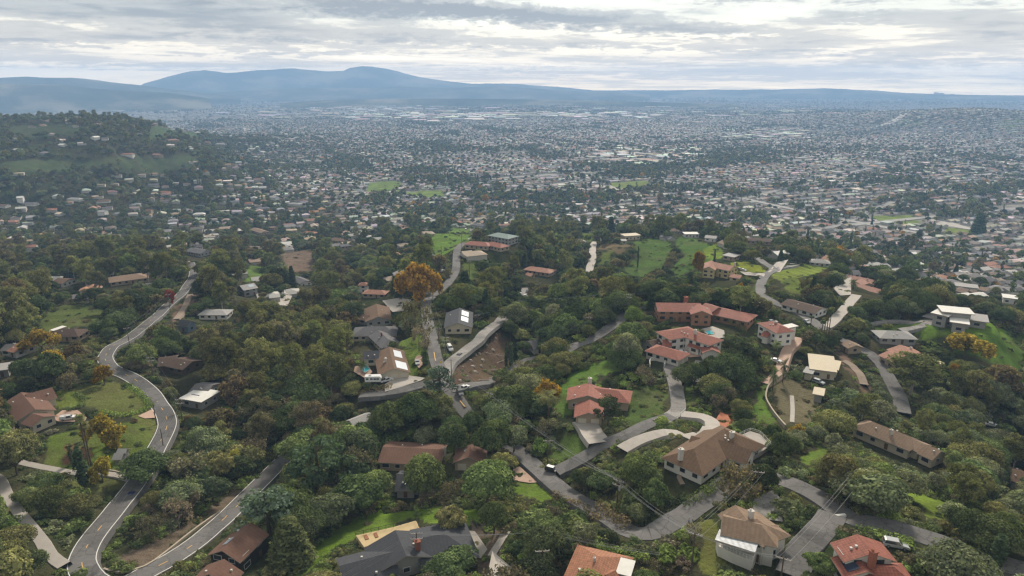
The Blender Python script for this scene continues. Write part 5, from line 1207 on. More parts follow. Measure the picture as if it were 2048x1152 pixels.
# ------------------------------------------------------------------ plants: prototypes (real geometry, shared by the copies)
def unit(r_, n_):
    v = r_.normal(size=(n_, 3)); return v / np.linalg.norm(v, axis=1, keepdims=True)
def quads_at(P, N, size, r_, asp=.75):
    """small leaf-spray quads at P facing N"""
    n_ = len(P); t = np.cross(N, unit(r_, n_)); t /= np.linalg.norm(t, axis=1, keepdims=True) + 1e-9; b = np.cross(N, t)
    s = size[:, None] / 2
    j = 1 + .5 * (r_.random((n_, 4, 1)) - .5)
    V = np.stack([P - t * s - b * s * asp, P + t * s - b * s * asp, P + t * s + b * s * asp, P - t * s + b * s * asp], 1)
    V = P[:, None] + (V - P[:, None]) * j
    return V.reshape(-1, 3)
class Crown:
    def __init__(s, seed): s.r = np.random.default_rng(seed); s.V = []; s.lv = []; s.cv = []
    def clump(s, c, rad, n_, leaf, flat=.8, jit=.55, up=.25, fill=.25):
        r_ = s.r; d = unit(r_, n_); d[:, 2] = np.where(d[:, 2] < -.3, d[:, 2] * -.6, d[:, 2])
        k = np.where(r_.random(n_) < fill, r_.random(n_) ** .5, .78 + .3 * r_.random(n_))[:, None]
        P = np.asarray(c) + d * k * np.asarray(rad) * [1, 1, flat]
        N = d + unit(r_, n_) * jit + [0, 0, up]; N /= np.linalg.norm(N, axis=1, keepdims=True)
        s.V.append(quads_at(P, N, leaf * (.6 + .8 * r_.random(n_)), r_)); s.lv.append(r_.random(n_)); s.cv.append(np.full(n_, r_.random()))
    def data(s):
        V = np.concatenate(s.V); n_ = len(V) // 4; return V, np.arange(n_ * 4).reshape(n_, 4), np.concatenate(s.lv), np.concatenate(s.cv)
    def mesh(s, name):
        V, F, lv_, cv_ = s.data(); return mesh_np(name, V, F, [M_LEAF], attrs={'leafvar': ('FACE', 'FLOAT', lv_.astype(np.float32)), 'clumpvar': ('FACE', 'FLOAT', cv_.astype(np.float32))})
def trunk_mesh(name, h, rad, m, limbs, r_, k=6):
    b = MB(); lean = (r_.random(2) - .5) * h * .08
    pth = [(0, 0, -1.0), (lean[0] * .3, lean[1] * .3, h * .33), (lean[0] * .7, lean[1] * .7, h * .66), (lean[0], lean[1], h)]
    b.tube(pth, [rad * 1.25, rad, rad * .8, rad * .5], k)
    for (tx, ty, tz, z0, rr) in limbs:
        q = Vector((lean[0] * z0 / h, lean[1] * z0 / h, z0)); e = Vector((tx, ty, tz)); md_ = q.lerp(e, .5) + Vector((0, 0, -.06 * (e - q).length))
        b.tube([q, md_, e], [rr, rr * .7, rr * .3], 5, cap=False)
    return b.mesh(name, [m])
PROTO = {}     # kind -> list of (crown mesh, trunk mesh, base height, base radius)
def add(kind, crown, trunk, h, rad): PROTO.setdefault(kind, []).append((crown, trunk, h, rad))
for i in range(8):      # round, dense evergreen
    r_ = np.random.default_rng(100 + i); C = Crown(200 + i); Rr, hh = 6.6, 12.0; limbs = []
    nc = (50 + i * 3) if i % 3 != 2 else 84
    for k in range(nc):
        d = unit(r_, 1)[0]; d[2] = abs(d[2]) * 1.0 - .25; q = np.array([d[0] * Rr * .72, d[1] * Rr * .72, 5.6 + d[2] * 3.4]) * [1 + .3 * (r_.random() - .5)] * 3
        q = np.array([d[0] * Rr * (.5 + .35 * r_.random()), d[1] * Rr * (.5 + .35 * r_.random()), 6.6 + d[2] * (3.2 + 1.4 * r_.random())])
        q = q * [1 + .25 * math.sin(i * 2.1), 1 - .2 * math.sin(i * 2.1), 1] + [(.9 * math.sin(i)) * (q[2] > 7), 0, 0]
        cr_ = (1.5 + 1.1 * r_.random()) * (.72 if i % 3 == 2 else 1); C.clump(q, cr_, int(62 * cr_ ** 1.3), .40 + .05 * (i % 3), fill=.18)
        if k % 5 == 0: limbs.append((q[0] * .8, q[1] * .8, q[2] - .4, 2.4 + .3 * (k % 3), .2))
    C.clump((0, 0, 6.4), 4.6, 300, 1.1, fill=.5)
    add('oak', C.mesh('oak_crown'), trunk_mesh('oak_trunk', 5.5, .34, M_BARK, limbs, r_), hh, Rr)
for i in range(5):      # tall, airy, drooping
    r_ = np.random.default_rng(300 + i); C = Crown(400 + i); limbs = []
    for k in range(56):
        z = 7 + 12.0 * r_.random() ** .8; a = r_.random() * 6.28; f = 1 - abs(z - 13.5) / 9.5; rr = 6.4 * max(.3, f) ** .7 * (.3 + .7 * r_.random())
        q = np.array([math.cos(a) * rr, math.sin(a) * rr, z]); C.clump(q, 1.2 + 1.1 * r_.random(), 120, .42, flat=1.05, jit=.8, up=.1, fill=.4)
        if k % 4 == 0: limbs.append((q[0] * .9, q[1] * .9, z - .3, max(4, z * .62), .13))
    add('eucalyptus', C.mesh('eucalyptus_crown'), trunk_mesh('eucalyptus_trunk', 17, .32, M_PALE, limbs, r_), 20.0, 6.6)
def bare_tree(seed, h=9.0, R_=4.4, leaves=900, m=M_PALE, leafs=.32):
    r_ = np.random.default_rng(seed); b = MB(); tips = []
    def grow(p, d, ln, rad, lev):
        q = p + d * ln; b.tube([p, (p + q) / 2 + Vector(r_.normal(size=3)) * ln * .05, q], [rad, rad * .8, rad * .6], 5 if lev < 2 else 3, cap=False)
        if lev >= 4: tips.append(q); return
        for _ in range(3 if lev else 4):
            nd = (d + Vector(r_.normal(size=3)) * .62 + Vector((0, 0, .12))).normalized(); grow(q, nd, ln * (.68 + .14 * r_.random()), rad * .58, lev + 1)
    grow(Vector((0, 0, -.5)), Vector((0, 0, 1)), h * .30, .24, 0)
    T_ = np.array([tuple(t) for t in tips]); C = Crown(seed + 1); P = T_[r_.integers(0, len(T_), leaves)] + r_.normal(size=(leaves, 3)) * .42
    N = unit(r_, leaves); C.V.append(quads_at(P, N, leafs * (.6 + .8 * r_.random(leaves)), r_)); C.lv.append(r_.random(leaves)); C.cv.append(np.repeat(r_.random(leaves // 30 + 1), 30)[:leaves])
    zt = T_[:, 2].max(); return C, b, zt
for i in range(4):
    C, b, zt = bare_tree(500 + 7 * i, leaves=1500); add('bare', C.mesh('bare_crown'), b.mesh('bare_branches', [mat('grey_bark', (.16, .13, .11), noise=.3, nscale=3)]), zt, 4.4)
for i in range(4):
    C, b, zt = bare_tree(600 + 7 * i, leaves=4600, leafs=.5); add('autumn', C.mesh('autumn_crown'), b.mesh('autumn_branches', [M_BARK]), zt, 4.4)
for i in range(5):      # shrub mounds
    r_ = np.random.default_rng(700 + i); C = Crown(800 + i)
    for k in range(13): C.clump((r_.normal() * 1.3, r_.normal() * 1.3, .7 + r_.random() * .9), .8 + .5 * r_.random(), 60, .38)
    add('shrub', C.mesh('shrub_crown'), trunk_mesh('shrub_stem', 1.2, .09, M_BARK, [], r_, 4), 2.7, 2.3)
for i in range(3):      # conifer
    r_ = np.random.default_rng(900 + i); C = Crown(950 + i); hh = 16.0; z = 1.5; limbs = []
    while z < 15.4:
        R_ = 3.7 * (1 - (z / 16.2)) ** .8 + .25; nb_ = int(5 + R_ * 1.5)
        for k in range(nb_):
            a = 6.283 * (k + r_.random() * .6) / nb_; C.clump((math.cos(a) * R_ * .62, math.sin(a) * R_ * .62, z - .25 * R_ * .4), .55 + R_ * .26, 46, .42, flat=.55, jit=.8)
        z += .85
    add('conifer', C.mesh('conifer_crown'), trunk_mesh('conifer_trunk', 14.5, .3, M_BARK, limbs, r_), hh, 3.7)
for i in range(2):      # umbrella pine: open tiers of branches
    r_ = np.random.default_rng(970 + i); C = Crown(980 + i); limbs = []
    for k in range(26):
        a = r_.random() * 6.28; z = 5.5 + 7.5 * r_.random(); rr = (5.6 - (z - 5.5) * .42) * (.45 + .5 * r_.random()); q = (math.cos(a) * rr, math.sin(a) * rr, z)
        C.clump(q, 1.35 + .7 * r_.random(), 74, .46, flat=.38, jit=.7); limbs.append((q[0] * .9, q[1] * .9, z - .25, max(3.5, z - 2), .12))
    add('pine', C.mesh('pine_crown'), trunk_mesh('pine_trunk', 12.5, .36, M_BARK, limbs, r_), 14.0, 5.6)
for i in range(2):      # cypress column
    r_ = np.random.default_rng(990 + i); C = Crown(995 + i)
    for k in range(30):
        z = .6 + k * .37; R_ = 1.05 * math.sin(math.pi * min(1, (z + 1.2) / 13.5)) ** .7; a = r_.random() * 6.28; C.clump((math.cos(a) * R_ * .35, math.sin(a) * R_ * .35, z), R_ * .85, 52, .34, flat=1.3)
    add('cypress', C.mesh('cypress_crown'), trunk_mesh('cypress_trunk', 9, .16, M_BARK, [], r_, 5), 12.2, 1.2)
def palm(seed, h, nf, fl, droop, trunk_r, leafw):
    r_ = np.random.default_rng(seed); V = []; F = []; lv_ = []; cv_ = []
    for k in range(nf):
        a = 6.283 * k / nf * 2.4 + r_.random() * .3; e = math.radians(75 - 105 * (k / nf)); L = fl * (.85 + .3 * r_.random()); c = r_.random()
        prev = Vector((0, 0, h)); d = Vector((math.cos(a) * math.cos(e), math.sin(a) * math.cos(e), math.sin(e))); side = Vector((-math.sin(a), math.cos(a), 0)); ns = 7
        for s_ in range(ns):
            nx = prev + d * (L / ns); d = (d + Vector((0, 0, -droop / ns * 1.6))).normalized(); wd = leafw * math.sin(math.pi * (s_ + .8) / (ns + .6)) 
            for sg in (-1, 1):
                for q in range(2):
                    p0 = prev.lerp(nx, q * .5); p1 = prev.lerp(nx, q * .5 + .3); tip = p0 + side * sg * wd + d * wd * .5 + Vector((0, 0, -wd * .3))
                    b0 = len(V); V += [tuple(p0), tuple(p1), tuple(tip + d * .12), tuple(tip)]; F.append([b0, b0 + 1, b0 + 2, b0 + 3]); lv_.append(r_.random()); cv_.append(c)
            prev = nx
    F = np.array(F); me = mesh_np('palm_fronds', V, F, [M_LEAF], attrs={'leafvar': ('FACE', 'FLOAT', np.array(lv_, np.float32)), 'clumpvar': ('FACE', 'FLOAT', np.array(cv_, np.float32))})
    b = MB(); b.tube([(0, 0, -1), (.1, 0, h * .5), (0, 0, h)], [trunk_r * 1.2, trunk_r, trunk_r * .9], 8); return me, b.mesh('palm_trunk', [M_BARK])
a, b = palm(1, 18.0, 26, 1.9, 1.2, .22, .8); add('fan_palm', a, b, 19.0, 1.9)
a, b = palm(2, 5.5, 46, 4.6, .9, .42, .75); add('date_palm', a, b, 8.5, 4.4)
a, b = palm(3, 9.5, 34, 3.6, 1.1, .25, .7); add('date_palm', a, b, 12.0, 3.5)
# hedge block and far tree
for i in range(4):
    r_ = np.random.default_rng(1200 + i); C = Crown(1250 + i)
    for k in range(9): 
        d = unit(r_, 1)[0]; C.clump((d[0] * 2.2, d[1] * 2.2, 3.6 + abs(d[2]) * 2.3), 2.0 + .8 * r_.random(), 17, 1.5, fill=.1)
    add('far_round', C.mesh('far_crown'), trunk_mesh('far_trunk', 3.5, .25, M_BARK, [], r_, 4), 8.0, 4.2)
for i in range(2):
    r_ = np.random.default_rng(1300 + i); C = Crown(1350 + i)
    for k in range(7): C.clump((r_.normal() * .3, r_.normal() * .3, 1.5 + k * 1.5), 1.7 - k * .12, 14, 1.2, flat=1.2, fill=.1)
    add('far_tall', C.mesh('far_tall_crown'), trunk_mesh('far_tall_trunk', 3.5, .2, M_BARK, [], r_, 4), 12.5, 1.9)

# ------------------------------------------------------------------ colours of the foliage (base colours)
TINT = {'deep': (.030, .041, .020), 'dark': (.041, .056, .022), 'mid': (.062, .083, .027), 'bright': (.092, .128, .030), 'olive': (.082, .084, .030), 'greyolive': (.082, .094, .050), 'sage': (.088, .105, .066),
        'brown': (.080, .070, .040), 'russet': (.088, .066, .038), 'twig': (.095, .082, .062), 'yellow': (.16, .145, .032), 'gold': (.20, .150, .036), 'orange': (.225, .13, .03), 'crimson': (.20, .035, .03), 'pine': (.030, .048, .024), 'blue': (.04, .062, .048)}
TINT = {k: tuple(2.1 * (c * .84 + .16 * (v[0] * .3 + v[1] * .6 + v[2] * .1)) for c in v) if k not in ('gold', 'orange', 'crimson') else tuple(c * 1.6 for c in v) for k, v in TINT.items()}
CWORD = {'deep': 'blackish green', 'dark': 'dark green', 'mid': 'mid green', 'bright': 'bright green', 'olive': 'olive green', 'greyolive': 'grey-green', 'sage': 'silvery green', 'brown': 'brownish', 'russet': 'russet brown', 'twig': 'bare greyish', 'yellow': 'yellowish', 'gold': 'golden yellow', 'orange': 'orange', 'crimson': 'crimson', 'pine': 'pine green', 'blue': 'blue-green'}
KWORD = {'oak': 'round-crowned tree', 'eucalyptus': 'tall eucalyptus', 'bare': 'thin-leaved tree', 'autumn': 'autumn tree', 'shrub': 'shrub', 'conifer': 'conical conifer', 'pine': 'spreading pine', 'cypress': 'slim cypress', 'fan_palm': 'tall skinny palm', 'date_palm': 'feathery palm'}
KNAME = {'oak': 'oak_tree', 'eucalyptus': 'eucalyptus_tree', 'bare': 'deciduous_tree', 'autumn': 'autumn_tree', 'shrub': 'shrub', 'conifer': 'conifer_tree', 'pine': 'pine_tree', 'cypress': 'cypress_tree', 'fan_palm': 'palm_tree', 'date_palm': 'palm_tree'}
CANDS = []   # dict(kind, x,y,z, sx,sz, rot, tint name, rgb, size px, px, py, fixed)
def cand(kind, p, sx_, sz, tn, rgb=None, fixed=False, label=None, rot=None, var=None):
    t = TINT[tn] if rgb is None else rgb; v = .68 + .62 * random.random()
    rgb = tuple(c * v * (1 + .12 * (random.random() - .5)) for c in t)
    x, y = float(p[0]), float(p[1]); z = float(p[2]) if len(p) > 2 else g1(x, y)
    n_ = len(PROTO[kind]); vi = random.randrange(n_) if var is None else var % n_
    hgt = PROTO[kind][vi][2] * sz; bx, by = proj(x, y, z); tx, ty = proj(x, y, z + hgt)
    d_ = math.sqrt(x * x + y * y + (z - CZ) ** 2)
    wpx = PROTO[kind][vi][3] * sx_ * 2 * FPX / d_
    CANDS.append(dict(kind=kind, x=x, y=y, z=z, sx=sx_, sz=sz, rot=random.random() * 6.28 if rot is None else rot, tn=tn, rgb=rgb, vi=vi, px=float(bx), py=float((by + ty) / 2), h=float(by - ty), w=wpx, fixed=fixed, label=label, by=float(by), ty=float(ty)))
# hand-placed plants: kind, base pixel, top pixel y, width px, tint, label
SPEC = [
 ('autumn',(833,606),536,62,'orange','big bright orange autumn tree beside upper lane'),('autumn',(866,598),548,36,'orange','smaller orange tree right of the big orange one'),('autumn',(880,592),572,14,'gold','little golden tree right at lane edge'),
 ('autumn',(213,893),838,50,'gold','round golden tree on lawn near sheds'),('autumn',(206,965),922,36,'gold','small thin gold tree beside cypress and path'),('autumn',(210,770),735,32,'orange','orange tree beside winding road bend'),
 ('autumn',(110,752),705,34,'gold','slim golden tree above brown ranch house'),('autumn',(1093,806),764,42,'orange','orange-leaved tree behind big palm'),('autumn',(1930,712),672,66,'gold','broad yellow tree on summit lawn slope'),
 ('autumn',(1395,556),508,22,'orange','orange tree at left of pale yellow house'),('autumn',(341,612),583,22,'crimson','crimson tree above winding road'),('autumn',(85,705),664,48,'gold','yellow tree left of dark hip-roofed house'),
 ('autumn',(1590,890),872-20,24,'gold','small golden tree below stone terrace lawn'),('autumn',(2000,800),740,60,'russet','rusty orange tree on right slope'),('autumn',(1905,755),730,22,'orange','small orange tree below pink-tiled house'),
 ('autumn',(1480,590),569,18,'orange','little orange tree above adobe mansion'),('autumn',(1190,600),562,34,'russet','russet tree deep in canyon wood'),('autumn',(1210,615),590,30,'orange','orange brown tree in canyon wood'),
 ('autumn',(970,408),391,16,'orange','orange tree below the left sports field'),('autumn',(1045,405),395,12,'gold','tiny gold tree at edge of suburb'),('autumn',(1320,405),388,14,'russet','red-brown tree in the suburb'),
 ('date_palm',(1096,842),782,56,'olive','big feathery palm left of weathered red-roofed house'),('date_palm',(1645,965),915,56,'olive','feathery palm above cactus bank'),
 ('date_palm',(1338,600),575,36,'olive','feathery palm left of three behind adobe mansion'),('date_palm',(1408,600),568,40,'olive','feathery palm in middle behind adobe mansion'),('date_palm',(1424,602),580,36,'mid','lower palm beside middle palm behind adobe mansion'),('date_palm',(1470,620),588,34,'bright','bright feathery palm above adobe mansion roof'),
 ('date_palm',(1553,702),680,26,'mid','feathery palm below white hilltop villa'),('date_palm',(727,745),722,18,'mid','small palm beside kidney pool'),('date_palm',(1706,578),558,20,'dark','palm in front of terracotta house'),
 ('date_palm',(1565,765),715,22,'dark','palm on terracotta drive, upper one'),('date_palm',(1545,780),735,22,'dark','palm on terracotta drive, lower one'),
 ('fan_palm',(148,938),888,15,'olive','tall palm with bare trunk, leftmost of three by sheds'),('fan_palm',(180,940),827,20,'olive','tallest palm of three by sheds'),('fan_palm',(183,935),845,20,'olive','slim palm, right of three by sheds'),
 ('fan_palm',(1640,692),640,14,'dark','palm in villa roadside group, leftmost'),('fan_palm',(1646,682),635,14,'olive','palm in villa roadside group, second'),('fan_palm',(1651,680),617,15,'dark','palm in villa roadside group, tallest'),('fan_palm',(1656,676),614,15,'olive','palm in villa roadside group, rightmost'),('fan_palm',(1620,660),632,12,'dark','short palm on ridge road verge'),
 ('fan_palm',(1850,725),700,18,'dark','small palm in front of pink-tiled house, left'),('fan_palm',(1868,728),700,18,'dark','small palm in front of pink-tiled house, right'),
 ('cypress',(168,972),890,22,'pine','tall leaning dark cypress beside garden path'),('cypress',(145,930),890,9,'pine','thin dark cypress behind palm trunks'),('cypress',(1275,536),490,5,'pine','lone thin cypress on canyon rim slope'),('cypress',(1427,540),497,5,'pine','pencil cypress behind the pale yellow house'),
 ('cypress',(1990,1135),1066,24,'pine','lone dark cypress at the lower right'),('cypress',(1013,735),683,12,'pine','dark cypress beside bare slope, left'),('cypress',(1022,735),680,12,'pine','dark cypress beside bare slope, middle'),('cypress',(1031,732),682,12,'pine','dark cypress beside bare slope, right'),
 ('cypress',(1220,462),432,12,'pine','dark pointed cypress by edge of suburb'),('cypress',(1838,480),458,12,'pine','dark cypress pair left of sports ground'),('cypress',(850,728),698,17,'dark','dark rounded column bush beside upper lane'),
 ('conifer',(549,580),536,16,'deep','dark pine, leftmost of row by grey house'),('conifer',(561,580),535,16,'deep','dark pine, second in row by grey house'),('conifer',(573,578),540,15,'deep','dark pine, third in row by grey house'),('conifer',(586,578),530,18,'deep','dark pine, right end of row by grey house'),
 ('conifer',(1222,465),432,18,'pine','dark pointed conifer in front of suburb'),('conifer',(1955,468),424,24,'pine','big dark conifer in the sports ground'),('conifer',(930,600),540,40,'pine','big dark conifer right of upper lane'),
 ('pine',(880,808),732,66,'blue','tall open pine standing at the road junction'),('pine',(540,1075),970,100,'blue','large blue-green cedar beside dark barn'),('pine',(1215,858),792,64,'deep','dense dark pine in front of weathered red roof'),
 ('pine',(640,1015),870,110,'pine','giant dark pine in the middle foreground'),('conifer',(585,1130),1035,90,'mid','bushy conifer by dark barn field'),
 ('eucalyptus',(1820,790),712,90,'olive','large pale-trunked eucalyptus beside curving road'),('bare',(828,680),610,60,'brown','bare brown-leaved tree beside upper lane'),('bare',(1490,1010),945,85,'brown','wide brown thin-leaved tree over hill road'),('bare',(838,702),655,50,'twig','grey bare tree on grass beside upper lane'),
 ('oak',(905,1068),1008,66,'olive','round olive-brown tree by forecourt gate'),('oak',(988,1068),1000,60,'dark','round dark tree between two forecourts'),('oak',(975,1010),925,96,'mid','big billowy green oak left of pink paving'),('oak',(908,908),842,66,'dark','dark open tree behind the small brown garage'),('oak',(985,918),838,74,'mid','green tree covering the hill road, left one'),('oak',(1028,905),848,56,'greyolive','grey-green tree covering the hill road, right one'),('oak',(838,852),786,84,'dark','dense dark tree left of the road junction'),('oak',(850,1000),905,90,'mid','large green oak in front of red-brown house'),
 ('oak',(1640,1150),1105,52,'mid','round green tree left of red-tiled house'),('oak',(1660,600),1600,1,'mid',None),('oak',(1265,658),610,34,'bright','round bright bush at the east road bend'),('oak',(672,612),578,60,'mid','round green tree left of tower house'),
 ('oak',(290,965),905,80,'dark','dark oak leaning over winding road'),('oak',(900,1150),1110,90,'dark','dark oak cluster in front of forecourt'),
 ('oak',(1322,858),830,30,'bright','round bright green bush by estate gate'),('oak',(1300,655),1600,1,'mid',None),('conifer',(1310,860),1600,1,'mid',None),
 ('oak',(1370,775),728,58,'dark','dark tree inside the loop drive, left'),('oak',(1388,772),722,44,'dark','dark tree inside the loop drive, right'),('oak',(1420,765),708,66,'dark','dark tree right of the inner drive'),
 ('bare',(468,952),905,40,'yellow','pollarded yellow-tipped tree beside dirt bank'),
 ('oak',(1450,780),1600,1,'mid',None),
]
for kd, b_, ty, wpx, tn, lb in SPEC:
    if lb is None: continue
    p = at(*b_); h_ = height_to(p, ty); k = 0; pr = PROTO[kd]
    var = CANDS and len(CANDS) or 0
    vi = (0 if (kd == 'date_palm' and h_ < 11) else 1) if kd == 'date_palm' else var % len(pr)
    d_ = (p - Vector((0, 0, CZ))).length; rad = wpx * d_ / FPX / 2
    cand(kd, p, rad / pr[vi][3], h_ / pr[vi][2], tn, fixed=True, label=lb, var=vi)
# screen for sight lines: nothing grows in front of what the photograph shows uncovered
MW, MH = 1024, 576
BLOCK = np.zeros((MH, MW), np.uint8)
yy, xx = np.mgrid[0:MH, 0:MW]; PXX = xx * 2 + 1.0; PYY = yy * 2 + 1.0
def block_poly(P, val=1):
    m_ = inpoly(PXX, PYY, P); BLOCK[m_] = np.maximum(BLOCK[m_], val)
for L, hw in ROADS:
    for i in range(0, len(L) - 1):
        a, c = L[i], L[i + 1]; d = (c - a)
        if d.length < 1e-6: continue
        n_ = Vector((-d.y, d.x)).normalized() * hw
        q = []
        for p in (a + n_, c + n_, c - n_, a - n_):
            if p.y < 20: q = None; break
            q.append([float(v) for v in proj(p.x, p.y, g1(p.x, p.y))])
        if q: block_poly(q)
for (poly, c) in GRASS + DIRT: block_poly(poly, 1) if np.mean(poly, 0)[1] > 440 else None
RW = []
for o in list(COL.objects):
    if o.name.split('.')[0] in ('roof', 'wall', 'body', 'water', 'coping', 'deck', 'floor_slab', 'forecourt'):
        M_ = o.matrix_world if o.parent is None else Matrix.LocRotScale(o.parent.location, o.parent.rotation_euler, None)
        me = o.data; co = np.empty(len(me.vertices) * 3, np.float32); me.vertices.foreach_get('co', co); co = co.reshape(-1, 3)
        Mn = np.array(M_); w = co @ Mn[:3, :3].T + Mn[:3, 3]
        if w[:, 1].min() < 20: continue
        X_, Y_ = proj(w[:, 0], w[:, 1], w[:, 2])
        for f in me.polygons: 
            vs = list(f.vertices); block_poly(list(zip(X_[vs], Y_[vs])), 2)
# places the photograph leaves covered although something stands there
COVER = [[(932,822),(975,835),(1034,885),(1042,908),(1000,915),(930,850)],[(975,735),(1112,702),(1118,725),(990,778)],[(1668,672),(1735,690),(1735,712),(1690,695)],[(1640,660),(1668,660),(1690,690),(1640,680)],[(960,850),(1012,880),(990,900),(955,865)],[(1470,940),(1560,940),(1560,985),(1470,985)],[(1012,570),(1065,570),(1065,625),(1030,632),(1012,628)],[(655,812),(750,810),(745,870),(655,875)],[(820,815),(885,815),(885,850),(820,850)],[(1120,640),(1050,640),(1050,700),(1090,700)],[(200,1140),(260,1152),(200,1152)],[(1468,925),(1535,925),(1535,985),(1462,985)],[(245,893),(345,893),(330,955),(280,975)],[(205,1040),(245,1030),(250,1120),(212,1120)],[(650,820),(735,860),(640,870)],[(870,735),(900,735),(905,800),(850,800)]]
def xyfree(x, y, r_):
    for p, _, d, hw, hl, _z in HOUSES:
        dx, dy = x - p.x, y - p.y
        if abs(dx) > 45 or abs(dy) > 45: continue
        if abs(dx * d.x + dy * d.y) < hl + r_ * .6 + 1 and abs(-dx * d.y + dy * d.x) < hw + r_ * .6 + 1: return False
    return True
RPTS = np.array([(p.x, p.y, hw) for L, hw in ROADS for p in L])
def choose(px, py):
    """kind and colour by where in the valley the plant stands"""
    u = random.random(); n_ = float(fbm(np.array(px), np.array(py), 90, 3, 77)); v = u + n_ * .55
    if py < 500 and px < 760: t = [('oak','dark'),('oak','mid'),('oak','olive'),('bare','brown'),('oak','greyolive'),('autumn','brown'),('eucalyptus','olive'),('bare','twig'),('oak','dark'),('oak','greyolive'),('autumn','brown'),('oak','deep'),('autumn','russet'),('oak','sage')]
    elif px < 260 and py < 720: t = [('eucalyptus','olive'),('eucalyptus','brown'),('oak','dark'),('oak','deep'),('eucalyptus','olive'),('oak','olive'),('autumn','brown'),('oak','dark')]
    elif px < 700 and py < 930: t = [('eucalyptus','brown'),('eucalyptus','olive'),('oak','dark'),('bare','twig'),('oak','mid'),('autumn','brown'),('eucalyptus','olive'),('oak','deep'),('autumn','russet'),('oak','olive'),('oak','dark')]
    elif px < 260 : t = [('oak','dark'),('shrub','mid'),('oak','mid'),('oak','olive')]
    elif px < 760: t = [('oak','dark'),('oak','greyolive'),('oak','mid'),('oak','deep'),('oak','olive'),('bare','twig')]
    elif px > 1580 and py > 740: t = [('oak','greyolive'),('oak','olive'),('oak','greyolive'),('oak','dark'),('oak','greyolive'),('eucalyptus','olive'),('shrub','sage'),('oak','mid')]
    elif px > 1640 and py > 560: t = [('oak','deep'),('oak','dark'),('oak','dark'),('oak','olive'),('bare','brown'),('oak','greyolive')]
    elif py < 640: t = [('oak','dark'),('oak','deep'),('oak','dark'),('oak','mid'),('oak','olive'),('bare','brown'),('eucalyptus','olive'),('conifer','pine'),('autumn','brown')]
    else: t = [('oak','dark'),('oak','deep'),('oak','mid'),('oak','dark'),('oak','greyolive'),('shrub','mid'),('oak','olive'),('bare','twig'),('shrub','bright')]
    return t[int((v % 1.0) * len(t)) % len(t)]
def blocked(x, y, z, h, rad, kind):
    """how much of the crown would stand before something the photograph shows in the open"""
    zs = [z + h * f for f in (.35, .6, .85, 1.0)]; cnt = tot = 0
    for zz in zs:
        for dx in (-.8, 0, .8):
            k = 1.0 if zz < z + h * .9 else .4
            a, b_ = proj(x + dx * rad * k, y, zz); i, j = int(b_ / 2), int(a / 2)
            if 0 <= i < MH and 0 <= j < MW:
                tot += 1; cnt += int(BLOCK[i, j])
    return cnt / tot if tot else 0
def near_road(x, y, m_):
    d = (RPTS[:, 0] - x) ** 2 + (RPTS[:, 1] - y) ** 2 < (RPTS[:, 2] + m_) ** 2; return d.any()
KEEPB = [(np.min(k, 0), np.max(k, 0), k) for k in KEEP]
def in_keep(x, y):
    for lo, hi, k in KEEPB:
        if lo[0] <= x <= hi[0] and lo[1] <= y <= hi[1] and inpoly(np.array([x]), np.array([y]), k)[0]: return True
    return False
for c in COVER: BLOCK[inpoly(PXX, PYY, c)] = 0
FIXED = [(c['x'], c['y'], PROTO[c['kind']][c['vi']][3] * c['sx']) for c in CANDS]
FXA = np.array(FIXED)
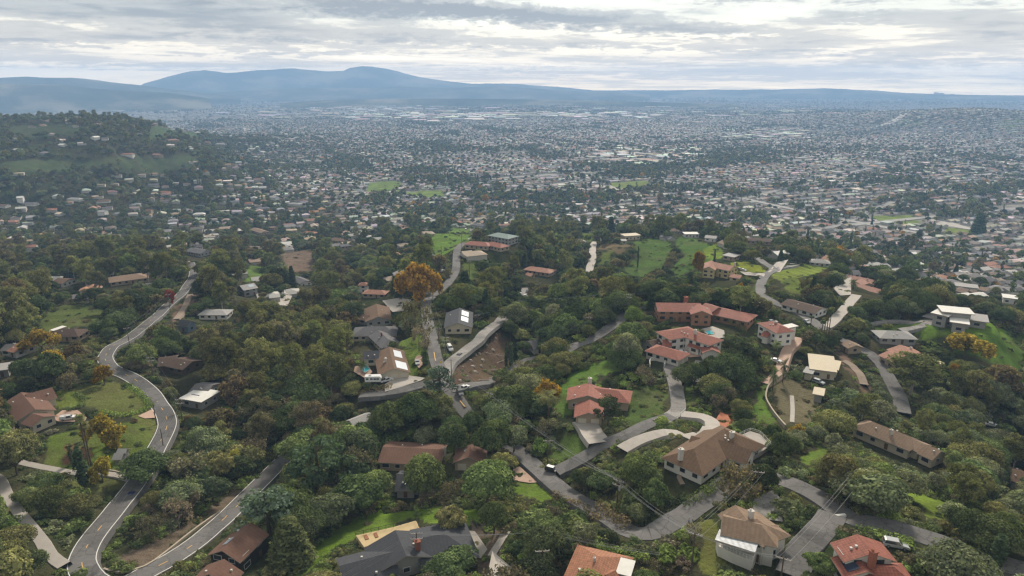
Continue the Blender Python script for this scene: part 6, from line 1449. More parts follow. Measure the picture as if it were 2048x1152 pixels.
def scatter(r0, r1, sp, hmul=1.0, amax=46):
    r_ = r0
    while r_ < r1:
        dth = sp / r_; th = -math.radians(amax) + random.random() * dth
        while th < math.radians(amax):
            rr = r_ + (random.random() - .5) * sp * .9; aa = th + (random.random() - .5) * dth * .9; th += dth
            x, y = rr * math.sin(aa), rr * math.cos(aa); z = g1(x, y); px, py = proj(x, y, z); px, py = float(px), float(py)
            if px < -150 or px > 2200 or py > 1330: continue
            dropz = CZ - z
            wood = 1.0
            if dropz > 226 and rr > 1100:
                wood = .15 if px > 1000 else .5 if px > 640 else .7
            if px > 1000 and py < np.interp(px, (1000, 1230, 1400, 1550, 1650, 1800, 1950, 2060), (432, 458, 462, 490, 530, 560, 600, 615)): wood *= .36
            if rr > 1300 and px < 500: wood *= 1 + float(fbm(np.array(x), np.array(y), 120, 3, 4)) * 1.0
            if random.random() > wood: continue
            open_ = in_keep(x, y)
            if open_ and random.random() > (.04 if py > 720 else .08 + .75 * (float(fbm(np.array(x), np.array(y), 26, 2, 19)) > .02)): continue
            kd, tn = choose(px, py); n_ = float(fbm(np.array(x), np.array(y), 40, 3, 41))
            s0 = (.62 + .6 * random.random() + n_ * .7) * hmul
            if kd == 'eucalyptus': s0 = (.8 + .4 * random.random()) * (.72 if py > 800 else 1)
            if kd in ('bare', 'autumn'): s0 *= 1.25
            if py < 505 and px < 760:
                if random.random() < .12: continue
                s0 *= .8
            if px > 1580 and py > 820: s0 *= .78
            if kd == 'shrub': s0 = .9 + .9 * random.random()
            if kd == 'conifer': s0 = .6 + .3 * random.random()
            if open_: kd = 'shrub'; s0 = .4 + .5 * random.random()
            ok = False
            for tries in range(6):
                vi0 = 0; h = PROTO[kd][0][2] * s0; rad = PROTO[kd][0][3] * s0
                if (open_ or blocked(x, y, z, h, rad, kd) < (.12 if py > 880 else .15 if py > 590 else .25)) and xyfree(x, y, rad) and not near_road(x, y, rad * .3 + .6) and not (((FXA[:, 0] - x) ** 2 + (FXA[:, 1] - y) ** 2) < (FXA[:, 2] * .55 + rad * .35) ** 2).any():
                    ok = True; break
                s0 *= .68
                if kd in ('eucalyptus', 'conifer'): kd = 'oak'; s0 = .6
                if kd in ('oak', 'autumn', 'bare') and s0 < .42: kd = 'shrub'; s0 = 1.0
                if s0 < .3: break
            if not ok: continue
            s1 = s0 * (.85 + .3 * random.random())
            cand(kd, (x, y, z), s0, s1, tn)
        r_ += sp * (.9)
scatter(95, 420, 7.0)
scatter(420, 900, 10.0, 1.15)
scatter(900, 2700, 11.5, 1.0)
# clipped hedges: plants set in a row
def hedge(px_pts, h, wd, tn, label, step=1.7):
    L = smooth_line(px_line(px_pts), step); p0 = L[0]; O = Vector((p0.x, p0.y, g1(p0.x, p0.y))); C = Crown(int(px_pts[0][0]))
    for p in L:
        for k in range(2): C.clump((p.x - O.x + random.uniform(-.4, .4), p.y - O.y + random.uniform(-.4, .4), g1(p.x, p.y) - O.z + h * (.3 + .4 * k)), wd * .75, 40, .36, flat=h / wd * .6)
    R_ = root('hedge', O, label, 'hedge'); cr = link('foliage', C.mesh('hedge_foliage'), R_); v = TINT[tn]; R_['tint'] = v; cr['tint'] = v; return R_
hedge([(1322,655),(1350,640)], 2, 2, 'dark', 'short dark hedge above the white hacienda')
hedge([(1400,634),(1425,641),(1450,646),(1472,655),(1488,668)], 3.0, 3, 'dark', 'tall dark hedge curving round below adobe mansion')
hedge([(1098,708),(1148,684),(1193,659),(1228,638),(1248,621)], 3.6, 2.6, 'deep', 'long dark hedge following east road')
hedge([(722,690),(750,690),(790,692)], 2.0, 1.6, 'dark', 'dark hedge between cream house and grey-roofed house')
hedge([(722,646),(750,646),(778,647)], 2.0, 1.4, 'dark', 'dark hedge behind the grey-roofed house')
hedge([(722,793),(745,786),(778,777)], 2.2, 2.0, 'russet', 'reddish hedge in front of camper trailer')
hedge([(1200,1022),(1222,1040),(1248,1058)], 3.0, 2.6, 'russet', 'red-tipped hedge beside lower bend of hill road')
hedge([(1110,998),(1140,1012),(1165,1022),(1195,1045)], 2.2, 2.0, 'russet', 'bougainvillea hedge with crimson flowers below hill road')
hedge([(1190,1094),(1215,1105),(1240,1110),(1262,1118),(1290,1122)], 1.6, 1.6, 'bright', 'bright clipped hedge above orange-tiled house')
hedge([(1718,1068),(1745,1072),(1775,1080),(1800,1088),(1815,1094)], 1.8, 2.0, 'bright', 'green hedge between red-tiled house and hill road')
hedge([(1555,532),(1575,532),(1605,531)], 1.5, 2.0, 'dark', 'short dark hedge at top of ridge road')
hedge([(1420,988),(1440,972),(1462,952)], 2.6, 2.4, 'mid', 'shaggy green hedge on upper side of hill road')
hedge([(1370,1020),(1395,1002),(1420,988)], 2.6, 2.4, 'mid', 'lower shaggy hedge on upper side of hill road')
hedge([(155,790),(168,800),(160,815),(140,822)], 1.2, 1.4, 'mid', 'curved clipped hedge round the lawn of ranch house')
hedge([(255,772),(275,785),(292,800),(300,815)], 1.3, 2.2, 'bright', 'bright green hedge on inside of road curve')
hedge([(205,827),(235,832),(270,828),(292,820)], 1.3, 2.2, 'bright', 'bright hedge between garden and road driveway')
hedge([(1655,998),(1675,1008),(1692,1016)], 1.2, 1.6, 'twig', 'rough dry cactus row at foot of pole')
# ------------------------------------------------------------------ the suburb on the plain
SUB_ROT = math.radians(24)
ca, sa_ = math.cos(SUB_ROT), math.sin(SUB_ROT)
def main_road(name, pl, w, m=M_CONC):
    o = road(name, pl, w, m, lift=1.2); return o
main_road('boulevard', [(1640,462),(1690,445),(1712,437),(1760,415),(1800,400),(1840,388),(1905,368)], 13, M_ASPH2)
main_road('avenue', [(1480,400),(1570,378),(1660,358),(1700,346),(1780,328)], 14, M_ASPH2)
main_road('avenue', [(1880,330),(1960,318),(2048,300)], 16, M_ASPH2)
main_road('avenue', [(1000,372),(1100,370),(1220,352),(1300,345)], 11, M_ASPH2)
main_road('avenue', [(1180,420),(1290,404),(1380,398)], 10, M_ASPH2)
main_road('hill_highway', [(1765,252),(1785,244),(1800,236),(1812,229)], 34)
main_road('avenue', [(900,395),(980,384),(1060,378)], 9, M_ASPH2)
main_road('valley_street', [(262,392),(272,386),(277,378)], 9)
main_road('valley_street', [(1560,470),(1600,462),(1640,462)], 12)
main_road('valley_street', [(1860,440),(1900,452),(1960,462),(2048,470)], 12)
pave('parking_lot', [(1183,372),(1210,366),(1240,380),(1212,385)], M_CONC, .6)
pave('parking_lot', [(1870,442),(1905,446),(1960,462),(1900,455)], M_CONC, .6)
pave('parking_lot', [(1255,300),(1290,302),(1270,312),(1190,312),(1200,303)], M_CONC, 1.0)
pave('parking_lot', [(1640,352),(1720,350),(1700,362),(1630,366)], M_CONC, 1.0)
ca0 = lambda a, b: (a * ca - b * sa_, a * sa_ + b * ca)
def warp(x, y): return x + 28 * math.sin(x / 310 + y / 520), y + 26 * math.sin(x / 420 - y / 260 + 1)
M_ART = mat('worn_concrete_road', (.27, .26, .245), noise=.2, nscale=.05)
ARTS = []
for along in (0, 1):
    for k in range(-12, 13):
        c_ = k * (806 if along else 1050) + 31; seg = []
        for t in range(-140, 141):
            a, b_ = (t * 60, c_) if along else (c_, t * 60)
            x, y = warp(*ca0(a, b_)); rr = math.hypot(x, y)
            ok = 1250 < rr < 8200 and y > abs(x) * 1.2 and x > -.42 * y and CZ - g1(x, y) > 234 and not (x < -300 and rr < 2600)
            if ok: seg.append((x, y))
            if (not ok or t == 140) and len(seg) > 3:
                o = ribbon('avenue', seg, 15, M_ART, lift=.9, step=30); ARTS += seg; seg = []
            elif not ok: seg = []
ARTA = np.array([w for i in range(len(ARTS) - 1) if math.dist(ARTS[i], ARTS[i + 1]) < 130 for w in (ARTS[i], ((ARTS[i][0] + ARTS[i + 1][0]) / 2, (ARTS[i][1] + ARTS[i + 1][1]) / 2), (ARTS[i][0] * .75 + ARTS[i + 1][0] * .25, ARTS[i][1] * .75 + ARTS[i + 1][1] * .25), (ARTS[i][0] * .25 + ARTS[i + 1][0] * .75, ARTS[i][1] * .25 + ARTS[i + 1][1] * .75))])
M_ROOFT = mat('suburb_roof', (.2, .2, .2), noise=.22, nscale=.9, tint=True); M_WALLT = mat('suburb_wall', (.42, .39, .35), noise=.2, nscale=.3)
def box_house(kind):
    b = MB(); w, d, e, h = {0: (15, 11, 3, 2.0), 1: (17, 10, 3, 1.9), 2: (13, 13, 3, 2.2), 3: (14, 11, 5.4, 2.0), 4: (16, 12, 3.4, .3)}[kind]
    rb = MB(); 
    def one(cx_, cy_, w, d, e, h, hip, b=b, rb=rb):
        b.box((cx_, cy_, -1.5), w, d, e + 1.5)
        hw = d / 2; k = hw * .9 if hip else 0; o_ = .5; zt = e + h; ze = e - o_ * h / hw
        A = Vector((cx_ - w / 2 + k - (0 if hip else o_), cy_, zt)); B = Vector((cx_ + w / 2 - k + (0 if hip else o_), cy_, zt))
        c = [Vector((cx_ + sx_ * (w / 2 + o_), cy_ + sy_ * (hw + o_), ze)) for sx_, sy_ in ((-1, -1), (1, -1), (1, 1), (-1, 1))]
        rb.slab([A, B, c[1], c[0]][::-1], .2); rb.slab([B, A, c[3], c[2]][::-1], .2)
        if hip: rb.slab([A, c[0], c[3]][::-1], .2); rb.slab([B, c[2], c[1]][::-1], .2)
        else:
            for X_, P in ((cx_ - w / 2, 0), (cx_ + w / 2, 1)): b.face([Vector((X_, cy_ - hw, e)), Vector((X_, cy_ + hw, e)), Vector((X_, cy_, zt - .25))] [::1 if P else -1])
    if kind == 4: b.box((0, 0, -1.5), w, d, e + 1.5); rb.box((0, 0, e + .01), w + .8, d + .8, .4)
    else:
        one(0, 0, w, d, e, h, kind in (0, 2))
        if kind in (0, 1, 2): one(w * .28, -d * .45, 7.0, 7.2 if kind else 8, e - .1, h * .72, False)
    return b, rb
HP = [box_house(k) for k in range(5)]
RC = {'grey': (.22, .205, .20), 'pale grey': (.40, .385, .36), 'brown': (.21, .15, .115), 'tan': (.35, .28, .22), 'dark grey': (.11, .105, .11), 'terracotta': (.33, .18, .12), 'white': (.62, .60, .56)}
RN = list(RC); RWt = [.25, .24, .15, .14, .09, .06, .07]
SUBH = []; SUBT = []
PARKS = [wpoly(p) for p, c in GRASS if 350 < np.mean(p, 0)[1] < 470 and np.mean(p, 0)[0] > 650]
LOTS = [wpoly(p) for p in ([(1500,262),(1560,258),(1560,268),(1500,270)],[(1200,366),(1240,380),(1215,384),(1180,372)],[(1200,300),(1290,300),(1300,318),(1180,316)],[(1860,440),(1960,455),(1970,470),(1880,455)])]
BIG = np.array([(p[0], p[1], hw) for L, hw in ROADS[-10:] for p in L])
def sub_density(px, py, dropz, rr):
    if dropz < 224 and rr < 3000: 
        if px > 1000 and py < np.interp(px, (1000, 1230, 1400, 1550, 1650, 1800, 1950, 2060), (432, 458, 462, 490, 530, 560, 600, 615)): return .85
        if px > 700: return (.38 if px < 1020 and py < 600 else .12)
    if px < 700: 
        if dropz < 170: return .34 if py > 400 else .07
        if dropz < 205: return .36 if py > 360 else .18
        if rr < 1500: return .42
        if rr < 2600: return .42 + .35 * min(1, max(0, (px - 350) / 350))
        return .75
    return 1.0
def visible_gap(px, py): 
    i, j = int(py / 2), int(px / 2); return not (0 <= i < MH and 0 <= j < MW and BLOCK[i, j])
bl_b, bl_a, lot = 62.0, 210.0, 17.5
RMAX = 5200.0
nb_ = int(RMAX / bl_b) + 2
def w2(a, b): return a * ca - b * sa_, a * sa_ + b * ca
for ib in range(-nb_, nb_):
    for side in (-1, 1):
        b0 = ib * bl_b + side * 15.5
        a0 = -RMAX
        while a0 < RMAX:
            a0 += lot
            x, y = w2(a0, b0)
            if y < 430: continue
            rr = math.hypot(x, y)
            if rr > RMAX or rr < 520 or abs(x) > y * .80 + 30: continue
            if (a0 % bl_a) < 14: continue
            if random.random() < .04: continue
            # streets bend and whole quarters turn
            wx = 28 * math.sin(x / 310 + y / 520); wy = 26 * math.sin(x / 420 - y / 260 + 1)
            x += wx; y += wy; z = g1(x, y); px, py = proj(x, y, z); px, py = float(px), float(py)
            if py < 262 and rr > 4000 and random.random() < .25: continue
            de = sub_density(px, py, CZ - z, rr)
            q = float(fbm(np.array(x), np.array(y), 420, 3, 8))
            if random.random() > de * (1.05 if q > -.28 else .35): continue
            if rr < 3200 and (any(inpoly(np.array([x]), np.array([y]), k)[0] for k in PARKS + LOTS) or (((BIG[:, 0] - x) ** 2 + (BIG[:, 1] - y) ** 2) < (BIG[:, 2] + 8) ** 2).any()): continue
            if rr < 6000 and (((ARTA[:, 0] - x) ** 2 + (ARTA[:, 1] - y) ** 2) < 17 ** 2).any(): continue
            if de < 1 and rr < 1500 and ((px > 700 and not visible_gap(px, py)) or in_keep(x, y) or not xyfree(x, y, 9) or near_road(x, y, 9)): continue
            kd = random.choices((0, 1, 2, 3, 4), (.3, .3, .2, .1, .1))[0]; rn = random.choices(RN, RWt)[0]
            yaw = SUB_ROT + (math.pi if side > 0 else 0) + random.choice((0, 0, 0, math.pi / 2)) + random.uniform(-.06, .06)
            sc = .82 + .32 * random.random()
            SUBH.append(dict(x=x, y=y, z=z, k=kd, rn=rn, yaw=yaw, s=sc, px=px, py=py, rr=rr))
            # garden trees
            nt_ = (1.5 if rr < 3000 else 1.0) * (1.35 if px < 900 else .72)
            while random.random() < nt_:
                nt_ -= 1
                tx, ty_ = x + random.uniform(-9, 9), y + random.uniform(-14, 14)
                SUBT.append((tx, ty_, g1(tx, ty_), .5 + .75 * random.random() ** 1.6, random.random()))
# tree belts and groves that stand out between the houses
for cx_, cy_, wpx, hpx, n_, s_ in [(1480,388,40,6,60,1.2),(1250,352,60,6,90,1.3),(1000,395,60,12,130,1.5),(1345,335,100,6,120,1.3),(900,268,30,4,80,1.6),(1420,318,60,5,80,1.4),(1820,345,60,8,60,1.4),(1650,440,40,8,40,1.2),(1830,405,35,10,50,1.5),
     (1990,378,60,12,90,1.4),(1100,315,50,5,70,1.4),(1500,300,90,4,80,1.3),(1900,430,70,8,60,1.3),(700,330,60,12,120,1.4),(760,400,50,14,110,1.3),(1110,400,60,12,110,1.3),(1200,395,40,8,50,1.3),(1950,410,30,8,30,1.5),(1290,380,30,8,40,1.3),(1750,300,120,6,120,1.3),(1280,425,120,8,90,1.1),(1480,440,90,14,150,1.2),(1640,500,90,20,150,1.2),(1850,520,120,26,170,1.2),(1050,425,90,12,170,1.2),(870,425,90,16,190,1.2)]:
    for _ in range(n_):
        px, py = random.gauss(cx_, wpx * .55), random.gauss(cy_, hpx * .55); p = at(px, py)
        if not visible_gap(px, py): continue
        if inpoly(np.array([p.x]), np.array([p.y]), PARKS[0])[0] or any(inpoly(np.array([p.x]), np.array([p.y]), k)[0] for k in PARKS): continue
        SUBT.append((p.x, p.y, p.z, s_ * (.6 + .6 * random.random()), random.random()))
# rows of street trees and wind-breaks
for _ in range(150):
    rr = math.exp(random.uniform(math.log(1500), math.log(8500))); aa = math.radians(random.uniform(-38, 38)); x, y = rr * math.sin(aa), rr * math.cos(aa)
    if CZ - g1(x, y) < 222: continue
    an = SUB_ROT + random.choice((0, math.pi / 2)); L_ = random.uniform(120, 600); n_ = int(L_ / 9); wd = random.choice((3, 8, 40))
    for k in range(n_ * (1 if wd < 40 else 3)):
        u = random.uniform(-L_ / 2, L_ / 2); v = random.gauss(0, wd); tx, ty_ = x + u * math.cos(an) - v * math.sin(an), y + u * math.sin(an) + v * math.cos(an)
        if math.hypot(tx, ty_) < 1300 or any(inpoly(np.array([tx]), np.array([ty_]), q)[0] for q in PARKS): continue
        SUBT.append((tx, ty_, g1(tx, ty_), .9 + .8 * random.random(), random.random()))
# scattered canopy across the whole plain
for _ in range(21000):
    rr = math.exp(random.uniform(math.log(2500), math.log(14000))); aa = math.radians(random.uniform(-40, 40)); x, y = rr * math.sin(aa), rr * math.cos(aa)
    q = float(fbm(np.array(x), np.array(y), 900, 3, 15))
    if q < -.05 and random.random() < .75: continue
    k_ = 1 if rr < 5200 else 1.5 if rr < 9000 else 2.4
    SUBT.append((x, y, g1(x, y), k_ * (.6 + .7 * random.random()), random.random()))
# larger sheds and blocks: pale roofs of the commercial belts
BIGB = []
def big(px, py, wpx, dep, h, yaw, rn): p = at(px, py); BIGB.append((p.x, p.y, p.z, wpx * p.length / FPX if False else wpx * math.hypot(p.x, p.y) / FPX, dep, h, yaw, rn))
for _ in range(210): big(random.gauss(1000, 170), random.gauss(233, 5), random.uniform(6, 30), random.uniform(50, 140), random.uniform(8, 13), random.choice((0, .1, .2)), random.choice(('white', 'white', 'white', 'pale grey', 'tan')))
for _ in range(40): big(random.gauss(740, 80), random.gauss(219, 3), random.uniform(6, 20), random.uniform(60, 120), 11, 0, random.choice(('white', 'pale grey')))
for _ in range(90): big(random.uniform(1180, 1420), random.gauss(312, 9), random.uniform(8, 26), random.uniform(20, 50), 7, SUB_ROT, random.choice(('white', 'pale grey', 'tan')))
for _ in range(40): big(random.uniform(1450, 1620), random.gauss(270, 5), random.uniform(8, 20), 40, 8, SUB_ROT, random.choice(('white', 'pale grey')))
for _ in range(60): big(random.uniform(1560, 2040), random.gauss(345, 16), random.uniform(6, 16), 22, 6, SUB_ROT, random.choice(('white', 'pale grey', 'tan', 'terracotta')))
for _ in range(260):
    rr = math.exp(random.uniform(math.log(5000), math.log(13500))); aa = math.radians(random.uniform(-38, 38)); x, y = rr * math.sin(aa), rr * math.cos(aa); BIGB.append((x, y, g1(x, y), random.uniform(40, 140), random.uniform(40, 120), 10, 0, random.choice(('white', 'pale grey', 'pale grey', 'tan'))))
for _ in range(9000):
    rr = math.exp(random.uniform(math.log(4800), math.log(13000))); aa = math.radians(random.uniform(-39, 39)); x, y = rr * math.sin(aa), rr * math.cos(aa)
    if CZ - g1(x, y) < 205: continue
    BIGB.append((x, y, g1(x, y), random.uniform(14, 30), random.uniform(12, 20), 5, SUB_ROT + random.choice((0, math.pi / 2)), random.choice(RN)))

# ------------------------------------------------------------------ instancing of the uncountable rest
def stuff_from(name, objs, P, idx, rot, scl, tint, label=None):
    """ONE object of kind stuff: points carrying copies of the given prototype meshes"""
    col = bpy.data.collections.new(name + '_kinds')
    for i, (nm, me) in enumerate(objs):
        o = bpy.data.objects.new('%s_%02d' % (name, i), me); col.objects.link(o)
    me = mesh_np(name, P, [], attrs={'idx': ('POINT', 'INT', np.asarray(idx, np.int32)), 'rot': ('POINT', 'FLOAT_VECTOR', np.column_stack([np.zeros(len(P)), np.zeros(len(P)), rot]).astype(np.float32)),
        'scl': ('POINT', 'FLOAT_VECTOR', np.asarray(scl, np.float32)), 'tint': ('POINT', 'FLOAT_VECTOR', np.asarray(tint, np.float32))})
    o = link(name, me); ng = bpy.data.node_groups.new(name, 'GeometryNodeTree')
    ng.interface.new_socket('Geometry', in_out='INPUT', socket_type='NodeSocketGeometry'); ng.interface.new_socket('Geometry', in_out='OUTPUT', socket_type='NodeSocketGeometry')
    N = ng.nodes; L = ng.links; gi = N.new('NodeGroupInput'); go = N.new('NodeGroupOutput'); ip = N.new('GeometryNodeInstanceOnPoints'); ci = N.new('GeometryNodeCollectionInfo')
    ci.inputs['Collection'].default_value = col; ci.inputs['Separate Children'].default_value = True; ci.inputs['Reset Children'].default_value = True
    def na(nm, typ):
        n_ = N.new('GeometryNodeInputNamedAttribute'); n_.data_type = typ; n_.inputs[0].default_value = nm; return [s for s in n_.outputs if s.enabled and s.name == 'Attribute'][0]
    L.new(gi.outputs[0], ip.inputs['Points']); L.new(ci.outputs[0], ip.inputs['Instance']); ip.inputs['Pick Instance'].default_value = True
    L.new(na('idx', 'INT'), ip.inputs['Instance Index']); L.new(na('rot', 'FLOAT_VECTOR'), ip.inputs['Rotation']); L.new(na('scl', 'FLOAT_VECTOR'), ip.inputs['Scale'])
    L.new(ip.outputs[0], go.inputs[0]); m_ = o.modifiers.new('scatter', 'NODES'); m_.node_group = ng
    return tag(o, label, kind='stuff')
def join_mesh(name, parts):
    """parts: meshes -> one mesh, keeping materials and leaf attributes"""
    V = []; F = []; mi = []; mats = []; lv_ = []; cv_ = []; o_ = 0
    for me in parts:
        co = np.empty(len(me.vertices) * 3, np.float32); me.vertices.foreach_get('co', co); V.append(co.reshape(-1, 3))
        for m_ in me.materials:
            if m_ not in mats: mats.append(m_)
        mm = [mats.index(m_) for m_ in me.materials]
        a1 = me.attributes.get('leafvar'); n_ = len(me.polygons); x1 = np.full(n_, .5, np.float32); x2 = x1.copy()
        if a1: a1.data.foreach_get('value', x1); me.attributes['clumpvar'].data.foreach_get('value', x2)
        lv_.append(x1); cv_.append(x2)
        for f in me.polygons: F.append([v + o_ for v in f.vertices]); mi.append(mm[f.material_index] if mm else 0)
        o_ += len(me.vertices)
    return mesh_np(name, np.concatenate(V), F, mats, mi, attrs={'leafvar': ('FACE', 'FLOAT', np.concatenate(lv_)), 'clumpvar': ('FACE', 'FLOAT', np.concatenate(cv_))})

# ------------------------------------------------------------------ labels that single a plant or house out
LM = LANDMARKS + [(250,770,'long road curve'),(240,1020,'straight winding-road stretch'),(450,1040,'lower winding-road leg'),(950,720,'bare brown slope'),(890,760,'road junction'),(1300,1060,'lower hill-road bend'),(1500,950,'upper hill-road bend'),
 (1780,750,'curving ridge road'),(1184,520,'straight white lane'),(1350,520,'green canyon slope'),(900,480,'grassy ridge slope'),(1850,1020,'lower-right green glade'),(1960,700,'summit lawn'),(1530,820,'steep garden lawn'),(60,1030,'pale left-hand drive'),(140,880,'palm lawn'),
 (1190,650,'east road'),(1690,610,'concrete drive'),(760,375,'left sports field'),(850,388,'right sports field'),(1255,370,'round playing field'),(1790,440,'green school field'),(1925,462,'sports ground'),(1350,770,'loop drive'),(820,1030,'grass behind deck'),(1060,985,'roadside lawn'),
 (130,640,'left grassy clearing'),(270,330,'far green hillside'),(110,255,'far hilltop meadow'),(620,230,'far plain'),(620,1020,'giant dark pine'),(1700,440,'pale boulevard'),(1100,1120,'transformer pole'),(1600,1100,'side road'),(850,560,'big orange tree')]
LMA = np.array([(a, b) for a, b, _ in LM])
ORD = ['first', 'second', 'third', 'fourth', 'fifth', 'sixth', 'seventh', 'eighth', 'ninth', 'tenth', 'eleventh', 'twelfth', 'thirteenth', 'fourteenth', 'fifteenth', 'sixteenth', 'seventeenth', 'eighteenth', 'nineteenth', 'twentieth']
def relate(px, py):
    d = (LMA[:, 0] - px) ** 2 + ((LMA[:, 1] - py) * 1.4) ** 2; i = int(np.argmin(d)); dx, dy = px - LMA[i, 0], (py - LMA[i, 1]) * 1.4; R_ = math.hypot(dx, dy)
    w = 'beside' if R_ < 8 else ('right of' if dx > 0 else 'left of') if abs(dx) > abs(dy) else ('below' if dy > 0 else 'above')
    return w + ' ' + LM[i][2]
def assign(items, phrase):
    """items: list of dict(px, py); returns unique labels"""
    G = {}
    for it in items: it['_b'] = phrase(it) + ' ' + relate(it['px'], it['py']); G.setdefault(it['_b'], []).append(it)
    for b_, L in G.items():
        if len(L) == 1: L[0]['lab'] = b_; continue
        L.sort(key=lambda t: t['px'])
        for k, it in enumerate(L): it['lab'] = b_ + ', ' + (ORD[k] if k < 20 else str(k + 1) + 'th') + ' from left'
HN = np.array([(h['x'] * (1 - 9 / h['rr']), h['y'] * (1 - 9 / h['rr'])) for h in SUBH if h['rr'] < 2700])
CANDS[:] = [c for c in CANDS if c['fixed'] or (c['py'] > 590 and c['px'] < 1500) or c['py'] > 610 or not (((HN[:, 0] - c['x']) ** 2 + (HN[:, 1] - c['y']) ** 2) < (11 + c['sx'] * 5) ** 2).any()]
fixedc = [c for c in CANDS if c['fixed']]; rest = [c for c in CANDS if not c['fixed']]
def inview(c): return -10 < c['px'] < 2058 and c['ty'] < 1145 and c['by'] > 0
rest.sort(key=lambda c: -(c['h'] * c['w']) * (1 if inview(c) else 0))
CAP = {'oak': 290, 'eucalyptus': 130, 'bare': 90, 'autumn': 90, 'shrub': 130, 'conifer': 30, 'pine': 10}
ind = []; left = []; cnt = {}
for c in rest:
    k = c['kind']
    if inview(c) and cnt.get(k, 0) < CAP.get(k, 0) and c['h'] > 9: cnt[k] = cnt.get(k, 0) + 1; ind.append(c)
    else: left.append(c)
def sz(c): 
    h = PROTO[c['kind']][c['vi']][2] * c['sz']; return 'small ' if (h < 6 and c['kind'] != 'shrub') or h < 1.9 else 'large ' if h > 11 and c['kind'] == 'oak' else ''
assign(ind, lambda c: sz(c) + CWORD[c['tn']] + ' ' + KWORD[c['kind']])
for c in fixedc: c['lab'] = c['label']
GRP = {'oak': 'round trees of the wooded hills', 'eucalyptus': 'eucalyptus trees of the hills', 'bare': 'thin-leaved trees of the hills', 'autumn': 'autumn-coloured trees', 'shrub': 'shrubs of the slopes', 'conifer': 'conifers', 'pine': 'pines', 'cypress': 'cypresses', 'fan_palm': 'palms', 'date_palm': 'palms'}
BASET = {}
def make_tree(c):
    cr, tr, h, rd_ = PROTO[c['kind']][c['vi']]
    key = (c['kind'], c['vi'])
    nm = KNAME[c['kind']]
    R_ = root(nm, (c['x'], c['y'], c['z']), c['lab'], 'shrub' if c['kind'] == 'shrub' else 'palm tree' if 'palm' in c['kind'] else 'tree', GRP[c['kind']], rz=c['rot'])
    R_.scale = (c['sx'] * (.84 + .32 * ((c['x'] * 7.3) % 1)), c['sx'] * (.84 + .32 * ((c['y'] * 5.7) % 1)), c['sz']); R_['tint'] = c['rgb']
    if key not in BASET: BASET[key] = (link('crown', cr, R_), link('trunk', tr, R_)); parts = BASET[key]
    else:
        parts = []
        for s_ in BASET[key]: q = s_.copy(); COL.objects.link(q); q.parent = R_; parts.append(q)
    parts[0]['tint'] = c['rgb']
for c in fixedc + ind: make_tree(c)
# woods: everything past the largest ones, as one object
kinds = []; kidx = {}
for k, L in PROTO.items():
    for i, (cr, tr, h, rd_) in enumerate(L): kidx[(k, i)] = len(kinds); kinds.append((k, join_mesh('plant_%s_%d' % (k, i), [cr, tr])))
stuff_from('woodland', kinds, np.array([(c['x'], c['y'], c['z']) for c in left]), [kidx[(c['kind'], c['vi'])] for c in left], [c['rot'] for c in left], [(c['sx'], c['sx'], c['sz']) for c in left], [c['rgb'] for c in left], 'unbroken wood and scrub covering the hills')
# low ground cover between and under the trees
GC = []
for r0, r1, n_ in ((100, 260, 5200), (260, 520, 7500), (520, 1000, 7000)):
    for _ in range(n_):
        rr = math.sqrt(random.uniform(r0 ** 2, r1 ** 2)); aa = math.radians(random.uniform(-39, 39)); x, y = rr * math.sin(aa), rr * math.cos(aa)
        if near_road(x, y, 1.2) or not xyfree(x, y, 1.5): continue
        z = g1(x, y); px, py = proj(x, y, z); i, j = int(py / 2), int(px / 2)
        k_ = in_keep(x, y)
        if k_ and random.random() < .8: continue
        s_ = random.uniform(.2, .5) if k_ else random.uniform(.35, .95)
        if blocked(x, y, z, 2.7 * s_, 2.2 * s_, 'shrub') > .34 and not k_: continue
        tn = random.choice(('mid', 'dark', 'olive', 'bright', 'greyolive', 'brown', 'dark'))
        v = .75 + .5 * random.random(); GC.append((x, y, z - .1, s_, tuple(t * v for t in TINT[tn])))
stuff_from('undergrowth', [('shrub', join_mesh('low_shrub_%d' % i, [p[0]])) for i, p in enumerate(PROTO['shrub'])], np.array([g[:3] for g in GC]), np.random.default_rng(3).integers(0, 5, len(GC)), np.random.default_rng(4).random(len(GC)) * 6.28,
           [(g[3], g[3], g[3] * .8) for g in GC], [g[4] for g in GC], 'low scrub and ground cover between the trees')
# grass tufts on the open slopes
# garden and street trees of the plain
tn_ = ['deep', 'dark', 'dark', 'mid', 'dark', 'olive', 'deep', 'greyolive', 'brown', 'dark', 'mid', 'orange', 'russet', 'dark', 'olive', 'deep']
SUBT = [t for t in SUBT if t[2] > 0]
r3 = np.random.default_rng(8); ti = []; tt_ = []; tl = []
fr, ft_ = len(PROTO['far_round']), len(PROTO['far_tall'])
for t in SUBT:
    tall = random.random() < .12; ti.append(random.randrange(fr) if not tall else fr + random.randrange(ft_)); nm_ = tn_[int(t[4] * len(tn_)) % len(tn_)]
    if nm_ == 'orange' and random.random() < .6: nm_ = 'olive'
    v = .8 + .4 * random.random(); tt_.append(tuple(c * v for c in TINT[nm_]))
stuff_from('valley_trees', [('far', kinds[kidx[('far_round', i)]][1]) for i in range(fr)] + [('fart', kinds[kidx[('far_tall', i)]][1]) for i in range(ft_)], np.array([t[:3] for t in SUBT]), ti, r3.random(len(SUBT)) * 6.28,
           [(t[3], t[3], t[3] * (.9 + .3 * random.random())) for t in SUBT], tt_, 'countless small trees across the suburb plain')
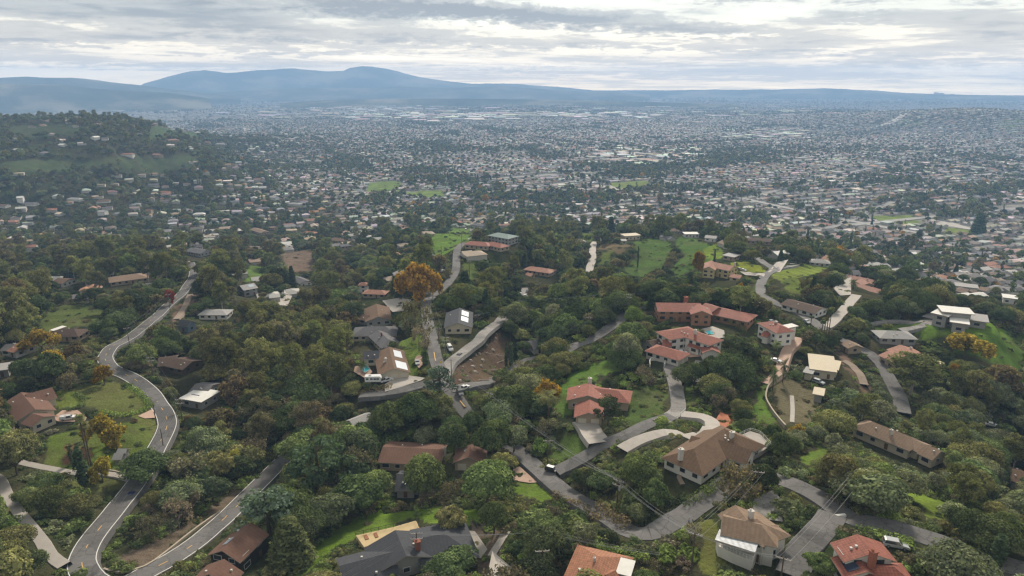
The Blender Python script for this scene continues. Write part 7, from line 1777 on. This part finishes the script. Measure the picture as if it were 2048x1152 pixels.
# houses: the nearest as objects, the rest as one
SUBH.sort(key=lambda h: h['rr'] if (5 < h['px'] < 2043 and h['py'] < 1140) else 1e9)
NEARH = SUBH[:230]; RESTH = SUBH[230:]
assign(NEARH, lambda h: {0: 'hip-roofed ', 1: 'gabled ', 2: 'square ', 3: 'two-storey ', 4: 'flat-roofed '}[h['k']] + h['rn'] + ' house')
hm = [(b.mesh('suburb_walls', [M_WALLT]), rb.mesh('suburb_roof', [M_ROOFT])) for b, rb in HP]; base = {}
for h in NEARH:
    R_ = root('suburb_house', (h['x'], h['y'], h['z']), h['lab'], 'house', 'houses of the valley suburb', rz=h['yaw']); R_.scale = (h['s'],) * 3; c = RC[h['rn']]; v = random.uniform(.85, 1.15)
    if h['k'] not in base: base[h['k']] = parts = (link('wall', hm[h['k']][0], R_), link('roof', hm[h['k']][1], R_))
    else:
        parts = []
        for s_ in base[h['k']]: q = s_.copy(); COL.objects.link(q); q.parent = R_; parts.append(q)
    parts[1]['tint'] = tuple(t * v for t in c)
hj = [('h%d' % i, join_mesh('suburb_house_%d' % i, list(m_))) for i, m_ in enumerate(hm)]
b = MB(); b.box((0, 0, -1), 1, 1, 1.98); rb = MB(); rb.box((0, 0, 1), 1.02, 1.02, .06); hj.append(('big', join_mesh('flat_block', [b.mesh('block_walls', [M_WALLT]), rb.mesh('block_roof', [M_ROOFT])])))
P = [(h['x'], h['y'], h['z']) for h in RESTH] + [(q[0], q[1], q[2]) for q in BIGB]
stuff_from('distant_houses', hj, np.array(P), [h['k'] for h in RESTH] + [5] * len(BIGB), [h['yaw'] for h in RESTH] + [q[6] for q in BIGB],
           [(h['s'],) * 3 for h in RESTH] + [(q[3], q[4], q[5]) for q in BIGB], [tuple(t * random.uniform(.85, 1.15) for t in RC[h['rn']]) for h in RESTH] + [tuple(t * random.uniform(.7, 1.1) for t in RC[q[7]]) for q in BIGB], 'countless roofs of the city plain')

# ------------------------------------------------------------------ mountains
M_MTN = bpy.data.materials.new('mountain'); M_MTN.use_nodes = True; T = NT(M_MTN.node_tree); geo = T.n('ShaderNodeNewGeometry').outputs['Position']
c = T.ramp(T.noise(geo, .0011, 6, .65), [(.36, (.02, .03, .02)), (.5, (.07, .075, .045)), (.62, (.22, .20, .15))])
T.n('ShaderNodeOutputMaterial', {'Surface': T.n('ShaderNodeBsdfDiffuse', {'Color': c}).outputs[0]})
def range_(name, prof, dist, depth, seed, rough=.10, label=None):
    th = np.array([math.atan2(*pix_dir(p[0], p[1])[:2]) for p in prof]); elv = []
    for p in prof: d = pix_dir(*p); elv.append(d[2] / math.hypot(d[0], d[1]) * dist + CZ)
    T_ = np.linspace(th[0], th[-1], 520); Hh = np.interp(T_, th, elv)
    edge = np.clip((T_ - T_[0]) / .01, 0, 1) * np.clip((T_[-1] - T_) / .01, 0, 1)
    nr = 35; S_ = np.linspace(-1, 1, nr); V = []
    for s_ in S_:
        r_ = dist + s_ * depth; k = (1 - abs(s_) ** 1.25)
        x = r_ * np.sin(T_); y = r_ * np.cos(T_)
        nz_ = fbm(x, y, 1500, 5, seed); rdg = 1 - abs(fbm(x, y, 900, 4, seed + 9)) * 3.2
        z = 8 + (Hh - 8) * np.clip(k + (nz_ * .45 + (rdg - .6) * .16) * (1 - k) * min(1, 2.2 * (1 - abs(s_))), 0, 1.0)
        if abs(s_) < .03: z = Hh + fbm(x, y, 420, 5, seed) * dist * .003
        V.append(np.stack([x, y, z], -1))
    V = np.array(V); idx = np.arange(nr * 520).reshape(nr, 520)
    F = np.stack([idx[:-1, :-1], idx[:-1, 1:], idx[1:, 1:], idx[1:, :-1]], -1).reshape(-1, 4)
    me = mesh_np(name, V.reshape(-1, 3), F, [M_MTN], smooth=True); o = link(name, me)
    if me.polygons[1000].normal.z < 0: me.flip_normals()
    return tag(o, label, kind='structure')
range_('mountains', [(240,196),(288,167),(347,151),(382,142.5),(410,140),(451,145),(503,142),(556,138),(590,136),(625,140),(660,141.6),(687,140.6),(701,135),(722,132),(742,132.5),(767,137),(798,144),(826,151),(854,156),(895,161.5),(944,166.7),(1003,167),(1045,169.5),(1090,172),(1131,176),(1200,182),(1300,190)], 12600, 1500, 3)
range_('hills', [(-80,156),(0,155),(50,151.5),(90,154),(140,155),(170,157),(220,164),(260,168),(290,172),(330,177),(380,182),(430,188),(480,194)], 9600, 1100, 21)
range_('hills', [(-80,168),(0,166),(60,168),(120,170),(200,178),(280,183),(330,186),(380,192),(420,197)], 7800, 850, 33)
range_('hills', [(400,188),(480,182),(560,178),(640,176),(720,177),(800,174),(860,176),(940,174),(1010,173),(1070,178),(1130,182),(1210,184),(1300,190)], 10600, 1000, 41)
range_('hills', [(1060,182),(1150,180),(1250,181),(1348,180.5),(1435,179),(1487,179),(1556,179),(1653,176),(1695,178),(1747,181),(1817,186),(1869,188),(1960,190),(2060,191)], 12900, 1300, 52)
range_('hills', [(560,206),(680,199),(800,197),(930,197),(1060,199),(1200,201),(1340,205),(1480,210)], 7600, 500, 61)
# far downtown towers on the skyline
M_TOW = mat('tower_concrete', (.55, .55, .56))
for i, (px, ty, wpx, lb) in enumerate([(1871,183.5,3,'leftmost tiny tower of skyline cluster'),(1875,184.5,3,'second tiny tower of skyline cluster'),(1879,185,3,'middle low tower of skyline cluster'),(1885,184.8,4,'wide tower right in skyline cluster'),(1905,187,5,'low separate block right of skyline cluster')]):
    D_ = 12800; d = pix_dir(px, ty); h_ = math.hypot(d[0], d[1]); x, y, zt = d[0] / h_ * D_, d[1] / h_ * D_, CZ + d[2] / h_ * D_ - 9
    b = MB(); w = wpx * D_ / FPX; b.box((0, 0, 0), w, w, zt - 10); R_ = root('skyline_tower', (x, y, 10), lb, 'tower', 'far skyline towers'); b.build('shaft', M_TOW, R_)
    b = MB(); b.box((0, 0, zt - 9.9), w * .5, w * .5, 4); b.build('roof_plant', M_TOW, R_)

# ------------------------------------------------------------------ haze
top = 0
for o in COL.objects:
    if o.name.startswith('mountains'): top = max(top, max(v.co.z for v in o.data.vertices))
hm_ = bpy.data.materials.new('haze'); hm_.use_nodes = True; T = NT(hm_.node_tree)
vol = T.n('ShaderNodeVolumePrincipled', {'Color': HAZE_COL, 'Density': HAZE_D, 'Anisotropy': 0.0})
T.n('ShaderNodeOutputMaterial', {'Volume': vol.outputs[0]})
b = MB(); zb = CZ - 243; b.box((0, FAR * .5 - 1500, zb), FAR * 2.1, FAR + 4000, max(top, CZ + 20) + 25 - zb); hz = b.build('haze', hm_); tag(hz, 'pale blue haze filling the whole valley', kind='stuff')
print('TREES individual', len(fixedc) + len(ind), cnt, 'stuff', len(left), 'ground cover', len(GC), 'subtrees', len(SUBT), 'houses', len(SUBH), 'big', len(BIGB))
